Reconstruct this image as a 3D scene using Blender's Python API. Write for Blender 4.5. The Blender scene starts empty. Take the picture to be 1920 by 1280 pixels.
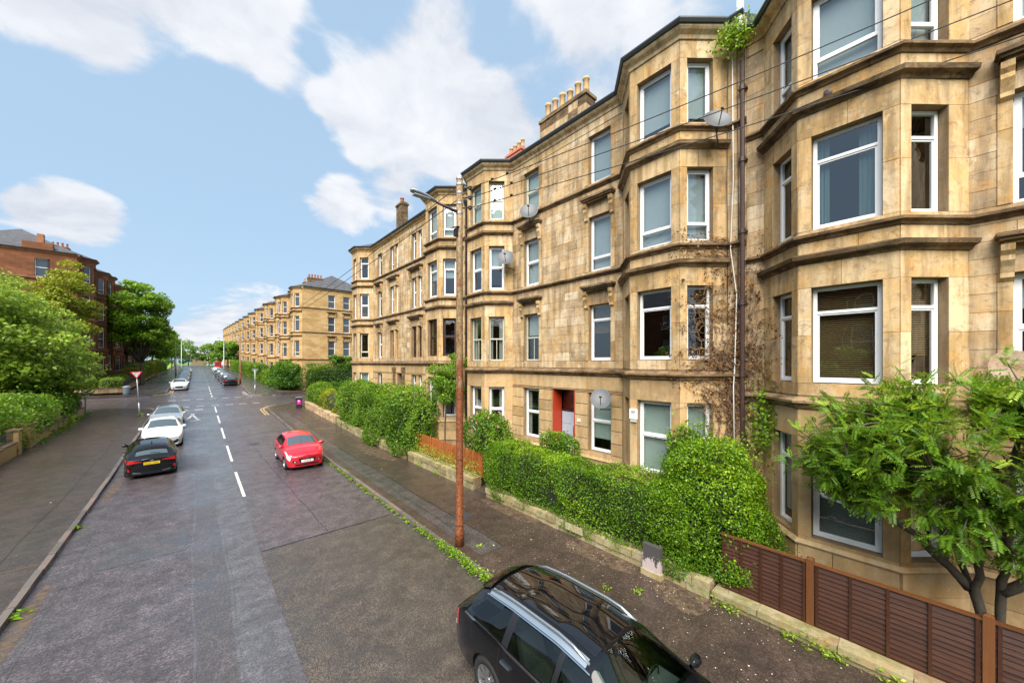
import bpy, math, random
import numpy as np
from mathutils import Vector, Matrix
R = math.radians
S = bpy.context.scene
COL = S.collection
rnd = random.Random(7)

# ------------------------------------------------------------------ camera
YAW = math.atan2(592, 670)
cam_d = bpy.data.cameras.new('camera')
cam_d.sensor_width = 36; cam_d.lens = 670 / 1920 * 36
cam_d.shift_y = 40 / 1920
cam_d.clip_start = 0.1; cam_d.clip_end = 5000
cam = bpy.data.objects.new('camera', cam_d); COL.objects.link(cam)
cam.location = (0, 0, 5.2); cam.rotation_euler = (R(90), 0, -YAW)
S.camera = cam

# ------------------------------------------------------------------ sky, sun, exposure
SUN_EL, SUN_AZ = R(50), math.atan2(-0.75, -0.65)       # sun stands behind and left of the camera
W = bpy.data.worlds.new('World'); S.world = W; W.use_nodes = True
def build_world():
    nt = W.node_tree; nt.nodes.clear()
    N = nt.nodes.new; L = nt.links.new
    out = N('ShaderNodeOutputWorld'); bg = N('ShaderNodeBackground'); L(bg.outputs[0], out.inputs[0])
    sky = N('ShaderNodeTexSky'); sky.sky_type = 'NISHITA'; sky.sun_disc = False
    sky.sun_elevation = SUN_EL; sky.sun_rotation = SUN_AZ; sky.altitude = 50
    sky.air_density = 1.0; sky.dust_density = 1.6; sky.ozone_density = 1.2
    tc = N('ShaderNodeTexCoord')
    sep = N('ShaderNodeSeparateXYZ'); L(tc.outputs['Generated'], sep.inputs[0])
    def math_(op, a, b=None, clamp=False):
        m = N('ShaderNodeMath'); m.operation = op; m.use_clamp = clamp
        for i, v in enumerate((a, b)):
            if v is None: continue
            if isinstance(v, (int, float)): m.inputs[i].default_value = v
            else: L(v, m.inputs[i])
        return m.outputs[0]
    den = math_('ADD', math_('MAXIMUM', sep.outputs[2], 0.0), 0.22)
    cx = math_('DIVIDE', sep.outputs[0], den); cy = math_('DIVIDE', sep.outputs[1], den)
    comb = N('ShaderNodeCombineXYZ'); L(cx, comb.inputs[0]); L(cy, comb.inputs[1]); comb.inputs[2].default_value = 3.7
    n1 = N('ShaderNodeTexNoise'); n1.inputs['Scale'].default_value = 1.15; n1.inputs['Detail'].default_value = 9
    n1.inputs['Roughness'].default_value = 0.56; n1.inputs['Distortion'].default_value = 0.25
    L(comb.outputs[0], n1.inputs['Vector'])
    n2 = N('ShaderNodeTexNoise'); n2.inputs['Scale'].default_value = 3.6; n2.inputs['Detail'].default_value = 10
    n2.inputs['Roughness'].default_value = 0.58; n2.inputs['Distortion'].default_value = 0.35
    L(comb.outputs[0], n2.inputs['Vector'])
    val = math_('ADD', math_('ADD', math_('MULTIPLY', math_('SUBTRACT', n1.outputs[0], 0.5), 0.34), 0.42), math_('MULTIPLY', math_('SUBTRACT', n2.outputs[0], 0.5), 1.0))
    def px(u, v):
        d = Vector(((u - 960) / 670, -(v - 680) / 670, -1.0)); d = Matrix.Rotation(-YAW, 3, 'Z') @ (Matrix.Rotation(R(90), 3, 'X') @ d)
        return d.normalized()
    for (u, v, wdeg, amp) in ((760, 250, 9, .30), (880, 240, 9, .34), (660, 225, 6, .26), (985, 210, 7, .26), (150, 400, 5.0, .36), (110, 385, 4, .25), (190, 415, 4, .22),
                              (330, 20, 11, .22), (500, 50, 7, .22), (820, 60, 7, .24), (1180, 60, 12, .22), (1050, 30, 8, .16), (545, 160, 4, .20), (690, 135, 6, .20), (450, 200, 9, -.28), (590, 270, 5, -.2), (560, 105, 4, -.2), (250, 30, 9, .16), (450, 55, 6, .16), (60, 40, 6, .14), (620, 200, 3, .12),
                              (640, 385, 5, .30), (740, 370, 4, .2), (380, 625, 4.5, .36), (470, 565, 5, .20), (5, 390, 3, .2), (120, 60, 6, .16),
                              (330, 300, 14, -.22), (450, 450, 9, -.20), (1010, 120, 5, -.10), (640, 60, 5, -.12), (80, 230, 9, -.16), (260, 520, 8, -.14), (600, 480, 7, -.2)):
        dp = N('ShaderNodeVectorMath'); dp.operation = 'DOT_PRODUCT'; dp.inputs[1].default_value = px(u, v)
        nv = N('ShaderNodeVectorMath'); nv.operation = 'NORMALIZE'; L(tc.outputs['Generated'], nv.inputs[0]); L(nv.outputs[0], dp.inputs[0])
        mr = N('ShaderNodeMapRange'); mr.interpolation_type = 'SMOOTHSTEP'
        mr.inputs['From Min'].default_value = math.cos(R(wdeg)); mr.inputs['From Max'].default_value = 1.0
        mr.inputs['To Min'].default_value = 0.0; mr.inputs['To Max'].default_value = amp
        L(dp.outputs['Value'], mr.inputs['Value'])
        val = math_('ADD', val, mr.outputs[0])
    cov = N('ShaderNodeMapRange'); cov.interpolation_type = 'SMOOTHSTEP'
    cov.inputs['From Min'].default_value = 0.48; cov.inputs['From Max'].default_value = 0.71
    L(val, cov.inputs['Value'])
    shade = N('ShaderNodeMapRange'); shade.inputs['From Min'].default_value = 0.35; shade.inputs['From Max'].default_value = 0.7
    L(n2.outputs[0], shade.inputs['Value'])
    cc = N('ShaderNodeMix'); cc.data_type = 'RGBA'
    cc.inputs[6].default_value = (4.2, 4.4, 4.9, 1); cc.inputs[7].default_value = (6.1, 6.15, 6.3, 1)
    L(shade.outputs[0], cc.inputs[0])
    # pale veil over the clear sky as the photograph shows it
    veil = N('ShaderNodeMix'); veil.data_type = 'RGBA'; veil.inputs[0].default_value = 0.75
    L(sky.outputs[0], veil.inputs[6]); veil.inputs[7].default_value = (3.15, 4.45, 5.85, 1)
    mix = N('ShaderNodeMix'); mix.data_type = 'RGBA'; L(math_('MULTIPLY', cov.outputs[0], 0.92), mix.inputs[0])
    L(veil.outputs[2], mix.inputs[6]); L(cc.outputs[2], mix.inputs[7])
    L(mix.outputs[2], bg.inputs[0]); bg.inputs[1].default_value = 0.066
build_world()
sun_d = bpy.data.lights.new('sun', 'SUN'); sun_d.energy = 3.6; sun_d.angle = R(55); sun_d.color = (1, .95, .87)
sun = bpy.data.objects.new('sun', sun_d); COL.objects.link(sun)
sdir = Vector((math.sin(SUN_AZ) * math.cos(SUN_EL), math.cos(SUN_AZ) * math.cos(SUN_EL), math.sin(SUN_EL)))
sun.rotation_euler = sdir.to_track_quat('Z', 'Y').to_euler()
S.view_settings.view_transform = 'Standard'; S.view_settings.look = 'None'
S.view_settings.gamma = 1; S.view_settings.use_curve_mapping = False
S.view_settings.exposure = 1.35
try:
    S.cycles.max_bounces = 7; S.cycles.diffuse_bounces = 3; S.cycles.glossy_bounces = 4
    S.cycles.transmission_bounces = 4; S.cycles.transparent_max_bounces = 12
    S.cycles.caustics_reflective = False; S.cycles.caustics_refractive = False
    S.cycles.sample_clamp_indirect = 6; S.cycles.use_denoising = True
except Exception:
    pass

# ------------------------------------------------------------------ street geometry
def zr(s):
    """height of the carriageway at distance s along the street: level, then rising to a far crest"""
    return float(np.interp(s, [-500, 20, 24, 30, 66, 74, 190, 215, 400, 3000], [0, 0, .05, .22, 1.42, 1.66, 3.72, 3.9, 3.9, 3.9]))
XK, XL = 5.19, -2.82          # right and left kerb lines
XW, XLW = 8.26, -7.0          # back of the right and left pavement
XF, BD = 10.7, 0.97           # tenement wall plane, bay depth

# ------------------------------------------------------------------ helpers
def empty(name, loc=(0, 0, 0), label=None, cat=None, group=None, kind=None, rz=0):
    o = bpy.data.objects.new(name, None); COL.objects.link(o)
    o.location = loc; o.rotation_euler = (0, 0, rz); o.empty_display_size = .2
    return tag(o, label, cat, group, kind)
def tag(o, label=None, cat=None, group=None, kind=None):
    if label: o['label'] = label
    if cat: o['category'] = cat
    if group: o['group'] = group
    if kind: o['kind'] = kind
    return o
def mesh(name, v, f, mats=None, smooth=False, mi=None, rn=None):
    me = bpy.data.meshes.new(name)
    if isinstance(v, np.ndarray) and isinstance(f, np.ndarray):
        nv, nf, k = len(v), len(f), f.shape[1]
        me.vertices.add(nv); me.vertices.foreach_set('co', v.astype(np.float32).ravel())
        me.loops.add(nf * k); me.loops.foreach_set('vertex_index', f.astype(np.int32).ravel())
        me.polygons.add(nf); me.polygons.foreach_set('loop_start', np.arange(0, nf * k, k, dtype=np.int32))
        me.update(calc_edges=True)
    else:
        me.from_pydata([tuple(p) for p in v], [], [tuple(q) for q in f]); me.update()
    if mats is not None:
        for m in (mats if isinstance(mats, (list, tuple)) else [mats]): me.materials.append(m)
    if smooth: me.polygons.foreach_set('use_smooth', np.ones(len(me.polygons), bool))
    if mi is not None: me.polygons.foreach_set('material_index', np.asarray(mi, np.int32))
    if rn is not None:
        a = me.attributes.new('rnd', 'FLOAT', 'FACE'); a.data.foreach_set('value', np.asarray(rn, np.float32))
    return me
def put(name, me, parent=None, loc=(0, 0, 0), rot=(0, 0, 0), scale=(1, 1, 1), local=False, **kw):
    """link a mesh; vertices/loc are world coordinates unless local=True"""
    o = bpy.data.objects.new(name, me); COL.objects.link(o)
    o.rotation_euler = rot; o.scale = scale
    if parent is not None:
        o.parent = parent
        if local: o.location = loc
        else:
            off = Vector((0, 0, 0)); p = parent
            while p is not None: off += p.location; p = p.parent
            o.location = Vector(loc) - off
    else: o.location = loc
    return tag(o, **kw)
def copy_tree(o, parent=None):
    c = o.copy(); COL.objects.link(c)
    if parent is not None: c.parent = parent
    for ch in [x for x in o.children]: copy_tree(ch, c)
    return c

class MB:
    def __init__(s): s.v = []; s.f = []; s.m = []; s.r = []
    def add(s, v, f, m=0, r=0.0):
        n = len(s.v); s.v += [tuple(p) for p in v]
        for q in f: s.f.append(tuple(i + n for i in q)); s.m.append(m); s.r.append(r)
    def box(s, x0, x1, y0, y1, z0, z1, m=0, r=0.0):
        s.add([(x0, y0, z0), (x1, y0, z0), (x1, y1, z0), (x0, y1, z0), (x0, y0, z1), (x1, y0, z1), (x1, y1, z1), (x0, y1, z1)], BOXF, m, r)
    def fbox(s, F, a0, a1, d0, d1, z0, z1, m=0, r=0.0):
        s.add([F(a, d, z) for z in (z0, z1) for (a, d) in ((a0, d0), (a1, d0), (a1, d1), (a0, d1))], BOXF if not F.flip else BOXR, m, r)
    def tube(s, pts, rad, n=8, m=0, cap=True, r=0.0):
        pts = [Vector(p) for p in pts]; k = len(pts)
        rads = rad if isinstance(rad, (list, tuple)) else [rad] * k
        V = []; up = Vector((0, 0, 1))
        for i, p in enumerate(pts):
            t = (pts[min(i + 1, k - 1)] - pts[max(i - 1, 0)]).normalized()
            ref = up if abs(t.z) < .95 else Vector((1, 0, 0))
            a = t.cross(ref).normalized(); b = t.cross(a)
            for j in range(n):
                an = 2 * math.pi * j / n; V.append(p + (a * math.cos(an) + b * math.sin(an)) * rads[i])
        F = [(i * n + j, i * n + (j + 1) % n, (i + 1) * n + (j + 1) % n, (i + 1) * n + j) for i in range(k - 1) for j in range(n)]
        if cap: F += [tuple(range(n))[::-1], tuple((k - 1) * n + j for j in range(n))]
        s.add(V, F, m, r)
    def lathe(s, prof, n=16, center=(0, 0, 0), axis='z', m=0, cap=True):
        V = []
        for (r, h) in prof:
            for j in range(n):
                an = 2 * math.pi * j / n; c, q = r * math.cos(an), r * math.sin(an)
                p = (c, q, h) if axis == 'z' else ((h, c, q) if axis == 'x' else (q, h, c))
                V.append((p[0] + center[0], p[1] + center[1], p[2] + center[2]))
        k = len(prof)
        F = [(i * n + j, i * n + (j + 1) % n, (i + 1) * n + (j + 1) % n, (i + 1) * n + j) for i in range(k - 1) for j in range(n)]
        if cap: F += [tuple(range(n))[::-1], tuple((k - 1) * n + j for j in range(n))]
        s.add(V, F, m)
    def mesh(s, name, mats, smooth=False):
        return mesh(name, s.v, s.f, mats, smooth, s.m, s.r)
    def put(s, name, mats, parent=None, smooth=False, **kw):
        return put(name, s.mesh(name, mats, smooth), parent, **kw)
BOXF = [(0, 3, 2, 1), (4, 5, 6, 7), (0, 1, 5, 4), (1, 2, 6, 5), (2, 3, 7, 6), (3, 0, 4, 7)]
BOXR = [q[::-1] for q in BOXF]
class Frame:
    """a = along the wall, d = out of the wall, z = up"""
    def __init__(s, o, e, n):
        s.o = Vector((o[0], o[1], 0)); s.e = Vector((e[0], e[1], 0)).normalized(); s.n = Vector((n[0], n[1], 0)).normalized()
        s.flip = s.e.cross(s.n).z < 0
        s.rz = math.atan2(s.e.y, s.e.x)
    def __call__(s, a, d, z):
        p = s.o + s.e * a + s.n * d; return (p.x, p.y, z)

# ------------------------------------------------------------------ materials
MATS = {}
class NT:
    def __init__(s, name):
        s.mat = bpy.data.materials.new(name); s.mat.use_nodes = True; s.nt = s.mat.node_tree; s.nt.nodes.clear()
        s.out = s.n('ShaderNodeOutputMaterial')
    def n(s, t, **kw):
        x = s.nt.nodes.new(t)
        for k, v in kw.items(): setattr(x, k, v)
        return x
    def set(s, inp, v):
        if v is None: return
        if isinstance(v, (int, float)): inp.default_value = v
        elif isinstance(v, (tuple, list)): inp.default_value = (tuple(v) + (1,))[:4] if inp.type == 'RGBA' else tuple(v)
        else: s.nt.links.new(v, inp)
    def math(s, op, a, b=0.5, clamp=False):
        m = s.n('ShaderNodeMath', operation=op, use_clamp=clamp); s.set(m.inputs[0], a); s.set(m.inputs[1], b); return m.outputs[0]
    def mix(s, f, a, b, blend='MIX'):
        m = s.n('ShaderNodeMix', data_type='RGBA', blend_type=blend); s.set(m.inputs[0], f); s.set(m.inputs[6], a); s.set(m.inputs[7], b); return m.outputs[2]
    def ramp(s, f, stops, interp='LINEAR'):
        r = s.n('ShaderNodeValToRGB'); r.color_ramp.interpolation = interp
        while len(r.color_ramp.elements) < len(stops): r.color_ramp.elements.new(.5)
        for e, (p, c) in zip(r.color_ramp.elements, stops):
            e.position = p; e.color = (tuple(c) + (1,))[:4] if isinstance(c, (tuple, list)) else (c, c, c, 1)
        s.set(r.inputs[0], f); return r.outputs[0]
    def pos(s, scale=(1, 1, 1)):
        g = s.n('ShaderNodeNewGeometry'); m = s.n('ShaderNodeVectorMath', operation='MULTIPLY')
        s.nt.links.new(g.outputs['Position'], m.inputs[0]); m.inputs[1].default_value = scale; return m.outputs[0]
    def obj(s):
        return s.n('ShaderNodeTexCoord').outputs['Object']
    def noise(s, vec, scale, detail=4, rough=.55, dist=0, col=False):
        t = s.n('ShaderNodeTexNoise'); s.set(t.inputs['Vector'], vec); t.inputs['Scale'].default_value = scale
        t.inputs['Detail'].default_value = detail; t.inputs['Roughness'].default_value = rough; t.inputs['Distortion'].default_value = dist
        return t.outputs[1 if col else 0]
    def voro(s, vec, scale, feature='F1'):
        t = s.n('ShaderNodeTexVoronoi', feature=feature); s.set(t.inputs['Vector'], vec); t.inputs['Scale'].default_value = scale; return t
    def bump(s, h, strength=.3, dist=.01, normal=None):
        b = s.n('ShaderNodeBump'); b.inputs['Strength'].default_value = strength; b.inputs['Distance'].default_value = dist
        s.set(b.inputs['Height'], h); s.set(b.inputs['Normal'], normal); return b.outputs[0]
    def principled(s, color, rough=.6, metal=0, spec=.5, normal=None, coat=0, emis=None, estr=0, alpha=None):
        p = s.n('ShaderNodeBsdfPrincipled'); s.set(p.inputs['Base Color'], color); s.set(p.inputs['Roughness'], rough)
        s.set(p.inputs['Metallic'], metal); s.set(p.inputs['Specular IOR Level'], spec); s.set(p.inputs['Coat Weight'], coat)
        if coat: p.inputs['Coat Roughness'].default_value = .03
        if normal is not None: s.nt.links.new(normal, p.inputs['Normal'])
        return p.outputs[0]
    def done(s, sh):
        s.nt.links.new(sh, s.out.inputs[0]); MATS[s.mat.name] = s.mat; return s.mat
def scl(c, k): return tuple(min(1, x * k) for x in c[:3])
def plain(name, c, rough=.6, metal=0, spec=.5, var=.18, scale=6, bump=0, bscale=40, coat=0):
    t = NT(name); p = t.pos()
    col = t.mix(t.noise(p, scale, 5), scl(c, 1 - var), scl(c, 1 + var))
    nrm = t.bump(t.noise(p, bscale, 5), bump, .01) if bump else None
    return t.done(t.principled(col, rough, metal, spec, nrm, coat))
def streaked(name, c, c2, c3, rough=.8, sc=(3, 3, .35), bump=.35, amt=.6, spec=.3):
    """weathered stone/paint: blotches plus vertical run-off streaks with a shape of their own"""
    t = NT(name); p = t.pos()
    oi = t.n('ShaderNodeObjectInfo'); at = t.n('ShaderNodeAttribute', attribute_name='rnd')
    r = t.math('FRACT', t.math('ADD', oi.outputs['Random'], at.outputs['Fac']))
    base = t.ramp(r, [(0, scl(c, .58)), (.22, scl(c, .84)), (.5, c), (.75, scl(c, 1.14)), (1, c2)])
    blot = t.noise(p, 1.7, 6, .62)
    base = t.mix(t.math('MULTIPLY', t.ramp(blot, [(.42, 0.), (.66, 1.)]), .62), base, c2)
    grime = t.noise(t.pos(sc), 1.6, 7, .66)
    base = t.mix(t.math('MULTIPLY', t.ramp(grime, [(.44, 0.), (.64, 1.)]), amt), base, c3)
    ochre = t.noise(t.pos((1, 1, .8)), 3.3, 6, .68)
    base = t.mix(t.math('MULTIPLY', t.ramp(ochre, [(.50, 0.), (.66, 1.)]), .45), base, (c[0] * 1.08, c[1] * .80, c[2] * .42))
    soot = t.noise(t.pos((1, 1, 1.3)), 4.6, 8, .75, .6)
    base = t.mix(t.math('MULTIPLY', t.ramp(soot, [(.52, 0.), (.66, 1.)]), amt), base, scl(c3, 1.15))
    bloom = t.noise(t.pos((1.2, 1.2, .7)), 5.2, 7, .7, .4)
    base = t.mix(t.math('MULTIPLY', t.ramp(bloom, [(.58, 0.), (.70, 1.)]), .55), base, scl(c2, 1.12))
    fine = t.noise(p, 55, 4, .7)
    base = t.mix(.22, base, t.ramp(fine, [(.3, .25), (.7, 1.)]), 'MULTIPLY')
    h = t.math('ADD', t.math('MULTIPLY', t.noise(p, 14, 6, .7), .7), t.math('MULTIPLY', fine, .25))
    return t.done(t.principled(base, rough, 0, spec, t.bump(h, bump, .02)))
SAND = (.44, .285, .135)
m_stone = streaked('sandstone_ashlar', (.54, .37, .19), (.70, .57, .39), (.13, .083, .046), amt=.62)
m_dress = streaked('sandstone_dressed', (.55, .36, .155), (.69, .54, .34), (.14, .082, .036), amt=.6, bump=.35)
m_paint = streaked('sandstone_painted', (.52, .35, .17), (.60, .43, .24), (.24, .145, .06), amt=.42, bump=.2)
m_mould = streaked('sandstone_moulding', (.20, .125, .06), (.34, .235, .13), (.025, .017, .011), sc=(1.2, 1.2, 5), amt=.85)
m_mortar = streaked('lime_mortar', (.34, .235, .13), (.42, .31, .19), (.13, .09, .05), amt=.5)
m_red = streaked('red_sandstone', (.30, .11, .045), (.40, .19, .09), (.08, .035, .02), sc=(.6, .6, 3), amt=.7)
m_redd = streaked('red_sandstone_dressed', (.37, .155, .075), (.42, .21, .11), (.12, .05, .03), amt=.45)
def ashlar_far(name, c, c2, c3, w=.75, h=.33):
    t = NT(name); g = t.n('ShaderNodeNewGeometry'); sp = t.n('ShaderNodeSeparateXYZ'); t.nt.links.new(g.outputs['Position'], sp.inputs[0])
    cb = t.n('ShaderNodeCombineXYZ'); t.set(cb.inputs[0], t.math('ADD', sp.outputs[0], sp.outputs[1])); t.set(cb.inputs[1], sp.outputs[2])
    b = t.n('ShaderNodeTexBrick'); t.nt.links.new(cb.outputs[0], b.inputs['Vector']); b.inputs['Scale'].default_value = 1
    b.inputs['Brick Width'].default_value = w; b.inputs['Row Height'].default_value = h; b.inputs['Mortar Size'].default_value = .012
    b.inputs['Bias'].default_value = -.1
    t.set(b.inputs['Color1'], scl(c, .82)); t.set(b.inputs['Color2'], c2); t.set(b.inputs['Mortar'], scl(c, .6))
    col = t.mix(.45, b.outputs[0], c)
    gr = t.noise(t.pos((.5, .5, 1.4)), .9, 6, .65)
    col = t.mix(t.math('MULTIPLY', t.ramp(gr, [(.45, 0.), (.7, 1.)]), .6), col, c3)
    return t.done(t.principled(col, .85, 0, .3, t.bump(t.math('SUBTRACT', 1, b.outputs['Fac']), .4, .02)))
m_far = ashlar_far('sandstone_far', (.48, .295, .115), (.60, .44, .24), (.26, .135, .04))
m_redfar = ashlar_far('red_sandstone_far', (.20, .072, .032), (.29, .115, .05), (.05, .02, .012))
m_brick = ashlar_far('yellow_brick', (.42, .27, .10), (.50, .34, .15), (.16, .11, .05), .225, .075)

def slate():
    t = NT('roof_slate'); g = t.n('ShaderNodeNewGeometry'); sp = t.n('ShaderNodeSeparateXYZ'); t.nt.links.new(g.outputs['Position'], sp.inputs[0])
    cb = t.n('ShaderNodeCombineXYZ'); t.set(cb.inputs[0], t.math('ADD', sp.outputs[0], sp.outputs[1])); t.set(cb.inputs[1], sp.outputs[2])
    b = t.n('ShaderNodeTexBrick'); t.nt.links.new(cb.outputs[0], b.inputs['Vector']); b.inputs['Scale'].default_value = 1
    b.inputs['Brick Width'].default_value = .3; b.inputs['Row Height'].default_value = .18; b.inputs['Mortar Size'].default_value = .012
    t.set(b.inputs['Color1'], (.045, .046, .055)); t.set(b.inputs['Color2'], (.10, .095, .10)); t.set(b.inputs['Mortar'], (.02, .02, .022))
    col = t.mix(t.math('MULTIPLY', t.noise(t.pos(), .8, 5), .4), b.outputs[0], (.10, .085, .07))
    return t.done(t.principled(col, .45, 0, .5, t.bump(t.math('SUBTRACT', 1, b.outputs['Fac']), .5, .02)))
m_slate = slate()
m_lead = plain('lead_gutter', (.045, .05, .055), .45, .2, bump=.2)
m_white = plain('white_upvc', (.80, .80, .80), .35, var=.04)
m_cream = plain('cream_paint', (.50, .49, .40), .5, var=.12)
m_brown = plain('dark_brown_sash', (.045, .018, .014), .4, var=.3)
m_tan = plain('tan_sash', (.30, .20, .13), .5, var=.2)
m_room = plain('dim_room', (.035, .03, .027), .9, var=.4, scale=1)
m_blindw = plain('pale_roller_blind', (.50, .56, .52), .8, var=.04)
m_blindg = plain('grey_blind_sky_tone', (.42, .46, .50), .8, var=.06)  # blind colour, its paleness also stands in for sky reflected in the panes
m_slat = plain('brown_blind_slat', (.30, .19, .085), .55, var=.15)
m_slatw = plain('pale_blind_slat', (.55, .54, .50), .5, var=.1)
def curtain(name, c):
    t = NT(name); p = t.pos((1, 1, 0.02))
    w = t.noise(p, 16, 2, .5)
    return t.done(t.principled(t.mix(w, scl(c, .55), c), .9, normal=t.bump(w, .8, .05)))
m_curt = curtain('pale_curtain', (.55, .52, .46)); m_teal = curtain('teal_curtain', (.12, .20, .21)); m_net = curtain('net_curtain', (.62, .64, .62))
def glass(name, ior, tint, rough=.015):
    t = NT(name); fr = t.n('ShaderNodeFresnel'); fr.inputs[0].default_value = ior
    p = t.pos(); nrm = t.bump(t.noise(p, .9, 2), .03, .2)
    t.nt.links.new(nrm, fr.inputs[1])
    tr = t.n('ShaderNodeBsdfTransparent'); t.set(tr.inputs[0], tint)
    gl = t.n('ShaderNodeBsdfGlossy'); t.set(gl.inputs[0], (.97, .98, 1)); gl.inputs['Roughness'].default_value = rough
    t.nt.links.new(nrm, gl.inputs['Normal'])
    fac = t.math('MULTIPLY', fr.outputs[0], t.math('SUBTRACT', 1, t.n('ShaderNodeNewGeometry').outputs['Backfacing']))
    mx = t.n('ShaderNodeMixShader'); t.nt.links.new(fac, mx.inputs[0]); t.nt.links.new(tr.outputs[0], mx.inputs[1]); t.nt.links.new(gl.outputs[0], mx.inputs[2])
    return t.done(mx.outputs[0])
def solid_glass(name, ior, c, rough=.03):
    t = NT(name); fr = t.n('ShaderNodeFresnel'); fr.inputs[0].default_value = ior
    df = t.n('ShaderNodeBsdfDiffuse'); t.set(df.inputs[0], c); gl = t.n('ShaderNodeBsdfGlossy'); t.set(gl.inputs[0], (.93, .97, .97)); gl.inputs['Roughness'].default_value = rough
    mx = t.n('ShaderNodeMixShader'); t.nt.links.new(fr.outputs[0], mx.inputs[0]); t.nt.links.new(df.outputs[0], mx.inputs[1]); t.nt.links.new(gl.outputs[0], mx.inputs[2]); return t.done(mx.outputs[0])
m_glass = glass('window_glass', 2.15, (.84, .88, .87))
m_cglass = glass('car_glass', 1.75, (.42, .50, .46))
m_fglass = plain('far_window_glass', (.05, .06, .07), .06, 0, .9, var=.5, scale=.7)
m_pot = plain('clay_chimney_pot', (.48, .31, .14), .8, var=.25, bump=.2)
m_potr = plain('red_clay_pot', (.40, .13, .07), .8, var=.2)
m_redpaint = plain('red_door_paint', (.45, .045, .013), .45, var=.1)
m_pinkren = plain('pink_render', (.55, .17, .10), .8, var=.12)
m_door = plain('pale_blue_door', (.42, .47, .55), .45, var=.08)
m_black = plain('black_plastic', (.012, .012, .013), .45, var=.2)
m_iron = plain('cast_iron_pipe', (.055, .028, .022), .5, var=.4, bump=.2)
m_dish = plain('grey_mesh_dish', (.10, .103, .11), .5, .1, var=.12)
m_dishr = streaked('rusty_cream_dish', (.26, .19, .13), (.30, .25, .19), (.16, .06, .02), sc=(2, 2, 2), amt=.8)
m_galv = plain('galvanised_steel', (.36, .38, .40), .4, .6, var=.12)
m_wire = plain('black_cable', (.01, .01, .01), .6)
m_cable = plain('white_cable', (.65, .63, .58), .6)

def asphalt(name, c, rough0, rough1, speck, chip, flow=False, wet=1.0):
    t = NT(name); p = t.pos()
    big = t.noise(p, .35, 6, .6); mid = t.noise(p, 2.2, 6, .65)
    fv = t.noise(t.pos((1.1, 3.2, 1)), 3.5, 6, .72, 1.5)
    v = t.voro(p, chip)
    grain = t.noise(p, chip * 1.7, 3, .7)
    col = t.mix(t.ramp(v.outputs['Color'], [(.35, 0.), (.95, 1.)]), c, speck)
    col = t.mix(t.math('MULTIPLY', t.ramp(mid, [(.38, 0.), (.62, 1.)]), .65), col, scl(c, .42))
    ro = t.math('ADD', t.math('MULTIPLY', big, .5), t.math('MULTIPLY', fv if flow else mid, .5))
    ro = t.ramp(ro, [(.36, rough0), (.62, rough1)])
    h = t.math('ADD', t.math('MULTIPLY', v.outputs['Distance'], .9), t.math('MULTIPLY', grain, .35))
    if flow:
        h = t.math('ADD', h, t.math('MULTIPLY', fv, 3.4))
        col = t.mix(t.math('MULTIPLY', t.ramp(fv, [(.42, 1.), (.55, 0.)]), .35), col, scl(c, .4))
    # film of rain water: smooth glossy layer, broken where the surface has drained
    p_ = t.n('ShaderNodeBsdfPrincipled'); t.set(p_.inputs['Base Color'], col); t.set(p_.inputs['Roughness'], .55); t.set(p_.inputs['Specular IOR Level'], .35)
    t.nt.links.new(t.bump(h, .62, .018), p_.inputs['Normal'])
    film = t.math('ADD', t.math('MULTIPLY', big, .55), t.math('MULTIPLY', fv if flow else mid, .45))
    t.set(p_.inputs['Coat Weight'], t.ramp(film, [(.36, .25), (.60, wet)])); p_.inputs['Coat IOR'].default_value = 1.7
    t.set(p_.inputs['Coat Roughness'], ro); t.nt.links.new(t.bump(h, .20, .018), p_.inputs['Coat Normal'])
    return t.done(p_.outputs[0])
m_road = asphalt('wet_asphalt', (.062, .046, .050), .24, .06, (.19, .15, .16), 36, True)
m_trench = asphalt('wet_trench_asphalt', (.080, .073, .080), .18, .04, (.17, .16, .17), 40, True)
m_chip = asphalt('chipping_asphalt', (.042, .033, .028), .34, .12, (.16, .127, .095), 58, False, .9)
m_pave = asphalt('wet_pavement_tarmac', (.050, .030, .023), .28, .05, (.12, .078, .06), 36, True)
m_paveold = asphalt('patched_tarmac', (.052, .042, .041), .28, .06, (.125, .105, .105), 36)
def kerbm():
    t = NT('kerb_granite'); p = t.pos(); oi = t.n('ShaderNodeObjectInfo')
    c = t.ramp(oi.outputs['Random'], [(0, (.10, .085, .075)), (.5, (.17, .14, .12)), (.8, (.21, .15, .125)), (1, (.13, .12, .12))])
    c = t.mix(.5, c, t.ramp(t.noise(p, 60, 4, .7), [(.3, .25), (.7, 1.)]), 'MULTIPLY')
    return t.done(t.principled(c, t.ramp(t.noise(p, 3, 4), [(.35, .2), (.65, .55)]), 0, .5, t.bump(t.noise(p, 30, 5), .4, .01)))
m_kerb = kerbm()
def worn_paint(name, c):
    t = NT(name); p = t.pos(); w = t.noise(p, 9, 7, .72)
    col = t.mix(t.ramp(w, [(.50, 0.), (.64, 1.)]), c, (.07, .066, .066))
    return t.done(t.principled(col, .4, 0, .5, t.bump(t.noise(p, 70, 4), .3, .01)))
m_line = worn_paint('white_road_paint', (.66, .64, .58)); m_yellow = worn_paint('yellow_road_paint', (.60, .38, .10))
m_linew = worn_paint('worn_white_paint', (.42, .41, .40))
m_soil = plain('garden_soil', (.055, .042, .028), .9, var=.4, bump=.6, bscale=12)
m_grass = plain('rough_grass', (.10, .19, .03), .9, var=.4, scale=3, bump=.8, bscale=30)
m_lawn = plain('mown_lawn', (.20, .30, .05), .9, var=.25, scale=2, bump=.6, bscale=40)
m_silt = plain('silt_deposit', (.12, .078, .05), .7, var=.25, scale=8, bump=.4)
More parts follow.
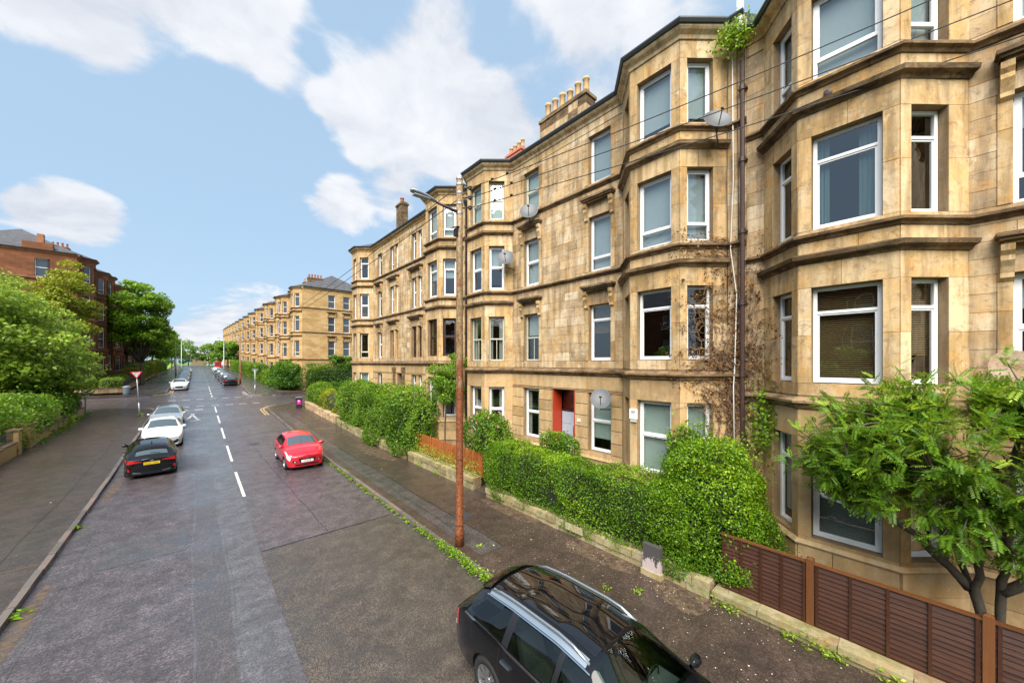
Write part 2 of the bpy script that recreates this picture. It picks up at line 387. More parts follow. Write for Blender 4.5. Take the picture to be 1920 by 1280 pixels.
m_puddle = plain('puddle_film', (.03, .025, .023), .05, 0, .6, var=.3, scale=4)
def drift():
    t = NT('silt_drift'); p = t.pos(); n = t.noise(p, 5.5, 8, .75, .5)
    sh = t.principled(t.mix(t.noise(p, 30, 4), (.07, .045, .03), (.20, .135, .085)), .55, normal=t.bump(t.noise(p, 60, 4), .5, .01))
    tr = t.n('ShaderNodeBsdfTransparent'); mx = t.n('ShaderNodeMixShader'); t.set(mx.inputs[0], t.ramp(n, [(.40, 0.), (.56, .85)]))
    t.nt.links.new(tr.outputs[0], mx.inputs[1]); t.nt.links.new(sh, mx.inputs[2]); return t.done(mx.outputs[0])
m_drift = drift()
m_mossy = streaked('mossy_stone', (.36, .29, .16), (.42, .36, .24), (.14, .14, .03), sc=(1.5, 1.5, 1.5), amt=.75, bump=.5)
def wood(name, c, c2, rough=.65, sc=(3, 3, 40)):
    t = NT(name); oi = t.n('ShaderNodeObjectInfo')
    g = t.noise(t.pos(sc), 1.2, 6, .65); b = t.noise(t.pos(), 2.5, 5)
    col = t.mix(t.math('ADD', t.math('MULTIPLY', g, .8), t.math('MULTIPLY', b, .3)), c, c2)
    col = t.mix(.35, col, t.ramp(oi.outputs['Random'], [(0, .3), (1, 1.)]), 'MULTIPLY')
    return t.done(t.principled(col, rough, 0, .4, t.bump(g, .4, .01)))
m_fence = wood('dark_fence_wood', (.022, .008, .005), (.095, .036, .017), .34, (2, 2, 14))
m_fpost = wood('orange_fence_post', (.10, .034, .010), (.22, .085, .026), .55, (30, 30, 2))
m_picket = wood('orange_picket_wood', (.22, .055, .012), (.48, .15, .035), .6, (30, 30, 2))
def rust():
    t = NT('rusty_painted_pole'); p = t.pos((1, 1, .28))
    a = t.noise(p, 6, 7, .7); b = t.noise(t.pos(), 18, 5, .7)
    z = t.n('ShaderNodeSeparateXYZ'); t.nt.links.new(t.n('ShaderNodeNewGeometry').outputs['Position'], z.inputs[0])
    k = t.n('ShaderNodeMapRange'); k.inputs['From Min'].default_value = 2.4; k.inputs['From Max'].default_value = 6.5
    k.inputs['To Min'].default_value = -.24; k.inputs['To Max'].default_value = .12; t.set(k.inputs['Value'], z.outputs[2])
    f = t.math('ADD', a, k.outputs[0])
    red = t.mix(t.ramp(b, [(.35, 0.), (.65, 1.)]), (.06, .016, .008), (.27, .085, .026))
    tan = t.mix(t.ramp(b, [(.35, 0.), (.65, 1.)]), (.10, .055, .02), (.33, .23, .11))
    col = t.mix(t.ramp(f, [(.46, 0.), (.54, 1.)]), red, tan)
    col = t.mix(t.ramp(t.noise(t.pos((1, 1, .6)), 22, 6, .75), [(.63, 0.), (.70, 1.)]), col, (.05, .025, .014))
    return t.done(t.principled(col, .55, 0, .4, t.bump(t.math('ADD', a, b), .4, .01)))
m_rust = rust()
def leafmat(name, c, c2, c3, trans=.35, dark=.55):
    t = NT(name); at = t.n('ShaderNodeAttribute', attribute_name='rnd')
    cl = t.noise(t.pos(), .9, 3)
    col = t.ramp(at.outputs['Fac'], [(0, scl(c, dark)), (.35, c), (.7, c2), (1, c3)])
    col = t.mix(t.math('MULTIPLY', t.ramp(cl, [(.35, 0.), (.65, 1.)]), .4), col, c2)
    d = t.principled(col, .42, 0, .35)
    tr = t.n('ShaderNodeBsdfTranslucent'); t.set(tr.inputs[0], t.mix(.5, col, c3))
    mx = t.n('ShaderNodeMixShader'); mx.inputs[0].default_value = trans
    t.nt.links.new(d, mx.inputs[1]); t.nt.links.new(tr.outputs[0], mx.inputs[2])
    return t.done(mx.outputs[0])
m_leaf_h = leafmat('privet_leaf', (0.075, 0.185, 0.008), (0.17, 0.32, 0.01), (0.38, 0.52, 0.02))
m_leaf_d = leafmat('dark_leaf', (0.04, 0.12, 0.008), (0.09, 0.21, 0.012), (0.2, 0.34, 0.02))
m_leaf_m = leafmat('bush_leaf', (0.07, 0.175, 0.01), (0.155, 0.29, 0.015), (0.33, 0.46, 0.03))
m_leaf_y = leafmat('yellow_leaf', (0.15, 0.2, 0.01), (0.29, 0.33, 0.015), (0.46, 0.46, 0.03))
m_leaf_r = leafmat('rowan_leaf', (0.065, 0.17, 0.012), (0.16, 0.3, 0.018), (0.38, 0.5, 0.04))
m_leaf_l = leafmat('lime_leaf', (0.1, 0.2, 0.012), (0.25, 0.38, 0.02), (0.52, 0.6, 0.12))
m_dry = leafmat('dry_leaf', (.13, .06, .018), (.25, .12, .03), (.42, .24, .07), .15)
m_core = plain('hedge_core_shade', (.012, .016, .006), .95, var=.4)  # near-black colour stands in for the shade deep inside hedges
m_bark = plain('bark', (.085, .068, .048), .9, var=.5, scale=14, bump=1.0, bscale=38)
m_twig = plain('dead_creeper_stem', (.20, .125, .075), .85, var=.35)
m_pink = plain('pink_petal', (.62, .16, .36), .6, var=.3, scale=20); m_petal = plain('fallen_petal', (.48, .42, .32), .6, var=.3, scale=15)
# ------------------------------------------------------------------ ground, road, pavements
def sheet(name, xa, xb, ss, dz, mat, nx=2, skirt=0, parent=None, **kw):
    """strip following the street's rise; xa, xb numbers or functions of s; skirt = depth of closed sides"""
    fa = xa if callable(xa) else (lambda s: xa); fb = xb if callable(xb) else (lambda s: xb)
    V, F = [], []
    for s in ss:
        for i in range(nx + 1):
            V.append((fa(s) + (fb(s) - fa(s)) * i / nx, s, zr(s) + dz))
    w = nx + 1; n = len(ss)
    for j in range(n - 1):
        for i in range(nx): F.append((j * w + i, j * w + i + 1, (j + 1) * w + i + 1, (j + 1) * w + i))
    if skirt:
        b = len(V); V += [(x, y, z - skirt) for (x, y, z) in V]
        for j in range(n - 1):
            F.append((j * w, (j + 1) * w, b + (j + 1) * w, b + j * w)); F.append((j * w + nx, b + j * w + nx, b + (j + 1) * w + nx, (j + 1) * w + nx))
        for i in range(nx):
            F.append((i, b + i, b + i + 1, i + 1)); q = (n - 1) * w; F.append((q + i, q + i + 1, b + q + i + 1, b + q + i))
    return put(name, mesh(name, V, F, mat), parent, **kw)
def span(a, b, st): return list(np.linspace(a, b, max(2, int(round((b - a) / st)) + 1)))
BIG = [-300, -100, -30, 0] + span(10, 230, 4) + [300, 400, 800, 2500]
sheet('ground', -900, 900, BIG, -.06, m_grass, 2, kind='structure')
NR0, NR1, FR0 = 41.9, 45.2, 54.2           # right corner: garden end, kerb of the side street, its far kerb
NL0, NL1, FL0 = 46.2, 49.2, 60.5           # left corner
ROAD = span(-20, 20, 5) + span(21, 240, 1.5)
def rk(s):   # right kerb line with rounded corners
    r = 3.2
    if s <= NR1 and s > NR1 - r: return XK + r - math.sqrt(max(0, r * r - (s - NR1 + r) ** 2))
    if s >= FR0 and s < FR0 + r: return XK + r - math.sqrt(max(0, r * r - (FR0 + r - s) ** 2))
    return XK
def lk(s):
    r = 3.4
    if s <= NL1 and s > NL1 - r: return XL - (r - math.sqrt(max(0, r * r - (s - NL1 + r) ** 2)))
    if s >= FL0 and s < FL0 + r: return XL - (r - math.sqrt(max(0, r * r - (FL0 + r - s) ** 2)))
    return XL
road = sheet('road', lambda s: -9 if s < 40 else -12, lambda s: 12, ROAD, 0, m_road, 3, kind='structure')
sheet('side_road_right', 12, 90, span(NR1 - 2, FR0 + 2, 1.5), .0, m_road, 4, kind='structure')
sheet('side_road_left', -90, -12, span(NL1 - 2, FL0 + 2, 1.5), .0, m_road, 4, kind='structure')
# reinstated strips and the coarse resurfaced patch in the near lane
def wob(x, amp, k, ph): return lambda s: x + amp * math.sin(s * k + ph) + .5 * amp * math.sin(s * k * 2.7 + ph * 2)
sheet('trench_strip', wob(.62, .035, .7, 0), wob(1.33, .02, .9, 1), span(4, 44, .5), .004, m_trench, 2, parent=road)
sheet('wheel_strip', wob(-.03, .012, .5, 2), wob(.61, .035, .7, 0), span(4, 44, .5), .0035, m_paveold, 2, parent=road)
sheet('chipping_patch', wob(1.36, .02, .9, 1), 5.05, [-6, 0, 4, 7, 9, 10.5, 11.35, 11.9], .004, m_chip, 4, parent=road)
sheet('patch_joint', 1.36, lambda s: 5.0, [11.93, 11.985], .0045, m_black, 4, parent=road)
sheet('tar_seam', lambda s: 3.05 + (s - 12) * -.03 + .018 * math.sin(s * 2.3), lambda s: 3.066 + (s - 12) * -.03 + .018 * math.sin(s * 2.3), span(12.1, 34, .35), .0045, m_black, 1, parent=road)
sheet('channel_seam', lambda s: -2.35 + .02 * math.sin(s), lambda s: -2.33 + .02 * math.sin(s), span(5, 22, .5), .004, m_paveold, 1, parent=road)
for (x, w, k) in ((-.03, .045, 2), (.615, .06, 0)):
    sheet('wet_seam', wob(x - w, .03, .7, k), wob(x, .03, .7, k), span(4, 42, .5), .0062, m_trench, 1, parent=road)
# wheel-worn darker bands and patches at the junction
for (x0, x1, s0, s1) in ((-2.2, -.4, 46.2, 49.5), (2.0, 4.6, 40.2, 42.2), (3.4, 4.7, 30.5, 33.4), (-1.9, -.2, 13.5, 15.1), (1.9, 3.0, 57.5, 62)):
    sheet('road_patch', x0, x1, span(s0, s1, 1.), .0045, m_paveold, 1, parent=road)
# pavements
PS = span(-20, NR1 - 3.3, 2) + span(NR1 - 3.2, NR1, .4)
pr = sheet('pavement_right', lambda s: min(rk(s) + .125, XW - .05), XW + .1, PS, .12, m_pave, 4, .25, kind='structure')
sheet('pavement_side_right', XW + .1, 70, [NR0, NR1 - .13], .12, m_pave, 6, .25, kind='structure')
PF = span(FR0, FR0 + 3.2, .4) + span(FR0 + 4, 235, 3)
sheet('pavement_far_right', lambda s: min(rk(s) + .125, XW - .05), XW + .1, PF, .12, m_paveold, 3, .25, kind='structure')
sheet('pavement_side_far_right', XW + .1, 70, [FR0 + .13, FR0 + 2.6], .12, m_pave, 6, .25, kind='structure')
LS = span(4, NL1 - 3.5, 2) + span(NL1 - 3.4, NL1, .4)
pl = sheet('pavement_left', XLW - .1, lambda s: max(lk(s) - .125, XLW + .05), LS, .12, m_pave, 4, .25, kind='structure')
sheet('pavement_side_left', -70, XLW - .1, [NL0, NL1 - .13], .12, m_pave, 6, .25, kind='structure')
LF = span(FL0, FL0 + 3.4, .4) + span(FL0 + 4, 235, 3)
sheet('pavement_far_left', XLW + .5, lambda s: max(lk(s) - .125, XLW + .6), LF, .12, m_paveold, 3, .25, kind='structure')
sheet('pavement_side_far_left', -70, XLW + .5, [FL0 + .13, FL0 + 2.6], .12, m_pave, 6, .25, kind='structure')
# patched trenches, joints and silt on the near pavements
sheet('pavement_trench', wob(5.62, .02, 1.2, 0), wob(6.35, .03, .8, 1), span(7.6, 39, .6), .1245, m_paveold, 2, parent=pr)
sheet('pavement_joint', wob(6.36, .015, .8, 1), wob(6.385, .015, .8, 1), span(7.6, 39, .6), .126, m_black, 1, parent=pr)
sheet('pavement_joint', wob(5.9, .015, 1.8, 1), wob(5.918, .015, 1.8, 1), span(9, 30, .6), .1265, m_black, 1, parent=pr)
def blob(name, cx, cy, rx, ry, dz, mat, parent, seed=0, n=22):
    r = random.Random(seed); ph = [r.uniform(0, 6.3) for _ in range(3)]
    V = [(cx, cy, zr(cy) + dz)]
    for i in range(n):
        an = 2 * math.pi * i / n; k = 1 + .16 * math.sin(2 * an + ph[0]) + .10 * math.sin(3 * an + ph[1]) + .05 * math.sin(7 * an + ph[2])
        x, y = cx + rx * k * math.cos(an), cy + ry * k * math.sin(an); V.append((min(x, XW + .08) if cx > 0 else x, y, zr(y) + dz))
    return put(name, mesh(name, V, [(0, 1 + i, 1 + (i + 1) % n) for i in range(n)], mat), parent)
blob('silt_drift', 7.95, 3.4, .42, .75, .1255, m_drift, pr, 3); blob('silt_drift', 8.0, 5.6, .36, 1.2, .1255, m_drift, pr, 4)
blob('silt_drift', 7.6, 20.5, .55, 2.2, .1255, m_drift, pr, 5); blob('silt_drift', 8.05, 9.2, .3, 1.4, .1255, m_drift, pr, 9)
blob('silt_drift', 7.9, 34, .4, 3.4, .1255, m_drift, pr, 6)
sheet('pavement_joint', XLW, XL - .15, [14.62, 14.66], .1245, m_silt, 4, parent=pl)
sheet('pavement_joint', wob(-3.75, .02, .9, 1), wob(-3.735, .02, .9, 1), span(9, 44, .6), .1245, m_black, 1, parent=pl)
blob('road_grit', -2.55, 21.6, .14, 1.6, .005, m_drift, road, 31); blob('road_grit', -2.62, 11.5, .12, 2.2, .005, m_drift, road, 32)
mb = MB(); mb.box(6.35, 6.85, 9.75, 10.2, .1, .1295); mb.put('access_cover', m_lead, pr)
mb = MB(); mb.lathe([(.30, -.02), (.30, .0075), (.0, .0075)], 24, (2.7, 27.5, zr(27.5))); mb.put('manhole_cover', m_lead, road)
# gardens
sheet('garden_soil_right', XW + .1, 40, span(-12, NR0, 3), .16, m_soil, 3, .3, kind='structure')
sheet('garden_soil_far_right', XW + .1, 40, span(FR0 + 2.6, 236, 4), .16, m_soil, 3, .3, kind='structure')
sheet('garden_soil_left', -60, XLW - .1, span(4, NL0, 3), .16, m_soil, 3, .3, kind='structure')
sheet('garden_lawn_left', -60, XLW + .5, span(FL0 + 2.6, 236, 4), .30, m_lawn, 3, .4, kind='structure')
# kerbs: single stones
def kerb(name, xf, s0, s1, inner, step=.92):
    e = empty(name, (0, 0, 0), kind='structure')
    mb = MB(); mb.box(-.065, .065, -.5, .5, -.2, .0)
    me = mb.mesh('kerb_stone', m_kerb); r = random.Random(int(abs(s0 * 7)))
    s = s0
    while s < s1 - .2:
        ln = min(step, s1 - s) if s + step * 1.4 < s1 else s1 - s
        xm = (xf(s) + xf(s + ln)) / 2; an = math.atan2(xf(s) - xf(s + ln), ln)
        tilt = math.atan2(zr(s + ln) - zr(s), ln)
        put('kerb_stone', me, e, (xm + inner * .065 + r.uniform(-.008, .008), s + ln / 2, zr(s + ln / 2) + .126 + r.uniform(-.008, .006)), (tilt, 0, an), (1, math.hypot(ln, xf(s) - xf(s + ln)) - .012, 1))
        s += ln
    return e
kerb('kerb_right', rk, 3.5, NR1 - 3.2, 1); kerb('kerb_right_corner', rk, NR1 - 3.2, NR1 - .1, 1, .5)
kerb('kerb_left', lk, 6.0, NL1 - 3.4, -1); kerb('kerb_left_corner', lk, NL1 - 3.4, NL1 - .1, -1, .5)
kerb('kerb_far_right', lambda s: rk(FR0 + 3.3) if s > FR0 + 3.2 else rk(s), FR0 + .1, FR0 + 30, 1, 1.2)
kerb('kerb_far_left', lambda s: lk(FL0 + 3.5) if s > FL0 + 3.4 else lk(s), FL0 + .1, FL0 + 30, -1, 1.2)
# road markings
def quad_mark(name, pts, mat, dz=.008):
    return put(name, mesh(name, [(x, y, zr(y) + dz) for (x, y) in pts], [tuple(range(len(pts)))], mat), road)
def dash(x, s0, s1, w=.1, mat=None, name='centre_line_dash'):
    sheet(name, x - w / 2, x + w / 2, span(s0, s1, 1.), .008, mat or m_line, 1, parent=road)
for s0 in (17.3, 23.7, 30.1, 36.5, 42.6): dash(1.40, s0, s0 + 4.1)
for k in range(5): dash(1.42, 56.0 + k * 3.4, 57.9 + k * 3.4, .12)
for k in range(9): dash(1.42, 76 + k * 9, 78 + k * 9, .12, m_linew)
for x in np.arange(-2.3, 4.8, 1.15):      # worn stop lines across the junction mouth
    quad_mark('give_way_dash', [(x, 54.1), (x + .62, 54.1), (x + .62, 54.45), (x, 54.45)], m_linew)
    quad_mark('give_way_dash', [(x, 47.6), (x + .62, 47.6), (x + .62, 47.95), (x, 47.95)], m_linew)
for x in np.arange(-2.3, 1.0, 1.1):
    quad_mark('give_way_dash', [(x, 45.2), (x + .6, 45.2), (x + .6, 45.5), (x, 45.5)], m_line)
# hollow give-way triangle in the left lane
tri_ = [(-.75, 38.6), (.25, 38.6), (-.25, 42.8)]
for i in range(3):
    a, b = Vector(tri_[i]), Vector(tri_[(i + 1) % 3]); d = (b - a).normalized(); n = Vector((-d.y, d.x)) * (.16 if i else .34)
    quad_mark('give_way_triangle', [a, b, b + n, a + n], m_linew)
def lines(name, pts, w, mat):
    V, F = [], []
    for i, p in enumerate(pts):
        a, b = Vector(pts[max(i - 1, 0)]), Vector(pts[min(i + 1, len(pts) - 1)]); d = (b - a).normalized(); n = Vector((-d.y, d.x)) * w / 2
        for q in (Vector(p) + n, Vector(p) - n): V.append((q.x, q.y, zr(q.y) + .008))
    F = [(2 * i, 2 * i + 1, 2 * i + 3, 2 * i + 2) for i in range(len(pts) - 1)]
    put(name, mesh(name, V, F, mat), road)
for off in (.28, .50):
    lines('double_yellow_line', [(rk(s) - off * (1 if s < NR1 - 1.4 else .7), s + (off if s > NR1 - 1.4 else 0)) for s in span(NR1 - 6.5, NR1 - .02, .4)] + [(x, NR1 + off) for x in np.arange(9.2, 20, 1)], .1, m_yellow)
    lines('double_yellow_line', [(lk(s) + off * (1 if s < NL1 - 1.4 else .7), s + (off if s > NL1 - 1.4 else 0)) for s in span(NL1 - 4, NL1 - .02, .4)] + [(-x, NL1 + off) for x in np.arange(7.0, 26, 1)], .1, m_yellow)
    lines('double_yellow_line', [(lk(s) + off, s) for s in span(FL0 + .6, FL0 + 6.5, .4)], .1, m_yellow)
    lines('double_yellow_line', [(rk(s) - off, s) for s in span(FR0 + .6, FR0 + 7, .4)], .1, m_linew)
lines('side_road_edge_line', [(-x, FL0 - 1.4) for x in np.arange(4, 30, 2)], .1, m_linew)
# ------------------------------------------------------------------ tenements
UNIT = MB(); UNIT.box(-.5, .5, -.5, .5, -.5, .5); UNITS = {}
def unit(mat):
    if mat.name not in UNITS: UNITS[mat.name] = UNIT.mesh('stone', mat)
    return UNITS[mat.name]
def cut(lo, hi, holes):
    out = [(lo, hi)]
    for (a, b) in holes:
        nx = []
        for (p, q) in out:
            if b <= p or a >= q: nx.append((p, q))
            else:
                if a > p + 1e-4: nx.append((p, a))
                if b < q - 1e-4: nx.append((b, q))
        out = nx
    return out
def stones(F, a0, a1, z0, z1, holes, course, ln, r):
    """courses of blocks round the openings: list of (a0, a1, z0, z1)"""
    zs = sorted({z0, z1} | {z for h in holes for z in (h[2], h[3]) if z0 < z < z1}); out = []
    k = 0
    for za, zb in zip(zs[:-1], zs[1:]):
        n = max(1, int(round((zb - za) / course)))
        for i in range(n):
            p, q = za + (zb - za) * i / n, za + (zb - za) * (i + 1) / n; k += 1
            for (s, e) in cut(a0, a1, [(h[0], h[1]) for h in holes if h[2] < q - 1e-3 and h[3] > p + 1e-3]):
                x = s; first = True
                while x < e - 1e-4:
                    w = r.uniform(ln * .7, ln * 1.35) * (.6 if first and k % 2 else 1); first = False
                    if e - (x + w) < ln * .45: w = e - x
                    out.append((x, x + w, p, q)); x += w
    return out
class Build:
    """collects a building's blocks so that the largest few hundred become single parts"""
    def __init__(s, root): s.root = root; s.blocks = []
    def lay(s, F, a0, a1, z0, z1, holes, course, ln, mat, proud=.016, gap=.008, seed=1):
        r = random.Random(seed)
        for (p, q, zb, zt) in stones(F, a0, a1, z0, z1, holes, course, ln, r):
            s.blocks.append((F, p, q, zb, zt, mat, proud + r.uniform(-.004, .004), gap, r.random()))
    def flush(s, limit=290, far=None):
        camp = Vector((0, 0, 5.2))
        def size(b):
            F, p, q, zb, zt = b[:5]; c = Vector(F((p + q) / 2, 0, (zb + zt) / 2)); return (q - p) * (zt - zb) / (c - camp).length_squared
        bl = sorted(s.blocks, key=size, reverse=True)
        for (F, p, q, zb, zt, mat, pr, g, rv) in bl[:limit]:
            c = F((p + q) / 2, pr / 2 - .02, (zb + zt) / 2)
            put('stone', unit(mat), s.root, c, (0, 0, F.rz), (max(.02, q - p - g), pr + .04, zt - zb - g))
        rest = {}
        for b in bl[limit:]: rest.setdefault(b[5].name, []).append(b)
        for k, bs in rest.items():
            mb = MB()
            for (F, p, q, zb, zt, mat, pr, g, rv) in bs: mb.fbox(F, p + g / 2, q - g / 2, -.04, pr, zb + g / 2, zt - g / 2, 0, rv)
            mb.put('stonework', MATS[k], s.root, kind='stuff')
def wall_core(mb, F, a0, a1, z0, z1, holes, d=0.0, depth=.24, m=0):
    """wall face with real openings and reveals"""
    A = sorted({a0, a1} | {a for h in holes for a in h[:2] if a0 < a < a1}); Z = sorted({z0, z1} | {z for h in holes for z in h[2:4] if z0 < z < z1})
    fl = F.flip
    def q(pts): mb.add([F(*p) for p in pts], [(0, 1, 2, 3) if not fl else (3, 2, 1, 0)], m)
    for p, pn in zip(A[:-1], A[1:]):
        for z, zn in zip(Z[:-1], Z[1:]):
            ca, cz = (p + pn) / 2, (z + zn) / 2
            if any(h[0] < ca < h[1] and h[2] < cz < h[3] for h in holes): continue
            q([(pn, d, z), (p, d, z), (p, d, zn), (pn, d, zn)])
    for h in holes:
        a, b, z, t = h[:4]
        q([(a, d, z), (a, d - depth, z), (a, d - depth, t), (a, d, t)]); q([(b, d - depth, z), (b, d, z), (b, d, t), (b, d - depth, t)])
        q([(a, d, t), (a, d - depth, t), (b, d - depth, t), (b, d, t)]); q([(a, d - depth, z), (a, d, z), (b, d, z), (b, d - depth, z)])
def sweep(F, path, prof, name, mat, parent, closed_ends=True):
    """moulding: profile (out, z) carried along the plan path (a, d) with mitred corners"""
    n = len(path); P = [Vector(p) for p in path]; V = []
    sgn = 1
    for i in range(n):
        t0 = (P[i] - P[i - 1]).normalized() if i else (P[1] - P[0]).normalized()
        t1 = (P[i + 1] - P[i]).normalized() if i < n - 1 else t0
        n0, n1 = Vector((-t0.y, t0.x)), Vector((-t1.y, t1.x))
        m = (n0 + n1).normalized(); k = 1 / max(.35, m.dot(n0))
        for (o, z) in prof: V.append(F(P[i].x + m.x * o * k, P[i].y + m.y * o * k, z))
    w = len(prof); Fs = []
    for i in range(n - 1):
        for j in range(w): Fs.append((i * w + j, i * w + (j + 1) % w, (i + 1) * w + (j + 1) % w, (i + 1) * w + j))
    Fs += [tuple(range(w))[::-1], tuple((n - 1) * w + j for j in range(w))]
    if F.flip: Fs = [f[::-1] for f in Fs]
    return put(name, mesh(name, V, Fs, mat), parent)
WCOUNT = [0]
def window(root, F, a0, a1, z0, z1, style='top', fmat=None, inner=None, d=-.15, fill=1.0, rr=None, far=False):
    """frame (window) > panes, blind; style sets the transom"""
    fmat = fmat or m_white; rr = rr or rnd; WCOUNT[0] += 1
    fw = .065; mb = MB(); w = a1 - a0; h = z1 - z0
    if far == 2:
        mb.fbox(F, a0, a1, d - .05, d, z0, z0 + .09); mb.fbox(F, a0, a1, d - .05, d, z1 - .09, z1)
        mb.fbox(F, a0, a0 + .08, d - .05, d, z0 + .09, z1 - .09); mb.fbox(F, a1 - .08, a1, d - .05, d, z0 + .09, z1 - .09)
        mb.fbox(F, a0 + .08, a1 - .08, d - .05, d, z0 + h * .5 - .04, z0 + h * .5 + .04)
        mb.fbox(F, a0 + .08, a1 - .08, d - .06, d - .03, z0 + .09, z1 - .09, 1)
        return mb.put('window', [fmat, m_fglass], root)
    fr = {'top': [.74], 'low': [.24], 'mid': [.52], 'one': [], 'old': [.5], 'hinge': [.72]}[style]
    # outer frame
    mb.fbox(F, a0, a1, d - .06, d, z0, z0 + fw); mb.fbox(F, a0, a1, d - .06, d, z1 - fw, z1)
    mb.fbox(F, a0, a0 + fw, d - .06, d, z0 + fw, z1 - fw); mb.fbox(F, a1 - fw, a1, d - .06, d, z0 + fw, z1 - fw)
    zs = [z0 + fw] + [z0 + h * f for f in fr] + [z1 - fw]
    lights = []
    for i, (p, q) in enumerate(zip(zs[:-1], zs[1:])):
        b, t = p + (.028 if i else 0), q - (.028 if i < len(zs) - 2 else 0)
        lights.append((a0 + fw, a1 - fw, b, t))
        if i: mb.fbox(F, a0 + fw, a1 - fw, d - .065, d + .006, p - .028, p + .028)
    wo = mb.put('window', fmat, root)
    for i, (p, q, b, t) in enumerate(lights):
        # opening sash inside the main light
        if not far and style != 'old' and (q - p) > .3 and (t - b) > .5:
            sb = MB(); k = .035
            sb.fbox(F, p, q, d - .05, d - .012, b, b + k); sb.fbox(F, p, q, d - .05, d - .012, t - k, t)
            sb.fbox(F, p, p + k, d - .05, d - .012, b + k, t - k); sb.fbox(F, q - k, q, d - .05, d - .012, b + k, t - k)
            sb.put('sash', fmat, wo)
            p, q, b, t = p + k, q - k, b + k, t - k
        if style == 'old' and i == 0:
            sb = MB(); c = (p + q) / 2; sb.fbox(F, c - .012, c + .012, d - .045, d - .015, b, t); sb.put('glazing_bar', fmat, wo)
        gb = MB(); gb.fbox(F, p, q, d - .036, d - .03, b, t); gb.put('pane', m_glass if far != 1 else m_fglass, wo)
    if far: return wo
    dd = d - .13
    if inner == 'room' or inner is None: return wo
    if inner in ('blindw', 'blindg', 'curt', 'teal', 'net'):
        mt = {'blindw': m_blindw, 'blindg': m_blindg, 'curt': m_curt, 'teal': m_teal, 'net': m_net}[inner]; bb = MB()
        if inner in ('curt', 'teal'):
            for (p, q) in ((a0 + .02, a0 + .02 + w * .30), (a1 - .02 - w * .22, a1 - .02)):
                n = 14; V = []
                for i in range(n + 1):
                    a = p + (q - p) * i / n; o = dd + .02 * math.sin(i * 1.9)
                    V += [F(a, o, z0 + .02), F(a, o, z1 - .02)]
                bb.add(V, [(2 * i, 2 * i + 2, 2 * i + 3, 2 * i + 1) for i in range(n)])
            bb.put('curtain', mt, wo, smooth=True)
        else:
            bb.fbox(F, a0 + .03, a1 - .03, dd - .01, dd, z1 - .03 - (h - .06) * fill, z1 - .03); bb.put('blind' if inner != 'net' else 'net_curtain', mt, wo)
    elif inner in ('slat', 'slatw'):
        bb = MB(); z = z1 - .05; zb = z1 - .05 - (h - .08) * fill
        while z > zb:
            V = [F(a0 + .04, dd - .02, z), F(a1 - .04, dd - .02, z), F(a1 - .04, dd + .018, z - .022), F(a0 + .04, dd + .018, z - .022)]
            bb.add(V, [(0, 1, 2, 3)]); z -= .042
        bb.put('venetian_blind', m_slat if inner == 'slat' else m_slatw, wo, kind='stuff')
    return wo
def hood(root, F, a0, a1, zt, mat, mat2, far=False):
    """shelf hood on two scrolled brackets above a flat window"""
    mb = MB(); e = .2
    mb.fbox(F, a0 - e, a1 + e, .0, .30, zt - .07, zt); mb.fbox(F, a0 - e + .04, a1 + e - .04, .0, .25, zt - .13, zt - .07)
    mb.fbox(F, a0 - e + .09, a1 + e - .09, .0, .19, zt - .19, zt - .13)
    h = mb.put('window_hood', mat, root)
    if far: return h
    for c in (a0 - .07, a1 + .07):
        prof = [(.0, zt - .19), (.2, zt - .19), (.2, zt - .30), (.15, zt - .38), (.17, zt - .47), (.12, zt - .58), (.09, zt - .68), (.10, zt - .76), (.04, zt - .82), (.0, zt - .86)]
        V = [F(c - .075, o, z) for (o, z) in prof] + [F(c + .075, o, z) for (o, z) in prof]; n = len(prof)
        Fs = [(i, (i + 1) % n, n + (i + 1) % n, n + i) for i in range(n)] + [tuple(range(n))[::-1], tuple(range(n, 2 * n))]
        put('bracket', mesh('bracket', V, Fs, mat2), h)
    return h
def chimney(root, x0, x1, y0, y1, z0, z1, pots, mat, pm, along='y', ph=.6, pr=.12, cap=True):
    mb = MB(); mb.box(x0, x1, y0, y1, z0, z1 - .22)
    if cap: mb.box(x0 - .06, x1 + .06, y0 - .06, y1 + .06, z1 - .22, z1 - .1); mb.box(x0 + .02, x1 - .02, y0 + .02, y1 - .02, z1 - .1, z1)
    c = mb.put('chimney', mat, root); r = random.Random(int(z1 * 100))
    for i in range(pots):
        f = (i + .5) / pots
        px_, py_ = ((x0 + x1) / 2, y0 + (y1 - y0) * f) if along == 'y' else (x0 + (x1 - x0) * f, (y0 + y1) / 2)
        h = ph * r.uniform(.85, 1.1); m = MB(); m.lathe([(pr * 1.05, z1 - .01), (pr * .95, z1 + h * .3), (pr * .88, z1 + h * .85), (pr * 1.05, z1 + h * .88), (pr * 1.05, z1 + h), (pr * .7, z1 + h), (pr * .7, z1 + h * .6)], 12, (px_, py_, 0))
        m.put('chimney_pot', pm, c, smooth=True)
    return c
LV = dict(gs=4.85, w0=(2.02, 4.12), w1=(5.27, 7.28), w2=(8.49, 10.46), w3=(11.65, 13.38), s2=8.35, s3=11.51, eav=14.18, bc2=7.90, bc3=11.05)
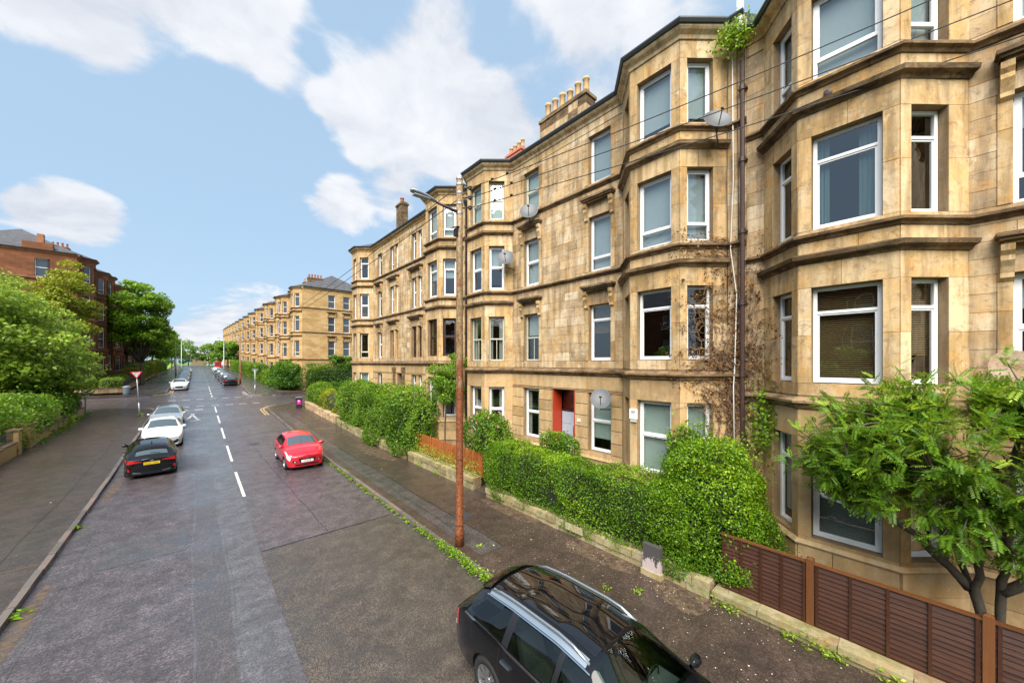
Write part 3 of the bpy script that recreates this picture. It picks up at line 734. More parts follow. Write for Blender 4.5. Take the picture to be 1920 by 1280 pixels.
def facade(name, label, F, length, dz, zb, bays, flats, group=None, mats=None, detail=2, styles=None, door=None, roof=6.5, seed=1, loc=None, wstyle=None, ends=(0, 0), k=1.0, gable=(1, 1)):
    """one tenement: bays = [(a0, a1)], flats = [(a0, a1, 'single'|'pair')]; detail 2 near, 1 middle, 0 far"""
    st, dr, mo, pa = mats or (m_stone, m_dress, m_mould, m_paint)
    root = empty(name, loc or F(length / 2, 0, zb), label, 'building', group); r = random.Random(seed); B = Build(root)
    L = {q: (v * k + dz if not isinstance(v, tuple) else (v[0] * k + dz, v[1] * k + dz)) for q, v in LV.items()}
    eav = L['eav']; floors = ['w0', 'w1', 'w2', 'w3']; ws = wstyle or {}
    far = 0 if detail == 2 else (1 if detail == 1 else 2)
    core = MB()
    # flat wall between bays
    holes = []
    for fi, (a0, a1, kind) in enumerate(flats):
        for fl in floors:
            if door and fl == 'w0' and fi == door[0]: continue
            holes.append((a0, a1) + L[fl] + (fi, fl, kind))
    if door: holes.append((door[1], door[2], zb + .05 if door[3] is None else door[3], L['w0'][1] + .05, -1, 'door', 'door'))
    edges = [0] + [x for b in bays for x in b] + [length]
    for a0, a1 in zip(edges[0::2], edges[1::2]):
        if a1 - a0 < .02: continue
        hs = [h for h in holes if a0 <= h[0] and h[1] <= a1]
        wall_core(core, F, a0, a1, zb - .6, eav - .05, hs)
        if detail == 2:
            mg = .17
            big = [(h[0] - mg, h[1] + mg, h[2] - (.0 if h[5] != 'w0' else .0), h[3] + .0) for h in hs]
            up = [(b[0], b[1], b[2], b[3]) for b, h in zip(big, hs)]
            B.lay(F, a0, a1, L['gs'] + .16, L['s3'] - .12, up, .335, .72, st, seed=seed)
            B.lay(F, a0, a1, L['s3'] + .06, eav - .62, up, .335, .72, st, seed=seed + 5)
            B.lay(F, a0, a1, eav - .60, eav - .32, [], .3, 1.5, dr, .02, seed=seed + 6)
            B.lay(F, a0, a1, L['gs'] - .62, L['gs'] - .14, [], .5, 2.4, pa, .018, .01, seed=seed + 7)
            B.lay(F, a0, a1, zb + .9, L['gs'] - .64, [(h[0] - .02, h[1] + .02, h[2], h[3]) for h in hs if h[5] in ('w0', 'door')], .40, 2.6, pa, .035, .028, seed=seed + 8)
            B.lay(F, a0, a1, zb - .1, zb + .88, [(h[0], h[1], h[2], h[3]) for h in hs if h[5] == 'door'], .48, 1.6, pa, .06, .012, seed=seed + 9)
            for h in hs:                       # dressed margins: jambs and lintel
                if h[5] in ('w0', 'door'): continue
                for (p, q) in ((h[0] - mg, h[0]), (h[1], h[1] + mg)): B.lay(F, p, q, h[2], h[3], [], .72, .5, dr, .03, .006, seed=seed + int(h[2] * 10))
    # windows in the flat wall
    for h in holes:
        fi, fl, kind = h[4:7]
        if kind == 'door': continue
        sty, fm, inn, fill = ws.get((('f', fi), fl), (r.choice(['low', 'mid', 'top']), m_white, r.choice(['room', 'blindg', 'net', 'room', 'blindw']), r.choice([1, .5, .3])))
        if kind == 'pair':
            c = (h[0] + h[1]) / 2
            mbm = MB(); mbm.fbox(F, c - .13, c + .13, -.2, -.02, h[2], h[3]); mbm.put('mullion', dr, root)
            for (p, q) in ((h[0], c - .13), (c + .13, h[1])): window(root, F, p + .01, q - .01, h[2] + .02, h[3] - .01, sty, fm, inn, fill=fill, far=far)
        else: window(root, F, h[0] + .01, h[1] - .01, h[2] + .02, h[3] - .01, sty, fm, inn, fill=fill, far=far)
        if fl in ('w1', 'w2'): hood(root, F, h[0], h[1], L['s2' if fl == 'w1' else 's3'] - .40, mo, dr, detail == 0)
    # canted bays
    for bi, (b0, b1) in enumerate(bays):
        sd = .84; c = [(b0, 0), (b0 + sd, BD), (b1 - sd, BD), (b1, 0)]
        for fi in range(3):
            p, q = Vector(c[fi]), Vector(c[fi + 1]); wl = (q - p).length
            w0, w1 = F(p.x, p.y, 0), F(q.x, q.y, 0)
            e = Vector(w1) - Vector(w0); nn = Vector((-e.y, e.x, 0))
            if nn.dot(F.n) < 0: nn = -nn
            G = Frame(w0, e, nn)
            ow = (wl - .44) if fi == 1 else .70
            o0 = (wl - ow) / 2 + (0 if fi == 1 else (.09 if fi == 0 else -.09)); o1 = o0 + ow
            hs = [(o0, o1) + L[f] for f in floors]
            wall_core(core, G, 0, wl, zb - .6, eav - .05, hs)
            if detail == 2:
                bh = [(h[0], h[1], h[2], h[3]) for h in hs]
                B.lay(G, 0, wl, L['gs'] + .16, L['bc2'] - .1, bh, .85, .8, dr, .014, .007, seed=seed + 31 + fi)
                B.lay(G, 0, wl, L['bc2'] + .1, L['s2'] - .1, [], .4, .95, dr, .014, .007, seed=seed + 32 + fi)
                B.lay(G, 0, wl, L['s2'] + .06, L['bc3'] - .1, bh, .85, .8, dr, .014, .007, seed=seed + 33 + fi)
                B.lay(G, 0, wl, L['bc3'] + .1, L['s3'] - .1, [], .4, .95, dr, .014, .007, seed=seed + 34 + fi)
                B.lay(G, 0, wl, L['s3'] + .06, eav - .32, bh, .75, .9, dr, .014, .007, seed=seed + 35 + fi)
                B.lay(G, 0, wl, zb + .9, L['gs'] - .14, bh, 1.3, 1.6, pa, .014, .006, seed=seed + 36 + fi)
                B.lay(G, 0, wl, zb - .1, zb + .88, [], .48, 1.2, pa, .05, .01, seed=seed + 37 + fi)
            for h, fl in zip(hs, floors):
                sty, fm, inn, fill = ws.get((('b', bi, fi), fl), ws.get((('b', bi), fl), (r.choice(['low', 'mid', 'top']), m_white, r.choice(['room', 'blindg', 'net', 'blindw']), r.choice([1, .5, .3]))))
                window(root, G, h[0] + .01, h[1] - .01, h[2] + .02, h[3] - .01, sty, fm, inn, fill=fill, far=far)
    wm = core.put('wall', m_mortar if detail == 2 else (mats[0] if mats else m_far), root)
    # mouldings along the whole plan path
    def path(a, b):
        pts = [(a, 0)]
        for (p, q) in bays: pts += [(p, 0), (p + .84, BD), (q - .84, BD), (q, 0)]
        pts.append((b, 0)); out = [pts[0]]
        for t in pts[1:]:
            if (Vector(t) - Vector(out[-1])).length > .02: out.append(t)
        return out
    full = path(0, length)
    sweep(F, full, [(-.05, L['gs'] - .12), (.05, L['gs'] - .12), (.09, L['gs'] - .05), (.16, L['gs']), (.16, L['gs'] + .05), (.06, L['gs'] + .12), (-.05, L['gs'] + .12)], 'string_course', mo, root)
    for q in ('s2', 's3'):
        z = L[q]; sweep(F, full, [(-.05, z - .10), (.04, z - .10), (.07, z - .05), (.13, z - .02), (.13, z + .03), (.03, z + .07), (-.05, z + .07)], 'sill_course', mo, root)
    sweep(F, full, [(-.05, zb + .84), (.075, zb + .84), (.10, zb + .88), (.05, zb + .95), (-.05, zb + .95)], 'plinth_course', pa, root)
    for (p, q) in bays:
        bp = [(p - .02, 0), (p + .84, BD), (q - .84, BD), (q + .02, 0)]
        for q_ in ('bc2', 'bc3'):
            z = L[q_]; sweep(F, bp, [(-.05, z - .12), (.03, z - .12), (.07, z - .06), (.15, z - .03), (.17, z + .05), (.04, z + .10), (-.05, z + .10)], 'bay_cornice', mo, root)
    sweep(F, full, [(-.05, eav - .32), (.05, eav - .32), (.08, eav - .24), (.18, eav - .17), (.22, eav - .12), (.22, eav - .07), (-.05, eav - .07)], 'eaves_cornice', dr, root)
    sweep(F, full, [(.10, eav - .07), (.27, eav - .07), (.31, eav), (.31, eav + .04), (.27, eav + .04), (.14, eav + .03), (-.25, eav + .03), (-.25, eav - .07)], 'gutter', m_lead, root)
    # roof, inner wall, gables
    rb = MB()
    for (p, q) in bays:
        c = [(p, .0), (p + .84, BD + .12), (q - .84, BD + .12), (q, .0)]
        V = [F(a, d + .08, eav + .02) for a, d in c] + [F((p + q) / 2, -2.2, eav + 1.5)]
        rb.add(V, [(0, 1, 4), (1, 2, 4), (2, 3, 4)])
    hp = 0.0
    V = [F(0, .12, eav + .02), F(length, .12, eav + .02), F(length - ends[1], -roof, eav + roof * .62), F(ends[0], -roof, eav + roof * .62), F(length, -2 * roof, eav), F(0, -2 * roof, eav)]
    rb.add(V, [(0, 1, 2, 3), (3, 2, 4, 5), (0, 3, 5), (1, 4, 2)]); rb.put('roof', m_slate, root)
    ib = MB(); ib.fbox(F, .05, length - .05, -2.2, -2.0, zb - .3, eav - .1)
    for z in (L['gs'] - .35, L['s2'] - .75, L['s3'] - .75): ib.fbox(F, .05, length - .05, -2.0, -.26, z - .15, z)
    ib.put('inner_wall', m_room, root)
    for on, (p, q) in zip(gable, ((0, .25), (length - .25, length))):
        if not on: continue
        gb = MB(); gb.fbox(F, p, q, -2 * roof, -.25, zb - .6, eav); gb.put('gable_wall', m_far if not mats else mats[0], root)
    B.flush()
    return root, L
# ------------------------------------------------------------------ the terrace on the right
FR = lambda s0, x=XF: Frame((x, s0), (0, 1), (-1, 0))
W3 = m_white
near_styles = {
    (('b', 0), 'w3'): ('low', W3, 'blindg', 1), (('b', 0), 'w2'): ('top', W3, 'room', 1), (('b', 0, 1), 'w2'): ('top', W3, 'teal', 1),
    (('b', 0), 'w1'): ('top', W3, 'slat', 1), (('b', 0, 0), 'w1'): ('top', W3, 'slat', .72), (('b', 0), 'w0'): ('top', W3, 'blindw', .9), (('b', 0, 1), 'w0'): ('hinge', W3, 'slatw', 1)}
b1, L1 = facade('tenement_building', 'nearest tan sandstone tenement with full-height canted bay behind the brown panel fence', FR(-8), 10.915, -.5, .5,
                [(7.363, 10.53)], [(5.95, 6.88, 'single')], 'sandstone tenements along the right pavement', seed=11, wstyle=near_styles, loc=(XF, -2, 0))
mid_styles = {
    (('b', 0), 'w3'): ('one', W3, 'blindg', .85), (('b', 0), 'w2'): ('low', W3, 'blindg', 1), (('b', 0), 'w1'): ('top', W3, 'slat', .35), (('b', 0, 1), 'w1'): ('top', W3, 'room', 1),
    (('b', 0), 'w0'): ('mid', W3, 'blindw', 1),
    (('b', 1), 'w3'): ('mid', m_cream, 'blindw', 1), (('b', 1), 'w2'): ('mid', W3, 'blindg', .5), (('b', 1), 'w1'): ('old', m_cream, 'curt', 1), (('b', 1), 'w0'): ('mid', W3, 'curt', 1),
    (('f', 0), 'w3'): ('one', W3, 'blindg', 1), (('f', 0), 'w2'): ('low', W3, 'blindg', 1), (('f', 0), 'w1'): ('top', W3, 'slat', .5), (('f', 0), 'w0'): ('mid', W3, 'blindw', .8),
    (('f', 1), 'w3'): ('mid', m_cream, 'blindw', 1), (('f', 1), 'w2'): ('mid', W3, 'net', 1), (('f', 1), 'w1'): ('old', m_cream, 'net', .45), (('f', 1), 'w0'): ('mid', W3, 'curt', 1)}
b2, L2 = facade('tenement_building', 'tan sandstone tenement with red door reveal and a long chimney of six pots', FR(2.915), 12.685, 0, .9,
                [(.46, 3.585), (9.135, 12.14)], [(4.045, 4.975, 'single'), (7.485, 8.405, 'single')], 'sandstone tenements along the right pavement',
                door=(-5, 5.61, 6.74, 1.15), seed=23, wstyle=mid_styles, loc=(XF, 9, 0))
far_styles = {(('b', 0), 'w3'): ('low', W3, 'net', 1), (('b', 0), 'w2'): ('top', W3, 'blindg', .5), (('b', 0), 'w1'): ('mid', m_brown, 'room', 1), (('f', 0), 'w1'): ('mid', m_brown, 'room', 1),
              (('f', 1), 'w1'): ('mid', m_tan, 'curt', 1), (('f', 0), 'w2'): ('mid', W3, 'net', 1), (('f', 1), 'w2'): ('mid', W3, 'net', 1), (('b', 1), 'w1'): ('low', m_cream, 'room', 1)}
b3, L3 = facade('tenement_building', 'tan sandstone tenement at the street corner with paired narrow windows and a single small chimney', FR(15.6), 16.9, .3, 1.2,
                [(.45, 3.6), (13.4, 16.3)], [(5.09, 6.54, 'pair'), (8.6, 10.07, 'pair'), (11.56, 12.46, 'single')], 'sandstone tenements along the right pavement',
                door=(1, 7.9, 8.85, 1.6), seed=37, wstyle=far_styles, loc=(XF, 24, 0))
# doorway of the middle tenement
F2 = FR(2.915)
def doorway(root, F, a0, a1, z0, z1, side, leaf, glassy=True):
    D = .55
    mb = MB(); mb.fbox(F, a0 + .005, a0 + .05, -D + .05, .0, z0, z1 - .01); mb.fbox(F, a1 - .05, a1 - .005, -D + .05, .0, z0, z1 - .01); mb.put('door_reveal', side, root)
    mb = MB(); mb.fbox(F, a0, a1, -D - .05, -D + .05, z1 - .9, z1 - .86); mb.fbox(F, a0, a1, -D - .01, -.06, z1 - .04, z1 - .005); mb.put('door_lintel', m_brown, root)
    d = MB(); zt = z1 - .93; d.fbox(F, a0 + .06, a1 - .06, -D - .02, -D + .03, z0, zt)
    w = (a1 - a0 - .12)
    for (p, q, b, t) in ((.08, .46, .08, .34), (.54, .92, .08, .34), (.08, .46, .40, .95), (.54, .92, .78, .95)):
        d.fbox(F, a0 + .06 + w * p, a0 + .06 + w * q, -D + .03, -D + .045, z0 + (zt - z0) * b, z0 + (zt - z0) * t)
    dl = d.put('door', leaf, root)
    g = MB(); g.fbox(F, a0 + .06 + w * .16, a0 + .06 + w * .42, -D + .03, -D + .05, z0 + (zt - z0) * .44, z0 + (zt - z0) * .74); g.put('door_pane', m_black, dl)
    h = MB(); h.tube([F(a0 + .16, -D + .07, z0 + .95), F(a0 + .28, -D + .07, z0 + .95)], .012); h.put('handle', m_galv, dl)
    f = MB(); f.fbox(F, a0 + .06, a1 - .06, -D, -D + .005, z1 - .86, z1 - .05); f.put('fanlight', m_glass, root)
    s = MB()
    for i in range(4): s.fbox(F, a0 - .15, a1 + .15, -D if i == 0 else .28 * (i - 1), .28 * i + .1, z0 - .17 * (i + 1), z0 - .17 * i)
    s.put('doorstep', m_paint, root)
doorway(b2, F2, 5.61, 6.74, 1.15, 4.17, m_redpaint, m_door)
p = MB(); p.fbox(F2, 5.32, 5.46, .04, .06, 3.02, 3.12); p.put('number_plaque', m_white, b2)
doorway(b3, FR(15.6), 7.9, 8.85, 1.6, 4.47, m_tan, m_brown)
for a in (7.62, 9.13):
    mb = MB(); Fx = FR(15.6); mb.fbox(Fx, a - .11, a + .11, 0, .16, 3.2, 4.9); mb.fbox(Fx, a - .14, a + .14, 0, .22, 4.6, 4.9); mb.put('door_bracket', m_mould, b3)
# chimneys and rooftop clutter
ch2 = chimney(b2, 11.17, 11.73, 8.37, 10.78, 14.1, 15.72, 6, m_mould, m_pot, ph=.62, pr=.13)
rc = random.Random(5)
for k in range(4):
    y = 8.35
    while y < 10.79:
        l = min(rc.uniform(.4, .75), 10.8 - y); l = 10.8 - y if 10.8 - y - l < .2 else l
        put('stone', unit(m_stone if rc.random() < .6 else m_mould), ch2, (11.45, y + l / 2, 14.12 + k * .345 + .17), (0, 0, 0), (.60, l - .012, .333)); y += l
chimney(b2, 14.6, 15.2, 15.7, 17.1, 15.5, 18.25, 4, m_pinkren, m_pot, ph=.5)
chimney(b3, 11.1, 11.6, 24.6, 25.5, 14.3, 16.9, 1, m_mould, m_potr, ph=.4, pr=.14)
# pipes
def downpipe(root, x, y, z0, z1, mat):
    mb = MB(); mb.tube([(x, y, z0), (x, y, z1)], .055, 10); z = z0 + .6
    while z < z1: mb.lathe([(.055, z - .07), (.078, z - .06), (.078, z + .06), (.055, z + .07)], 10, (x, y, 0)); mb.box(x, x + .12, y - .1, y + .1, z - .02, z + .02); z += 1.85
    mb.lathe([(.06, z1 - .05), (.14, z1 + .22), (.14, z1 + .3)], 10, (x, y, 0)); return mb.put('downpipe', mat, root, smooth=False)
downpipe(b2, 10.58, 2.98, .6, 13.4, m_iron); downpipe(b3, 10.58, 15.62, .6, 13.4, m_black); downpipe(b1, 10.58, -1.6, .2, .5, m_iron)
mb = MB(); mb.box(10.45, 10.6, 2.95, 3.07, 13.6, 14.8); mb.put('white_vent_pipe', m_white, b2)
def cable(pts, r, name, mat, root=None, n=5, **kw):
    mb = MB(); mb.tube(pts, r, n); return mb.put(name, mat, root, smooth=True, **kw)
cable([(10.6, 3.22, 13.9), (10.62, 3.2, 10), (10.6, 3.26, 8.2), (10.61, 3.12, 7.0), (10.6, 3.16, 5.1), (10.5, 3.16, 4.6), (10.6, 3.15, 1.2)], .014, 'white_cable', m_cable, b2)
cable([(10.62, 3.02 + .1, 13.8), (10.62, 3.08, 9.2), (10.62, 3.1, 5.2)], .009, 'black_cable', m_wire, b2)
cable([(10.62, 3.32, 13.8), (10.62, 3.35, 9.9), (10.62, 3.33, 6.2)], .009, 'black_cable', m_wire, b2)
# air brick and vent in the near plinth, eye bolt on the apron
mb = MB(); mb.fbox(FR(-8), 8.6, 9.6, BD + .05, BD + .12, .92, 1.0); mb.put('vent_ledge', m_mould, b1)
mb = MB(); mb.lathe([(.03, 0), (.07, .01), (.07, .05), (.03, .05)], 14, (9.65, 1.2, 0), 'x'); me = mb.mesh('wall_bolt', m_iron)
put('wall_bolt', me, b1, (0, 0, 10.72))
# ---- the corner block beyond the side street
X4 = 11.4; mats_far = (m_far, m_far, m_mould, m_far)
ORD = 'zeroth first second third fourth fifth sixth seventh eighth ninth tenth eleventh twelfth'.split()
for i in range(13):
    s0 = 58 + 14 * i; dz = .27 + .50 * i; lab = ('tan sandstone corner tenement facing the side street behind its tall hedge' if i == 0 else '%s tenement of the far terrace counting away from its corner block' % ORD[i])
    b, L = facade('far_tenement_building', lab, FR(s0, X4), 13.98, dz, zr(s0 + 7) + .6, [(.6, 3.9), (10.1, 13.4)], [(5.0, 5.95, 'single'), (7.9, 8.85, 'single')],
                  'far terrace units' , mats=mats_far, detail=1 if i < 2 else 0, seed=50 + i, k=1.12, roof=5, ends=(4.5, 0) if i == 0 else (0, 0), gable=(i > 0, 1), loc=(X4, s0 + 7, zr(s0)))
    e = LV['eav'] * 1.12 + dz
    chimney(b, 14.2, 16.6, s0 + 13.5, s0 + 14.3, e, e + 3.4, 5 if i < 4 else 3, m_mould, m_pot, along='x', ph=.6)
    if i == 0: chimney(b, 12.6, 14.6, 60.5, 61.2, e, e + 2.0, 5, m_mould, m_potr, along='x', ph=.5); bg4, L4 = b, L
def gable_face(root, F, a0, a1, zb, L, wins, mats, floors=('w1', 'w2', 'w3')):
    mb = MB(); hs = [(p, q) + L[f] for f in floors for (p, q) in wins]
    wall_core(mb, F, a0, a1, zb, L['eav'] - .05, hs, d=.0); mb.put('gable_front', mats[0], root)
    for f in floors:
        for (p, q) in wins:
            window(root, F, p, q, L[f][0], L[f][1], 'mid', m_white, far=1)
            if f != 'w3': hood(root, F, p, q, L['s2' if f == 'w1' else 's3'] - .42, mats[2], mats[1], False)
    pts = [(a0, 0), (a1, 0)]
    for z, nm in ((L['gs'], 'string_course'), (L['s2'], 'sill_course'), (L['s3'], 'sill_course')):
        sweep(F, pts, [(-.03, z - .1), (.05, z - .1), (.13, z - .02), (.13, z + .03), (.03, z + .08), (-.03, z + .08)], nm, mats[2], root)
    e = L['eav']; sweep(F, pts, [(-.05, e - .3), (.06, e - .3), (.2, e - .12), (.2, e - .07), (-.05, e - .07)], 'eaves_cornice', mats[1], root)
    sweep(F, pts, [(.1, e - .07), (.27, e - .07), (.31, e + .04), (-.25, e + .04), (-.25, e - .07)], 'gutter', m_lead, root)
gable_face(bg4, Frame((X4, 57.95), (1, 0), (0, -1)), 0, 10.0, zr(58) - .2, L4, [(3.3, 4.26), (5.4, 6.37), (7.6, 8.5)], mats_far)
# ---- red sandstone block on the left
X5 = -10.6; mats_red = (m_redfar, m_redd, m_mould, m_redd)
FLf = lambda s0, x=X5: Frame((x, s0), (0, 1), (1, 0))
for i in range(4):
    s0 = 66 + 14.5 * i; dz = 1.0 + .45 * i
    lab = 'red sandstone corner tenement with slate roof beyond the left side street' if i == 0 else '%s red sandstone tenement up the left side after the corner one' % ORD[i]
    b, L = facade('red_tenement_building', lab, FLf(s0), 14.48, dz, zr(s0) + .5, [(1.2, 4.5), (9.9, 13.2)], [(5.7, 6.7, 'single'), (8.0, 9.0, 'single')], 'red tenements on the left',
                  mats=mats_red, detail=1 if i < 2 else 0, seed=80 + i, k=1.2, roof=5, ends=(4.5, 0) if i == 0 else (0, 0), gable=(i > 0, 1), loc=(X5, s0 + 7, zr(s0)))
    e = LV['eav'] * 1.2 + dz
    chimney(b, -16.6, -13.6, s0 + 13.9, s0 + 14.7, e, e + 3.6, 7, m_redfar, m_potr, along='x', ph=.55)
    if i == 0:
        gable_face(b, Frame((X5, 65.95), (-1, 0), (0, -1)), 0, 10.0, zr(66) - .2, L, [(2.0, 3.1)], mats_red)
        chimney(b, -14.6, -12.4, 66.1, 66.6, e - .1, e + 1.1, 0, m_redfar, m_potr, along='x', cap=False)
        mb = MB(); mb.box(-13.7, -13.2, 66.7, 67.2, e, e + 2.0); mb.put('roof_stack', m_redd, b)
# small pale houses closing the view over the crest
for i, (x, y, w, h, m) in enumerate(((9, 268, 9, 8.5, m_white), (17, 285, 10, 9.5, m_dishr), (2, 300, 9, 7.0, m_dishr))):
    r_ = empty('distant_house', (x, y, 3.9), ['pale distant house nearest the crest of the road', 'distant house peeping over trees right of the crest', 'distant house low beyond the crest of the road'][i], 'house')
    z = 3.9; mb = MB(); mb.box(x - w / 2, x + w / 2, y - 4, y + 4, z, z + h * .62); mb.put('wall', m, r_)
    mb = MB(); mb.add([(x - w / 2 - .3, y - 4.3, z + h * .6), (x + w / 2 + .3, y - 4.3, z + h * .6), (x + w / 2 + .3, y + 4.3, z + h * .6), (x - w / 2 - .3, y + 4.3, z + h * .6), (x - w / 2 + 2, y, z + h), (x + w / 2 - 2, y, z + h)],
                      [(0, 1, 5, 4), (1, 2, 5), (2, 3, 4, 5), (3, 0, 4)]); rf = mb.put('roof', m_slate, r_)
    chimney(r_, x - .4, x + .4, y - .5, y + .5, z + h * .8, z + h + 1.2, 2, m, m_pot)
    for k in (-.28, .05, .3):
        mb = MB(); mb.box(x + w * k, x + w * k + 1.1, y - 4.06, y - 4.0, z + h * .34, z + h * .52); mb.put('window', m_fglass, r_)

# the block across the street, outside the frame on the left: the near windows and car roofs mirror it
bo, Lo = facade('red_tenement_building', 'red sandstone tenement opposite the near terrace, beyond the left frame edge', FLf(-32, -19.5), 58, -1.6, .4, [(4, 7.3), (14, 17.3), (22, 25.3), (33, 36.3), (44, 47.3), (53, 56.3)],
                [(9, 10, 'single'), (19.5, 20.5, 'single'), (29, 30, 'single'), (40, 41, 'single'), (50, 51, 'single')], 'red tenements on the left', mats=mats_red, detail=0, seed=95, k=.9, roof=5, loc=(-19.5, -3, 0))
# ------------------------------------------------------------------ street furniture, walls, fences
def on(s, extra=.12): return zr(s) + extra
# rusty pole with lamp and overhead service wires
PX, PY = 5.5, 8.43
pole = empty('lamp_pole', (PX, PY, .12), 'tall rusty street pole with lamp arm and wires on the right pavement', 'lamp post')
mb = MB(); mb.lathe([(.125, .1), (.125, .55), (.105, .6), (.10, 4), (.092, 8), (.088, 10.3)], 16, (PX, PY, 0)); mb.put('post', m_rust, pole, smooth=True)
mb = MB(); mb.lathe([(.1, 10.3), (.09, 10.36), (.03, 10.38)], 14, (PX, PY, 0)); mb.put('cap', m_galv, pole)
for z in (.72, 2.55, 9.62, 9.92, 10.16, 9.36):
    mb = MB(); mb.lathe([(.09, z - .03), (.118 if z < 3 else .1, z - .025), (.118 if z < 3 else .1, z + .025), (.09, z + .03)], 14, (PX, PY, 0)); mb.put('band', m_galv if z > 3 else m_rust, pole)
mb = MB(); mb.tube([(PX, PY, 9.38), (PX - .3, PY, 9.40), (PX - .72, PY, 9.46)], [.045, .04, .035], 10); mb.put('arm', m_iron, pole, smooth=True)
mb = MB(); prof = [(0, .05, .03), (.08, .07, .05), (.3, .11, .075), (.55, .12, .07), (.72, .10, .035), (.76, .03, .015)]; V = []
for (d, w, h) in prof:
    for k in range(12):
        an = 2 * math.pi * k / 12; V.append((PX - .70 - d, PY + w * math.cos(an), 9.46 + d * .12 + h * (math.sin(an) if math.sin(an) > 0 else .45 * math.sin(an))))
mb.add(V, [(i * 12 + j, i * 12 + (j + 1) % 12, (i + 1) * 12 + (j + 1) % 12, (i + 1) * 12 + j) for i in range(5) for j in range(12)] + [tuple(range(12)), tuple(60 + j for j in range(12))[::-1]])
lh = mb.put('lamp_head', m_galv, pole, smooth=True)
mb = MB(); mb.box(PX - 1.38, PX - .95, PY - .085, PY + .085, 9.455, 9.475); mb.put('lens', m_blindg, lh)
mb = MB(); mb.box(PX - .16, PX - .09, PY - .06, PY + .06, 8.7, 8.9); mb.add([(PX - .26, PY - .1, 8.9), (PX - .06, PY - .1, 8.97), (PX - .06, PY + .1, 8.97), (PX - .26, PY + .1, 8.9)], [(0, 1, 2, 3)]); mb.put('junction_box', m_black, pole)
WZ = (10.05, 9.78, 9.50)
ends = ((9.95, -.55, 11.72), (10.66, -1.28, 11.5), (10.66, -1.25, 10.82))
for z in WZ:
    mb = MB(); mb.tube([(PX, PY, z), (PX + .18, PY - .2, z + .01)], .02, 6)
    mb.lathe([(.02, -.06), (.05, -.04), (.05, -.01), (.03, 0), (.05, .01), (.05, .04), (.02, .06)], 10, (PX + .2, PY - .22, z)); mb.put('insulator', m_black, pole, smooth=True)
def sag(a, b, drop, n=14):
    a, b = Vector(a), Vector(b); return [a + (b - a) * (i / n) + Vector((0, 0, -drop * 4 * (i / n) * (1 - i / n))) for i in range(n + 1)]
for i, (z, e) in enumerate(zip(WZ, ends)):
    w = cable(sag((PX + .2, PY - .22, z), e, .10), .011, 'service_wire', m_wire, None, 5)
    tag(w, ['highest black service wire strung from pole to near tenement', 'middle black service wire strung from pole towards frame edge', 'lowest black service wire passing the near bay window'][i], 'wire', 'service wires')
    a = Vector((PX + .2, PY - .22, z)); b_ = Vector(e)
    for t in (.07, .115):
        c = a + (b_ - a) * t; mb = MB(); mb.lathe([(.012, -.05), (.032, -.02), (.032, .02), (.012, .05)], 8, tuple(c), 'y'); mb.put('insulator', m_black, w)
# pole further along and two faint lines to it
def plain_pole(x, s, h, mat, label, name='lamp_post', arm=1, r=.09):
    p = empty(name, (x, s, on(s)), label, 'lamp post'); z = on(s)
    mb = MB(); mb.lathe([(r * 1.35, z), (r * 1.35, z + 1), (r, z + 1.05), (r * .75, z + h)], 12, (x, s, 0)); mb.put('post', mat, p, smooth=True)
    if arm:
        mb = MB(); mb.tube([(x, s, z + h - .1), (x + arm * .8, s, z + h + .1)], .035, 8); mb.put('arm', mat, p)
        mb = MB(); mb.box(min(x + arm * .75, x + arm * 1.4), max(x + arm * .75, x + arm * 1.4), s - .1, s + .1, z + h + .06, z + h + .18); mb.put('lamp_head', m_galv, p)
    return p
plain_pole(5.45, 74, 8.0, m_rust, 'rusty pole beside the first dark car beyond the junction', 'lamp_post', -1)
plain_pole(5.5, 122, 9.0, m_galv, 'slim grey lamp post further up the right pavement', 'lamp_post', -1)
plain_pole(-3.15, 101, 7.5, m_iron, 'dark brown post on the far left pavement beside parked cars', 'lamp_post', 0)
plain_pole(-3.2, 140, 9.0, m_galv, 'thin lamp post far up the left pavement', 'lamp_post', 1)
for i, (z0, z1) in enumerate(((10.15, 9.5), (9.78, 9.2))):
    tag(cable(sag((PX, PY, z0), (5.45, 74, z1), .9, 20), .012, 'service_wire', m_wire), ['upper faint wire running up the street from the rusty pole', 'lower faint wire running up the street from the rusty pole'][i], 'wire', 'service wires')
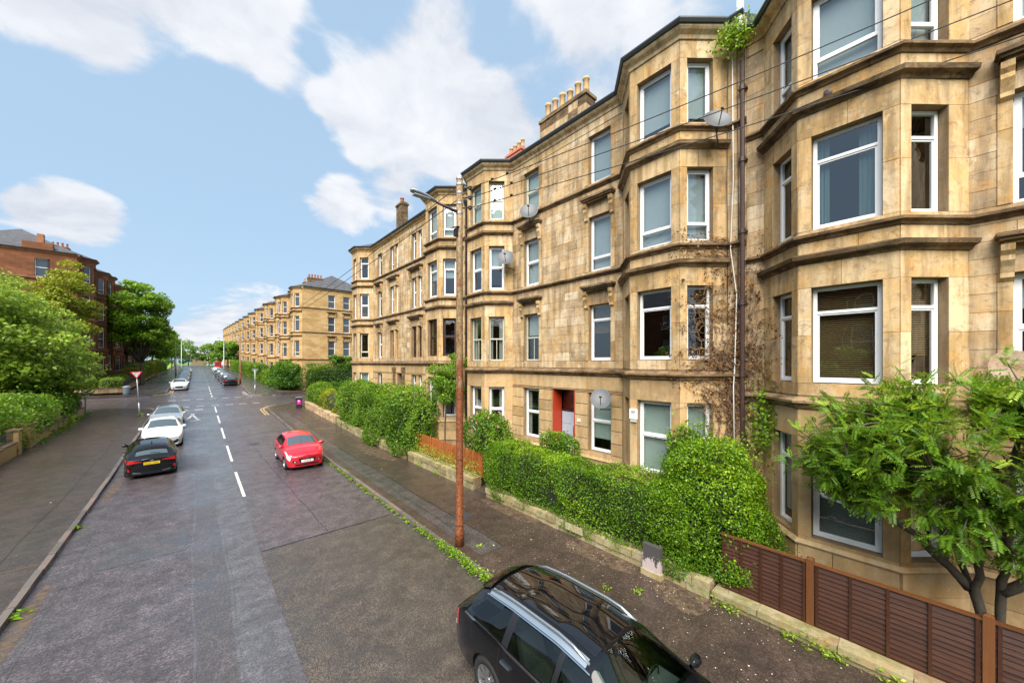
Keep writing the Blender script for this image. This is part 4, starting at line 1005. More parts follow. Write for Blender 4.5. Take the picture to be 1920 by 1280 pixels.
# satellite dishes
def dish(pos, aim, r, mat, label, wall=(10.7, 0)):
    """shallow offset dish on a bracket; aim = direction it looks"""
    e = empty('satellite_dish', pos, label, 'satellite dish', 'satellite dishes on the tenements'); a = Vector(aim).normalized()
    q = a.to_track_quat('Z', 'Y'); mb = MB(); n = 24; V = []; rings = [0, .25, .5, .75, .95, 1.0]
    for k in rings:
        for j in range(n):
            an = 2 * math.pi * j / n; V.append(Vector(pos) + q @ Vector((r * k * math.cos(an) * .9, r * k * math.sin(an), r * .22 * k * k)))
    V += [v - a * .012 for v in V]; m = len(rings) * n; F = []
    for i in range(len(rings) - 1):
        for j in range(n):
            F.append((i * n + j, i * n + (j + 1) % n, (i + 1) * n + (j + 1) % n, (i + 1) * n + j)); F.append((m + i * n + j, m + (i + 1) * n + j, m + (i + 1) * n + (j + 1) % n, m + i * n + (j + 1) % n))
    t = (len(rings) - 1) * n
    for j in range(n): F.append((t + j, t + (j + 1) % n, m + t + (j + 1) % n, m + t + j))
    mb.add(V, F); mb.put('reflector', mat, e, smooth=True)
    lo = Vector(pos) + q @ Vector((0, -r * .9, r * .15)) ; foc = Vector(pos) + a * r * 1.05 + Vector((0, 0, -r * .25))
    mb = MB(); mb.tube([Vector(pos) - a * .02 + Vector((0, 0, -r * .95)), foc], .012, 6); mb.put('feed_arm', m_black, e)
    mb = MB(); mb.lathe([(.02, -.05), (.032, -.04), (.032, .04), (.02, .05)], 10, tuple(foc), 'x'); mb.put('receiver', m_black, e)
    mb = MB(); b = Vector(pos) - a * .03; mb.tube([b, b + Vector((.06, 0, -r * .9)), (wall[0], pos[1] + wall[1], pos[2] - r * 1.05)], .018, 7); mb.put('bracket', m_black, e); return e
aim = (-.62, -.55, .45)
dish((9.86, 3.35, 11.30), aim, .36, m_dish, 'grey satellite dish on the upper bay beside the downpipe', (10.3, .1))
dish((10.32, 10.62, 11.42), aim, .42, m_dish, 'grey satellite dish standing above a window hood left of the chimney')
dish((10.2, 11.95, 9.78), aim, .40, m_dish, 'grey satellite dish on the wall beside the far bay, second storey')
dish((10.15, 7.0, 3.98), (-.7, -.45, .5), .37, m_dish, 'grey satellite dish over the ground floor window near the red doorway')
dish((10.25, -1.12, 5.05), (-.8, -.2, .55), .38, m_dishr, 'rust stained cream satellite dish on the nearest tenement wall')
al = empty('alarm_box', (9.73, 6.1, 3.4), 'white burglar alarm box between ground floor bay windows', 'alarm')
Ga = F2; c0 = 2.62
mb = MB(); mb.fbox(Ga, c0 - .11 + .0, c0 + .11, BD + .01, BD + .09, 3.55, 3.84); mb.put('cover', m_white, al)
mb = MB(); mb.fbox(Ga, c0 - .09, c0 + .09, BD + .01, BD + .075, 3.46, 3.55); mb.put('base', m_cream, al)
for k in range(3):
    mb = MB(); mb.fbox(Ga, c0 - .07, c0 + .07, BD + .089, BD + .094, 3.72 + k * .03, 3.735 + k * .03); mb.put('louvre', m_galv, al)
# ---- brown lap-panel fence on its low stone wall
FX = 8.6
fence = empty('panel_fence', (FX, 0, .3), 'dark brown overlapping slat fence with orange posts in front of the nearest tenement', 'fence')
posts = [2.86, 1.31, -.69, -2.69]
for s in posts[1:]:
    mb = MB(); mb.box(FX - .06, FX + .05, s - .055, s + .055, .24, 1.55); mb.add([(FX - .06, s - .055, 1.55), (FX + .05, s - .055, 1.55), (FX + .05, s + .055, 1.55), (FX - .06, s + .055, 1.55), (FX, s, 1.585)], [(0, 1, 4), (1, 2, 4), (2, 3, 4), (3, 0, 4)])
    mb.put('post', m_fpost, fence)
sl = MB(); sl.add([(-.034, -.5, 0), (.006, -.5, .1), (.016, -.5, .1), (-.020, -.5, 0), (-.034, .5, 0), (.006, .5, .1), (.016, .5, .1), (-.020, .5, 0)], [(0, 4, 5, 1), (1, 5, 6, 2), (2, 6, 7, 3), (3, 7, 4, 0), (0, 1, 2, 3), (7, 6, 5, 4)]); slm = sl.mesh('slat', m_fence)
r = random.Random(4)
for (a, b) in zip(posts[:-1], posts[1:]):
    ln = a - b - .12; c = (a + b) / 2
    for k in range(13):
        put('slat', slm, fence, (FX + r.uniform(-.004, .004), c, .36 + k * .083), (r.uniform(-.006, .006), 0, r.uniform(-.003, .003)), (1, ln, 1))
    for f in (.02, .26, .5, .74, .98):
        mb = MB(); y = b + .06 + ln * f; mb.box(FX - .055, FX - .02, y - .02, y + .02, .33, 1.47); mb.put('batten', m_fence, fence)
    mb = MB(); mb.box(FX - .05, FX + .03, b + .055, a - .055, 1.465, 1.50); mb.put('top_rail', m_fpost, fence)
    mb = MB(); mb.box(FX - .05, FX + .03, b + .055, a - .055, .30, .345); mb.put('gravel_board', m_fence, fence)
def stone_wall(label, s0, s1, x0, x1, h, course, ln, mat, seed, cope=True, jit=.02, name='low_stone_wall'):
    w = empty(name, ((x0 + x1) / 2, (s0 + s1) / 2, on((s0 + s1) / 2)), label, 'wall'); r = random.Random(seed)
    n = max(1, int(round(h / course)))
    mb = MB(); 
    for a in span(s0, s1, 2.)[:-1]:
        b = min(s1, a + (s1 - s0) / (len(span(s0, s1, 2.)) - 1)); z = zr(a) ; mb.box(x0 + .04, x1 - .04, a, b, z, z + .12 + h * .9)
    mb.put('core', m_mortar, w)
    um = unit(mat)
    for k in range(n):
        y = s0 - r.uniform(0, ln * .5)
        while y < s1:
            l = r.uniform(ln * .6, ln * 1.4); a, b = max(y, s0), min(y + l, s1); y += l
            if b - a < .05: continue
            top = cope and k == n - 1; hh = h / n
            put('stone' if not top else 'coping_stone', um, w, ((x0 + x1) / 2 + r.uniform(-jit, jit), (a + b) / 2, zr((a + b) / 2) + .10 + hh * (k + .5)), (r.uniform(-.02, .02), r.uniform(-.02, .02), r.uniform(-.015, .015)), (x1 - x0 + (.06 if top else 0), b - a - .012, hh - (.012 if not top else 0)))
    return w
stone_wall('mossy low stone wall carrying the brown panel fence', -3.2, 2.9, XW, 8.72, .24, .13, 1.25, m_mossy, 1)
stone_wall('low rubble wall at the foot of the big clipped hedge', 2.95, 10.85, XW + .02, 8.6, .36, .19, .55, m_mossy, 2, jit=.03)
stone_wall('low stone wall under the orange picket fence', 11.7, 17.5, XW, 8.66, .5, .17, .6, m_mossy, 3)
stone_wall('low stone wall below the dark shrubs mid street', 17.9, 30.2, XW, 8.64, .5, .25, .7, m_mossy, 5)
stone_wall('pale rubble wall below the yellowish hedge near the corner', 30.6, 41.3, XW, 8.62, .62, .16, .42, m_stone, 6)
gp = empty('gatepost_stub', (8.2, 4.2, .12), 'short weathered stone gatepost with peeling pale paint beside the clipped hedge', 'gatepost')
mb = MB(); mb.box(8.06, 8.24, 3.92, 4.42, .1, .26); mb.put('base', m_mossy, gp)
def peel():
    t = NT('peeling_paint_stone'); p = t.pos(); sp = t.n('ShaderNodeSeparateXYZ'); t.nt.links.new(p, sp.inputs[0])
    k = t.n('ShaderNodeMapRange'); k.inputs['From Min'].default_value = .35; k.inputs['From Max'].default_value = .7; k.inputs['To Min'].default_value = .22; k.inputs['To Max'].default_value = -.12; t.set(k.inputs['Value'], sp.outputs[2])
    f = t.math('ADD', t.noise(t.pos((1, 1, .5)), 11, 6, .65), k.outputs[0])
    return t.done(t.principled(t.mix(t.ramp(f, [(.54, 0.), (.58, 1.)]), (.055, .05, .048), (.42, .34, .33)), .75, normal=t.bump(f, .5, .01)))
mb = MB(); mb.box(8.09, 8.22, 3.95, 4.39, .26, .86); mb.put('slab', peel(), gp)
# picket fence
pk = empty('picket_fence', (8.74, 14.7, .6), 'low orange wooden picket fence above the garden wall', 'fence'); r = random.Random(9)
pm_ = MB(); pm_.add([(-.011, -.036, 0), (.011, -.036, 0), (.011, .036, 0), (-.011, .036, 0), (-.011, -.036, .86), (.011, -.036, .86), (.011, .036, .86), (-.011, .036, .86), (-.011, 0, .93), (.011, 0, .93)],
        [(0, 3, 2, 1), (0, 1, 5, 4), (2, 3, 7, 6), (1, 2, 6, 9, 5), (3, 0, 4, 8, 7), (4, 5, 9, 8), (6, 7, 8, 9)]); pmm = pm_.mesh('picket', m_picket)
y = 11.9
while y < 17.6:
    put('picket', pmm, pk, (8.72, y, .62 + r.uniform(-.015, .015)), (r.uniform(-.03, .03), 0, 0), (1, 1, 1)); y += .115
for z in (.78, 1.3):
    mb = MB(); mb.box(8.735, 8.775, 11.8, 17.65, z, z + .06); mb.put('rail', m_picket, pk)
for y in (11.82, 13.75, 15.7, 17.62):
    mb = MB(); mb.box(8.74, 8.83, y - .045, y + .045, .5, 1.5); mb.put('post', m_picket, pk)
# ---- left side: brick walls, pier, railings
def brick_wall(label, s0, s1, x, h, pier=None):
    w = empty('brick_wall', (x, (s0 + s1) / 2, on(s0)), label, 'wall'); ss = span(s0, s1, 2.)
    for a, b in zip(ss[:-1], ss[1:]):
        z = on(a) - .12; mb = MB(); mb.box(x - .22, x, a, b, z, z + .12 + h - .08); mb.put('panel', m_brick, w)
        mb = MB(); mb.box(x - .26, x + .04, a + .004, b - .004, z + .12 + h - .08, z + .12 + h); mb.put('coping', m_silt, w)
    return w
def pier(label, x, s, h, wd=.6, dp=.6):
    p = empty('brick_pier', (x, s, on(s)), label, 'pier'); z = on(s); mb = MB(); mb.box(x - dp, x + .03, s - wd / 2, s + wd / 2, z - .1, z + h - .1); mb.put('shaft', m_brick, p)
    mb = MB(); mb.box(x - dp - .05, x + .08, s - wd / 2 - .05, s + wd / 2 + .05, z + h - .1, z + h - .03); mb.add([(x - dp, s - wd / 2, z + h - .03), (x + .03, s - wd / 2, z + h - .03), (x + .03, s + wd / 2, z + h - .03), (x - dp, s + wd / 2, z + h - .03), (x - dp / 2, s, z + h + .04)], [(0, 1, 4), (1, 2, 4), (2, 3, 4), (3, 0, 4)]); mb.put('cap', m_mould, p)
def railing(label, s0, s1, x, zb, h, step=.14):
    g = empty('iron_railing', (x, (s0 + s1) / 2, on(s0) + zb), label, 'railing'); mb = MB(); mb.box(-.008, .008, -.008, .008, 0, h); bm_ = mb.mesh('bar', m_black)
    y = s0
    while y < s1: put('bar', bm_, g, (x, y, on(y) + zb)); y += step
    for f in (.12, .92):
        mb = MB(); mb.tube([(x, s, on(s) + zb + h * f) for s in span(s0, s1, 3)], .016, 5); mb.put('rail', m_black, g)
brick_wall('low yellow brick garden wall at the left edge of the street', 24, 31.0, XLW, .78); pier('brick gate pier at the end of the near left wall', XLW, 31.35, 1.35, .5, .35)
pier('stout brick gate pier between the two left garden walls', XLW, 33.4, 1.35, .95, .95)
brick_wall('long yellow brick garden wall running to the left corner', 34.0, 46.0, XLW, .72); pier('slim buff post midway along the long left wall', XLW, 38.6, 1.5, .4, .3)
railing('black railing above the near left brick wall', 25, 30.9, XLW - .1, .78, .55); railing('black railing above the long left brick wall', 34.1, 45.8, XLW - .1, .72, .5)
lw = empty('low_stone_wall', (XLW + .5, 64, on(64)), 'low buff stone wall round the lawn of the red corner tenement', 'wall')
for i, x in enumerate(np.arange(-30, -6.6, 1.95)):
    mb = MB(); mb.box(x, x + 1.94, 63.1, 63.42, on(63.2) - .1, on(63.2) + .72); mb.put('block', m_stone, lw)
    mb = MB(); mb.box(x, x + 1.94, 63.04, 63.48, on(63.2) + .72, on(63.2) + .82); mb.put('coping_stone', m_mould, lw)
for a in np.arange(63.5, 110, 3.0):
    mb = MB(); mb.box(XLW + .18, XLW + .5, a, a + 2.98, on(a) - .1, on(a + 1.5) + .62); mb.put('block', m_stone, lw)
    mb = MB(); mb.box(XLW + .12, XLW + .56, a, a + 2.98, on(a + 1.5) + .62, on(a + 1.5) + .72); mb.put('coping_stone', m_mould, lw)
railing('dark railing on the wall before the red tenement', 64, 88, XLW + .3, .72, .75, .16)
rw = empty('red_brick_wall', (-8.0, 84, on(80)), 'tall reddish boundary wall beside the red tenement', 'wall'); mb = MB(); mb.box(-10.4, -7.2, 79.6, 80.0, on(80), on(80) + 2.0); mb.put('panel', m_redfar, rw)
mb = MB(); mb.box(-10.4, -7.1, 79.55, 80.05, on(80) + 2.0, on(80) + 2.1); mb.put('coping', m_mould, rw)
# give way signs
def mesh_text(parent, body, size, loc, rot):
    """lettering as a mesh part"""
    cu = bpy.data.curves.new('txt', 'FONT'); cu.body = body; cu.size = size; cu.align_x = 'CENTER'; cu.align_y = 'CENTER'; cu.extrude = .001
    o = bpy.data.objects.new('txt', cu); COL.objects.link(o)
    dg = bpy.context.evaluated_depsgraph_get(); me = bpy.data.meshes.new_from_object(o.evaluated_get(dg)); me.name = 'lettering'; bpy.data.objects.remove(o)
    me.materials.clear(); me.materials.append(m_black); t = bpy.data.objects.new('lettering', me); COL.objects.link(t); t.parent = parent; t.location = loc; t.rotation_euler = rot; return t
m_signred = plain('sign_red', (.60, .015, .02), .35, var=.05); m_signw = plain('sign_white', (.75, .75, .74), .35, var=.04)
def giveway(x, s, h, lean, face, label, words=True):
    e = empty('give_way_sign', (x, s, on(s)), label, 'sign', rz=0 if face < 0 else math.pi); e.rotation_euler = (0, lean, 0 if face < 0 else math.pi)
    mb = MB(); mb.tube([(0, 0, -.1), (0, 0, h)], .038, 10); put('post', mb.mesh('post', m_galv, True), e, local=True)
    mb = MB(); mb.tube([(0, 0, -.1), (0, 0, 1.1)], .055, 10); put('post_sleeve', mb.mesh('post_sleeve', m_galv, True), e, local=True)
    def tri(k, y0, y1): 
        w = .37 * k; t, b = .21 * k, -.43 * k; return [(-w, y0, t), (w, y0, t), (0, y0, b), (-w, y1, t), (w, y1, t), (0, y1, b)]
    TF = [(0, 1, 2), (5, 4, 3), (0, 3, 4, 1), (1, 4, 5, 2), (2, 5, 3, 0)]; c = h - .15
    for nm, k, y0, y1, m in (('backing', 1.0, -.05, -.042, m_galv), ('red_border', .99, -.056, -.051, m_signred), ('white_face', .66, -.061, -.057, m_signw)):
        put(nm, mesh(nm, [(a, b, z + c) for (a, b, z) in tri(k, y0, y1)], TF, m), e, local=True)
    if words:
        mesh_text(e, "GIVE", .13, (0, -.066, c + .08), (R(90), 0, 0)); mesh_text(e, "WAY", .11, (0, -.066, c - .05), (R(90), 0, 0))
    return e
giveway(-3.54, 43.0, 3.65, -.055, -1, 'leaning red and white GIVE WAY triangle on the left corner')
giveway(5.75, 57.2, 3.1, 0, 1, 'grey back of a triangular sign on the far right corner', False)
# wheelie bin
wb = empty('wheelie_bin', (7.75, 41.2, on(41.2)), 'black wheelie bin with a magenta notice on the right corner', 'bin', rz=R(-12))
def wheelie(e):
    mb = MB(); 
    def ring(w, d, z): return [(-w, -d, z), (w, -d, z), (w, d, z), (-w, d, z)]
    V = ring(.21, .24, .06) + ring(.28, .33, .92) + ring(.30, .35, .93) + ring(.30, .35, .98)
    mb.add(V, [(4 * i + j, 4 * i + (j + 1) % 4, 4 * i + 4 + (j + 1) % 4, 4 * i + 4 + j) for i in range(3) for j in range(4)] + [(3, 2, 1, 0), (12, 13, 14, 15)]); put('body', mb.mesh('body', m_black), e, local=True)
    mb = MB(); V = ring(.31, .37, .985) + ring(.31, .37, 1.01) + ring(.27, .30, 1.07); mb.add(V, [(4 * i + j, 4 * i + (j + 1) % 4, 4 * i + 4 + (j + 1) % 4, 4 * i + 4 + j) for i in range(2) for j in range(4)] + [(3, 2, 1, 0), (8, 9, 10, 11)]); put('lid', mb.mesh('lid', plain('grey_bin_lid', (.10, .11, .12), .35)), e, local=True)
    for sx in (-1, 1):
        mb = MB(); mb.lathe([(.02, -.03), (.1, -.03), (.1, .03), (.02, .03)], 14, (sx * .24, .26, .1), 'x'); put('wheel', mb.mesh('wheel', m_black), e, local=True)
    mb = MB(); mb.tube([(-.25, .4, .97), (.25, .4, .97)], .018, 8); put('handle', mb.mesh('handle', m_black), e, local=True)
    mg = plain('magenta_notice', (.62, .02, .36), .5, var=.05)
    k = .085
    mb = MB(); mb.add([(-.17, -.275 - .01 - .00, .34), (.17, -.275 - .01, .34), (.17, -.333, .80), (-.17, -.333, .80)], [(0, 1, 2, 3)]); n_ = put('notice', mb.mesh('notice', mg), e, local=True)
    mb = MB(); mb.add([(-.07, -.318, .60), (.07, -.318, .60), (.07, -.336, .74), (-.07, -.336, .74)], [(0, 1, 2, 3)]); put('notice_emblem', mb.mesh('notice_emblem', m_signw), n_, local=True)
wheelie(wb)
gb_ = empty('grit_bin', (-6.25, 62.6, on(62.6)), 'grey rounded bin at the corner of the buff stone wall', 'bin')
mb = MB(); mb.lathe([(.26, 0), (.30, .08), (.33, .75), (.34, .8)], 14, (0, 0, 0)); put('body', mb.mesh('body', plain('grey_bin', (.20, .23, .27), .5), True), gb_, local=True)
mb = MB(); mb.lathe([(.36, .8), (.36, .86), (.28, .98), (.1, 1.04), (.02, 1.05)], 14, (0, 0, 0)); put('lid', mb.mesh('lid', plain('grey_bin_top', (.25, .28, .32), .5), True), gb_, local=True)
ns = empty('street_name_post', (-7.1, 47.0, on(47)), 'small post with red and white notice against the left hedge corner', 'sign')
mb = MB(); mb.box(-.04, .04, -.04, .04, 0, 1.9); put('post', mb.mesh('post', m_galv), ns, local=True)
mb = MB(); mb.box(-.22, .22, -.06, -.045, 1.35, 1.9); n_ = put('plate', mb.mesh('plate', m_signw), ns, local=True)
mb = MB(); mb.box(-.2, .2, -.066, -.061, 1.5, 1.68); put('red_band', mb.mesh('red_band', m_signred), n_, local=True)
# ------------------------------------------------------------------ planting
def unit_rows(a): return a / np.maximum(1e-9, np.linalg.norm(a, axis=1, keepdims=True))
def wnoise(p, seed, f):
    """smooth pseudo-noise in [-1, 1] from a few rotated waves"""
    r = np.random.RandomState(seed); o = np.zeros(len(p))
    for k in range(7):
        d = r.normal(size=3); d /= np.linalg.norm(d); o += np.sin((p @ d) * f * r.uniform(.6, 1.7) + r.uniform(0, 6.3))
    return o / 3.2
def leaf_mesh(name, pos, axis, nrm, ln, wd, mat, rn, fold=.22):
    axis = unit_rows(axis); side = unit_rows(np.cross(axis, nrm)); nrm = np.cross(side, axis)
    ln = np.asarray(ln).reshape(-1, 1) * np.ones((len(pos), 1)); wd = np.asarray(wd).reshape(-1, 1) * np.ones((len(pos), 1))
    V = np.empty((len(pos), 4, 3)); V[:, 0] = pos - axis * ln * .5; V[:, 2] = pos + axis * ln * .5 - nrm * ln * .08
    V[:, 1] = pos - axis * ln * .08 + side * wd * .5 + nrm * wd * fold; V[:, 3] = pos - axis * ln * .08 - side * wd * .5 + nrm * wd * fold
    F = np.arange(len(pos) * 4).reshape(-1, 4)
    return mesh(name, V.reshape(-1, 3), F, mat, False, None, rn)
def rbox(n, hx, hy, hz, rs, p=7, top=True):
    """points and normals on a rounded box"""
    ar = np.array([hy * hz, hy * hz, hx * hz, hx * hz, hx * hy, 0 if top else hx * hy]); fc = rs.choice(6, n, p=ar / ar.sum())
    q = rs.uniform(-1, 1, (n, 3)); ax = fc // 2; sg = np.where(fc % 2 == 0, -1.0, 1.0); sg[fc == 4] = 1; sg[fc == 5] = -1; q[np.arange(n), ax] = sg
    q = q / (np.abs(q) ** p).sum(1, keepdims=True) ** (1 / p); nr = np.sign(q) * np.abs(q) ** (p - 1) / np.array([hx, hy, hz])
    return q * np.array([hx, hy, hz]), unit_rows(nr)
def hedge(label, x0, x1, s0, s1, h, mat, n, leaf, seed, amp=.12, z0=.12, name='hedge', cat='hedge', group=None, shag=.06, freq=2.2, p=7, core=.80, slope=True, flat=.55):
    rs = np.random.RandomState(seed); cx, cy = (x0 + x1) / 2, (s0 + s1) / 2; hx, hy, hz = (x1 - x0) / 2, (s1 - s0) / 2, h / 2
    root = empty(name, (cx, cy, on(cy, z0)), label, cat, group)
    zz = np.vectorize(zr)
    def place(pts): 
        q = pts + np.array([cx, cy, 0]); q[:, 2] += hz + z0 + (zz(q[:, 1]) if slope else zr(cy)); return q
    P, N = rbox(n, hx, hy, hz, rs, p); w = place(P)
    d = amp * (wnoise(w, seed, freq) + .5 * wnoise(w, seed + 1, freq * 3)); ins = rs.exponential(shag, n)
    sh = np.where(rs.rand(n) < .07, np.minimum(rs.exponential(shag * 1.3, n), shag * 2.2), 0); P = P + N * (d - ins + shag * .6 + sh)[:, None]; w = place(P)
    keep = w[:, 2] > zz(w[:, 1]) + z0 - .02; w, N, ins = w[keep], N[keep], ins[keep]; m = len(w)
    ax = unit_rows(rs.normal(size=(m, 3)) + N * .55 + np.array([0, 0, .25])); nr = unit_rows(N * flat + rs.normal(size=(m, 3)) * .6 + np.array([0, 0, .35]))
    sz = leaf * rs.uniform(.65, 1.25, m)
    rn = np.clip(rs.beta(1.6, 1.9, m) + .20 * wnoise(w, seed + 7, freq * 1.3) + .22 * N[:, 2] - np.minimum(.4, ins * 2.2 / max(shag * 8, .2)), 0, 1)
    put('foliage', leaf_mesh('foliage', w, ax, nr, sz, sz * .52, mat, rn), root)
    # solid filler core, the inner shade put into its near-black colour
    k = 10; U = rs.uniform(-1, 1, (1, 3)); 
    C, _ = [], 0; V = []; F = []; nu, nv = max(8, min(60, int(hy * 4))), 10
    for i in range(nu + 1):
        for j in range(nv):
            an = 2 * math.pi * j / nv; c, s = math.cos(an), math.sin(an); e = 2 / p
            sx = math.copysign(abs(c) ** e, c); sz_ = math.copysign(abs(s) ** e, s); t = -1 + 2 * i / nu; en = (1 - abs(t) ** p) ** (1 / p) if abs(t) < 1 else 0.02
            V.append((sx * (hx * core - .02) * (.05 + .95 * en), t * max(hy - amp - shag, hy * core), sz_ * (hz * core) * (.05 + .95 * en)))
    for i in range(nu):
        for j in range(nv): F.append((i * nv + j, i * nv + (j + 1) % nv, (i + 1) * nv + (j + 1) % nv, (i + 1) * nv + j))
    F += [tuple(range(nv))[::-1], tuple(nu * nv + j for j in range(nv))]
    put('shade_core', mesh('shade_core', [tuple(v) for v in place(np.array(V))], F, m_core, True), root)
    return root
def limb(mb, a, b, r0, r1, rs, n=5, bend=.12):
    a, b = np.array(a, float), np.array(b, float); L = np.linalg.norm(b - a); pts = []
    off = rs.normal(size=3) * bend * L
    for i in range(n + 1):
        t = i / n; pts.append(tuple(a + (b - a) * t + off * math.sin(math.pi * t) * .5))
    mb.tube(pts, [r0 + (r1 - r0) * i / n for i in range(n + 1)], 7)
def tree(label, x, s, crown, rad, mat, nclump, nleaf, leaf, seed, trunk=.16, name='tree', cat='tree', group=None, clump=.26, lean=(0, 0), fork=None, droop=.0, low=-1.0, up=.45):
    """tapered trunk and limbs carrying a crown of leaf clumps; crown = centre height above the ground, rad = (rx, ry, rz)"""
    rs = np.random.RandomState(seed); z0 = on(s, .1); root = empty(name, (x, s, z0), label, cat, group)
    c = np.array([x + lean[0], s + lean[1], z0 + crown]); rad = np.array(rad, float); cl = []
    while len(cl) < nclump:
        d = rs.normal(size=3); d /= np.linalg.norm(d)
        if d[2] < low: continue
        q = d * rs.uniform(.25, 1.0) ** .45 * (1 + .16 * rs.normal()); cl.append(c + q * rad * .86)
    cl = np.array(cl); mb = MB(); zf = z0 + (fork if fork else max(.8, crown - rad[2] * .55))
    limb(mb, (x, s, z0 - .2), (x + lean[0] * .35, s + lean[1] * .35, zf), trunk, trunk * .72, rs, 6, .04)
    mb.put('trunk', m_bark, root, smooth=True)
    lm = MB(); f = (x + lean[0] * .35, s + lean[1] * .35, zf)
    for i in range(min(nclump, 22)): limb(lm, f, cl[i * nclump // min(nclump, 22)], trunk * .42, trunk * .08, rs, 5, .14)
    lm.put('limbs', m_bark, root, smooth=True)
    per = nleaf // nclump; W, NN, IN = [], [], []
    for q in cl:
        rr = clump * rad.mean() * rs.uniform(.6, 1.35); d = unit_rows(rs.normal(size=(per, 3))); t = rs.uniform(.2, 1, per) ** .5
        pz = q + d * (rr * t)[:, None] * np.array([1.25, 1.25, .7]); out = unit_rows((q - c)[None, :] / rad); W.append(pz); NN.append(unit_rows(d * .7 + out * .5 + np.array([0, 0, up]))); IN.append(t * .5 + .5 * np.minimum(1, np.linalg.norm((pz - c) / rad, axis=1)))
    W, NN, IN = np.concatenate(W), np.concatenate(NN), np.concatenate(IN); keep = W[:, 2] > z0 + .15; W, NN, IN = W[keep], NN[keep], IN[keep]; m = len(W)
    ax = unit_rows(rs.normal(size=(m, 3)) + NN * .3 - np.array([0, 0, droop])); nr = unit_rows(NN + rs.normal(size=(m, 3)) * .5)
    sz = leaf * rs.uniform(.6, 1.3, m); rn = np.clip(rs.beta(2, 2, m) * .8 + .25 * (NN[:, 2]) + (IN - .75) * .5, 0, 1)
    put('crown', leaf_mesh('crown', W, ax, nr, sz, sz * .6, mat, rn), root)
    return root
# near right: clipped privet and the big shrub on the garden division
hedge('long clipped bright green privet hedge along the right pavement', 8.30, 9.35, 3.0, 10.95, 2.05, m_leaf_h, 62000, .058, 1, amp=.14, shag=.06, z0=.14, freq=2.8, core=.68)
hedge('billowing green privet shrub against the nearest bay window', 8.55, 9.95, 1.95, 4.3, 3.2, m_leaf_h, 38000, .065, 2, amp=.26, shag=.10, freq=2.0, p=2.7, name='shrub', cat='shrub', core=.72)
hedge('dark leafed shrub before the ground floor bay behind the hedge', 9.2, 9.95, 3.3, 4.5, 3.5, m_leaf_m, 7000, .10, 3, amp=.24, shag=.2, freq=2, p=3, name='shrub', cat='shrub', core=.55)
hedge('rounded bush in front of the red doorway', 9.1, 10.0, 7.6, 9.1, 2.75, m_leaf_m, 8000, .08, 4, amp=.15, shag=.1, p=3, name='shrub', cat='shrub', core=.7)
rose = hedge('wild rose bush with pink blossoms beside the rusty pole', 8.8, 9.9, 10.7, 13.4, 3.15, m_leaf_m, 15000, .085, 5, amp=.32, shag=.14, freq=1.8, p=2.8, name='rose_bush', cat='bush', core=.65)
fl = MB()
for k in range(5):
    an = k * 1.2566; fl.add([(0, 0, 0), (.02 * math.cos(an - .5), .02 * math.sin(an - .5), .012), (.045 * math.cos(an), .045 * math.sin(an), .016), (.02 * math.cos(an + .5), .02 * math.sin(an + .5), .012)], [(0, 1, 2, 3)])
flm = fl.mesh('blossom', m_pink); rs_ = np.random.RandomState(8)
P, N = rbox(60, .55, 1.35, 1.55, rs_, 2.8)
for p_, n_ in zip(P, N):
    if n_[0] < .2 or n_[2] > .5:
        q = Vector(tuple(n_ + np.array([-.3, -.2, .2]))).to_track_quat('Z', 'Y').to_euler(); put('blossom', flm, rose, (9.35 + p_[0] * 1.08, 12.05 + p_[1] * 1.05, 1.7 + p_[2] * 1.06), tuple(q), (1.3, 1.3, 1.3))
tree('young leafy sapling behind the rusty pole', 9.6, 15.9, 4.2, (.8, 1.0, 1.7), m_leaf_m, 26, 7000, .10, 9, trunk=.05, clump=.3, name='sapling', cat='tree')
# shrubs from the picket fence to the corner
hedge('tall dark shrub mass nearest the picket fence', 8.35, 10.1, 16.9, 21.2, 3.25, m_leaf_m, 18000, .12, 10, amp=.38, shag=.16, freq=1.1, p=3.4, name='shrub', cat='shrub', core=.75)
hedge('tall green shrub with loose sprays mid way along the right wall', 8.3, 10.0, 20.8, 25.6, 3.3, m_leaf_m, 20000, .12, 11, amp=.40, shag=.16, freq=1.1, p=3.6, name='shrub', cat='shrub', core=.75)
hedge('bushy green hedge left of the loose sprays on the right side', 8.35, 10.1, 25.4, 31.0, 3.3, m_leaf_m, 20000, .13, 12, amp=.36, shag=.16, freq=1.1, p=4, core=.78)
hedge('yellowish green hedge above the pale rubble wall', 8.5, 9.9, 30.8, 37.0, 2.15, m_leaf_y, 15000, .12, 13, amp=.25, shag=.12, freq=1.4, p=4.5, core=.8)
hedge('green hedge behind the wheelie bin at the corner', 8.5, 10.2, 36.8, 41.6, 2.2, m_leaf_m, 12000, .13, 14, amp=.25, shag=.13, freq=1.3, p=4.5, core=.8)
hedge('dark hedge along the side street gable garden', 10.0, 24, 39.4, 41.4, 2.6, m_leaf_d, 12000, .16, 15, amp=.3, shag=.16, p=5, core=.8)
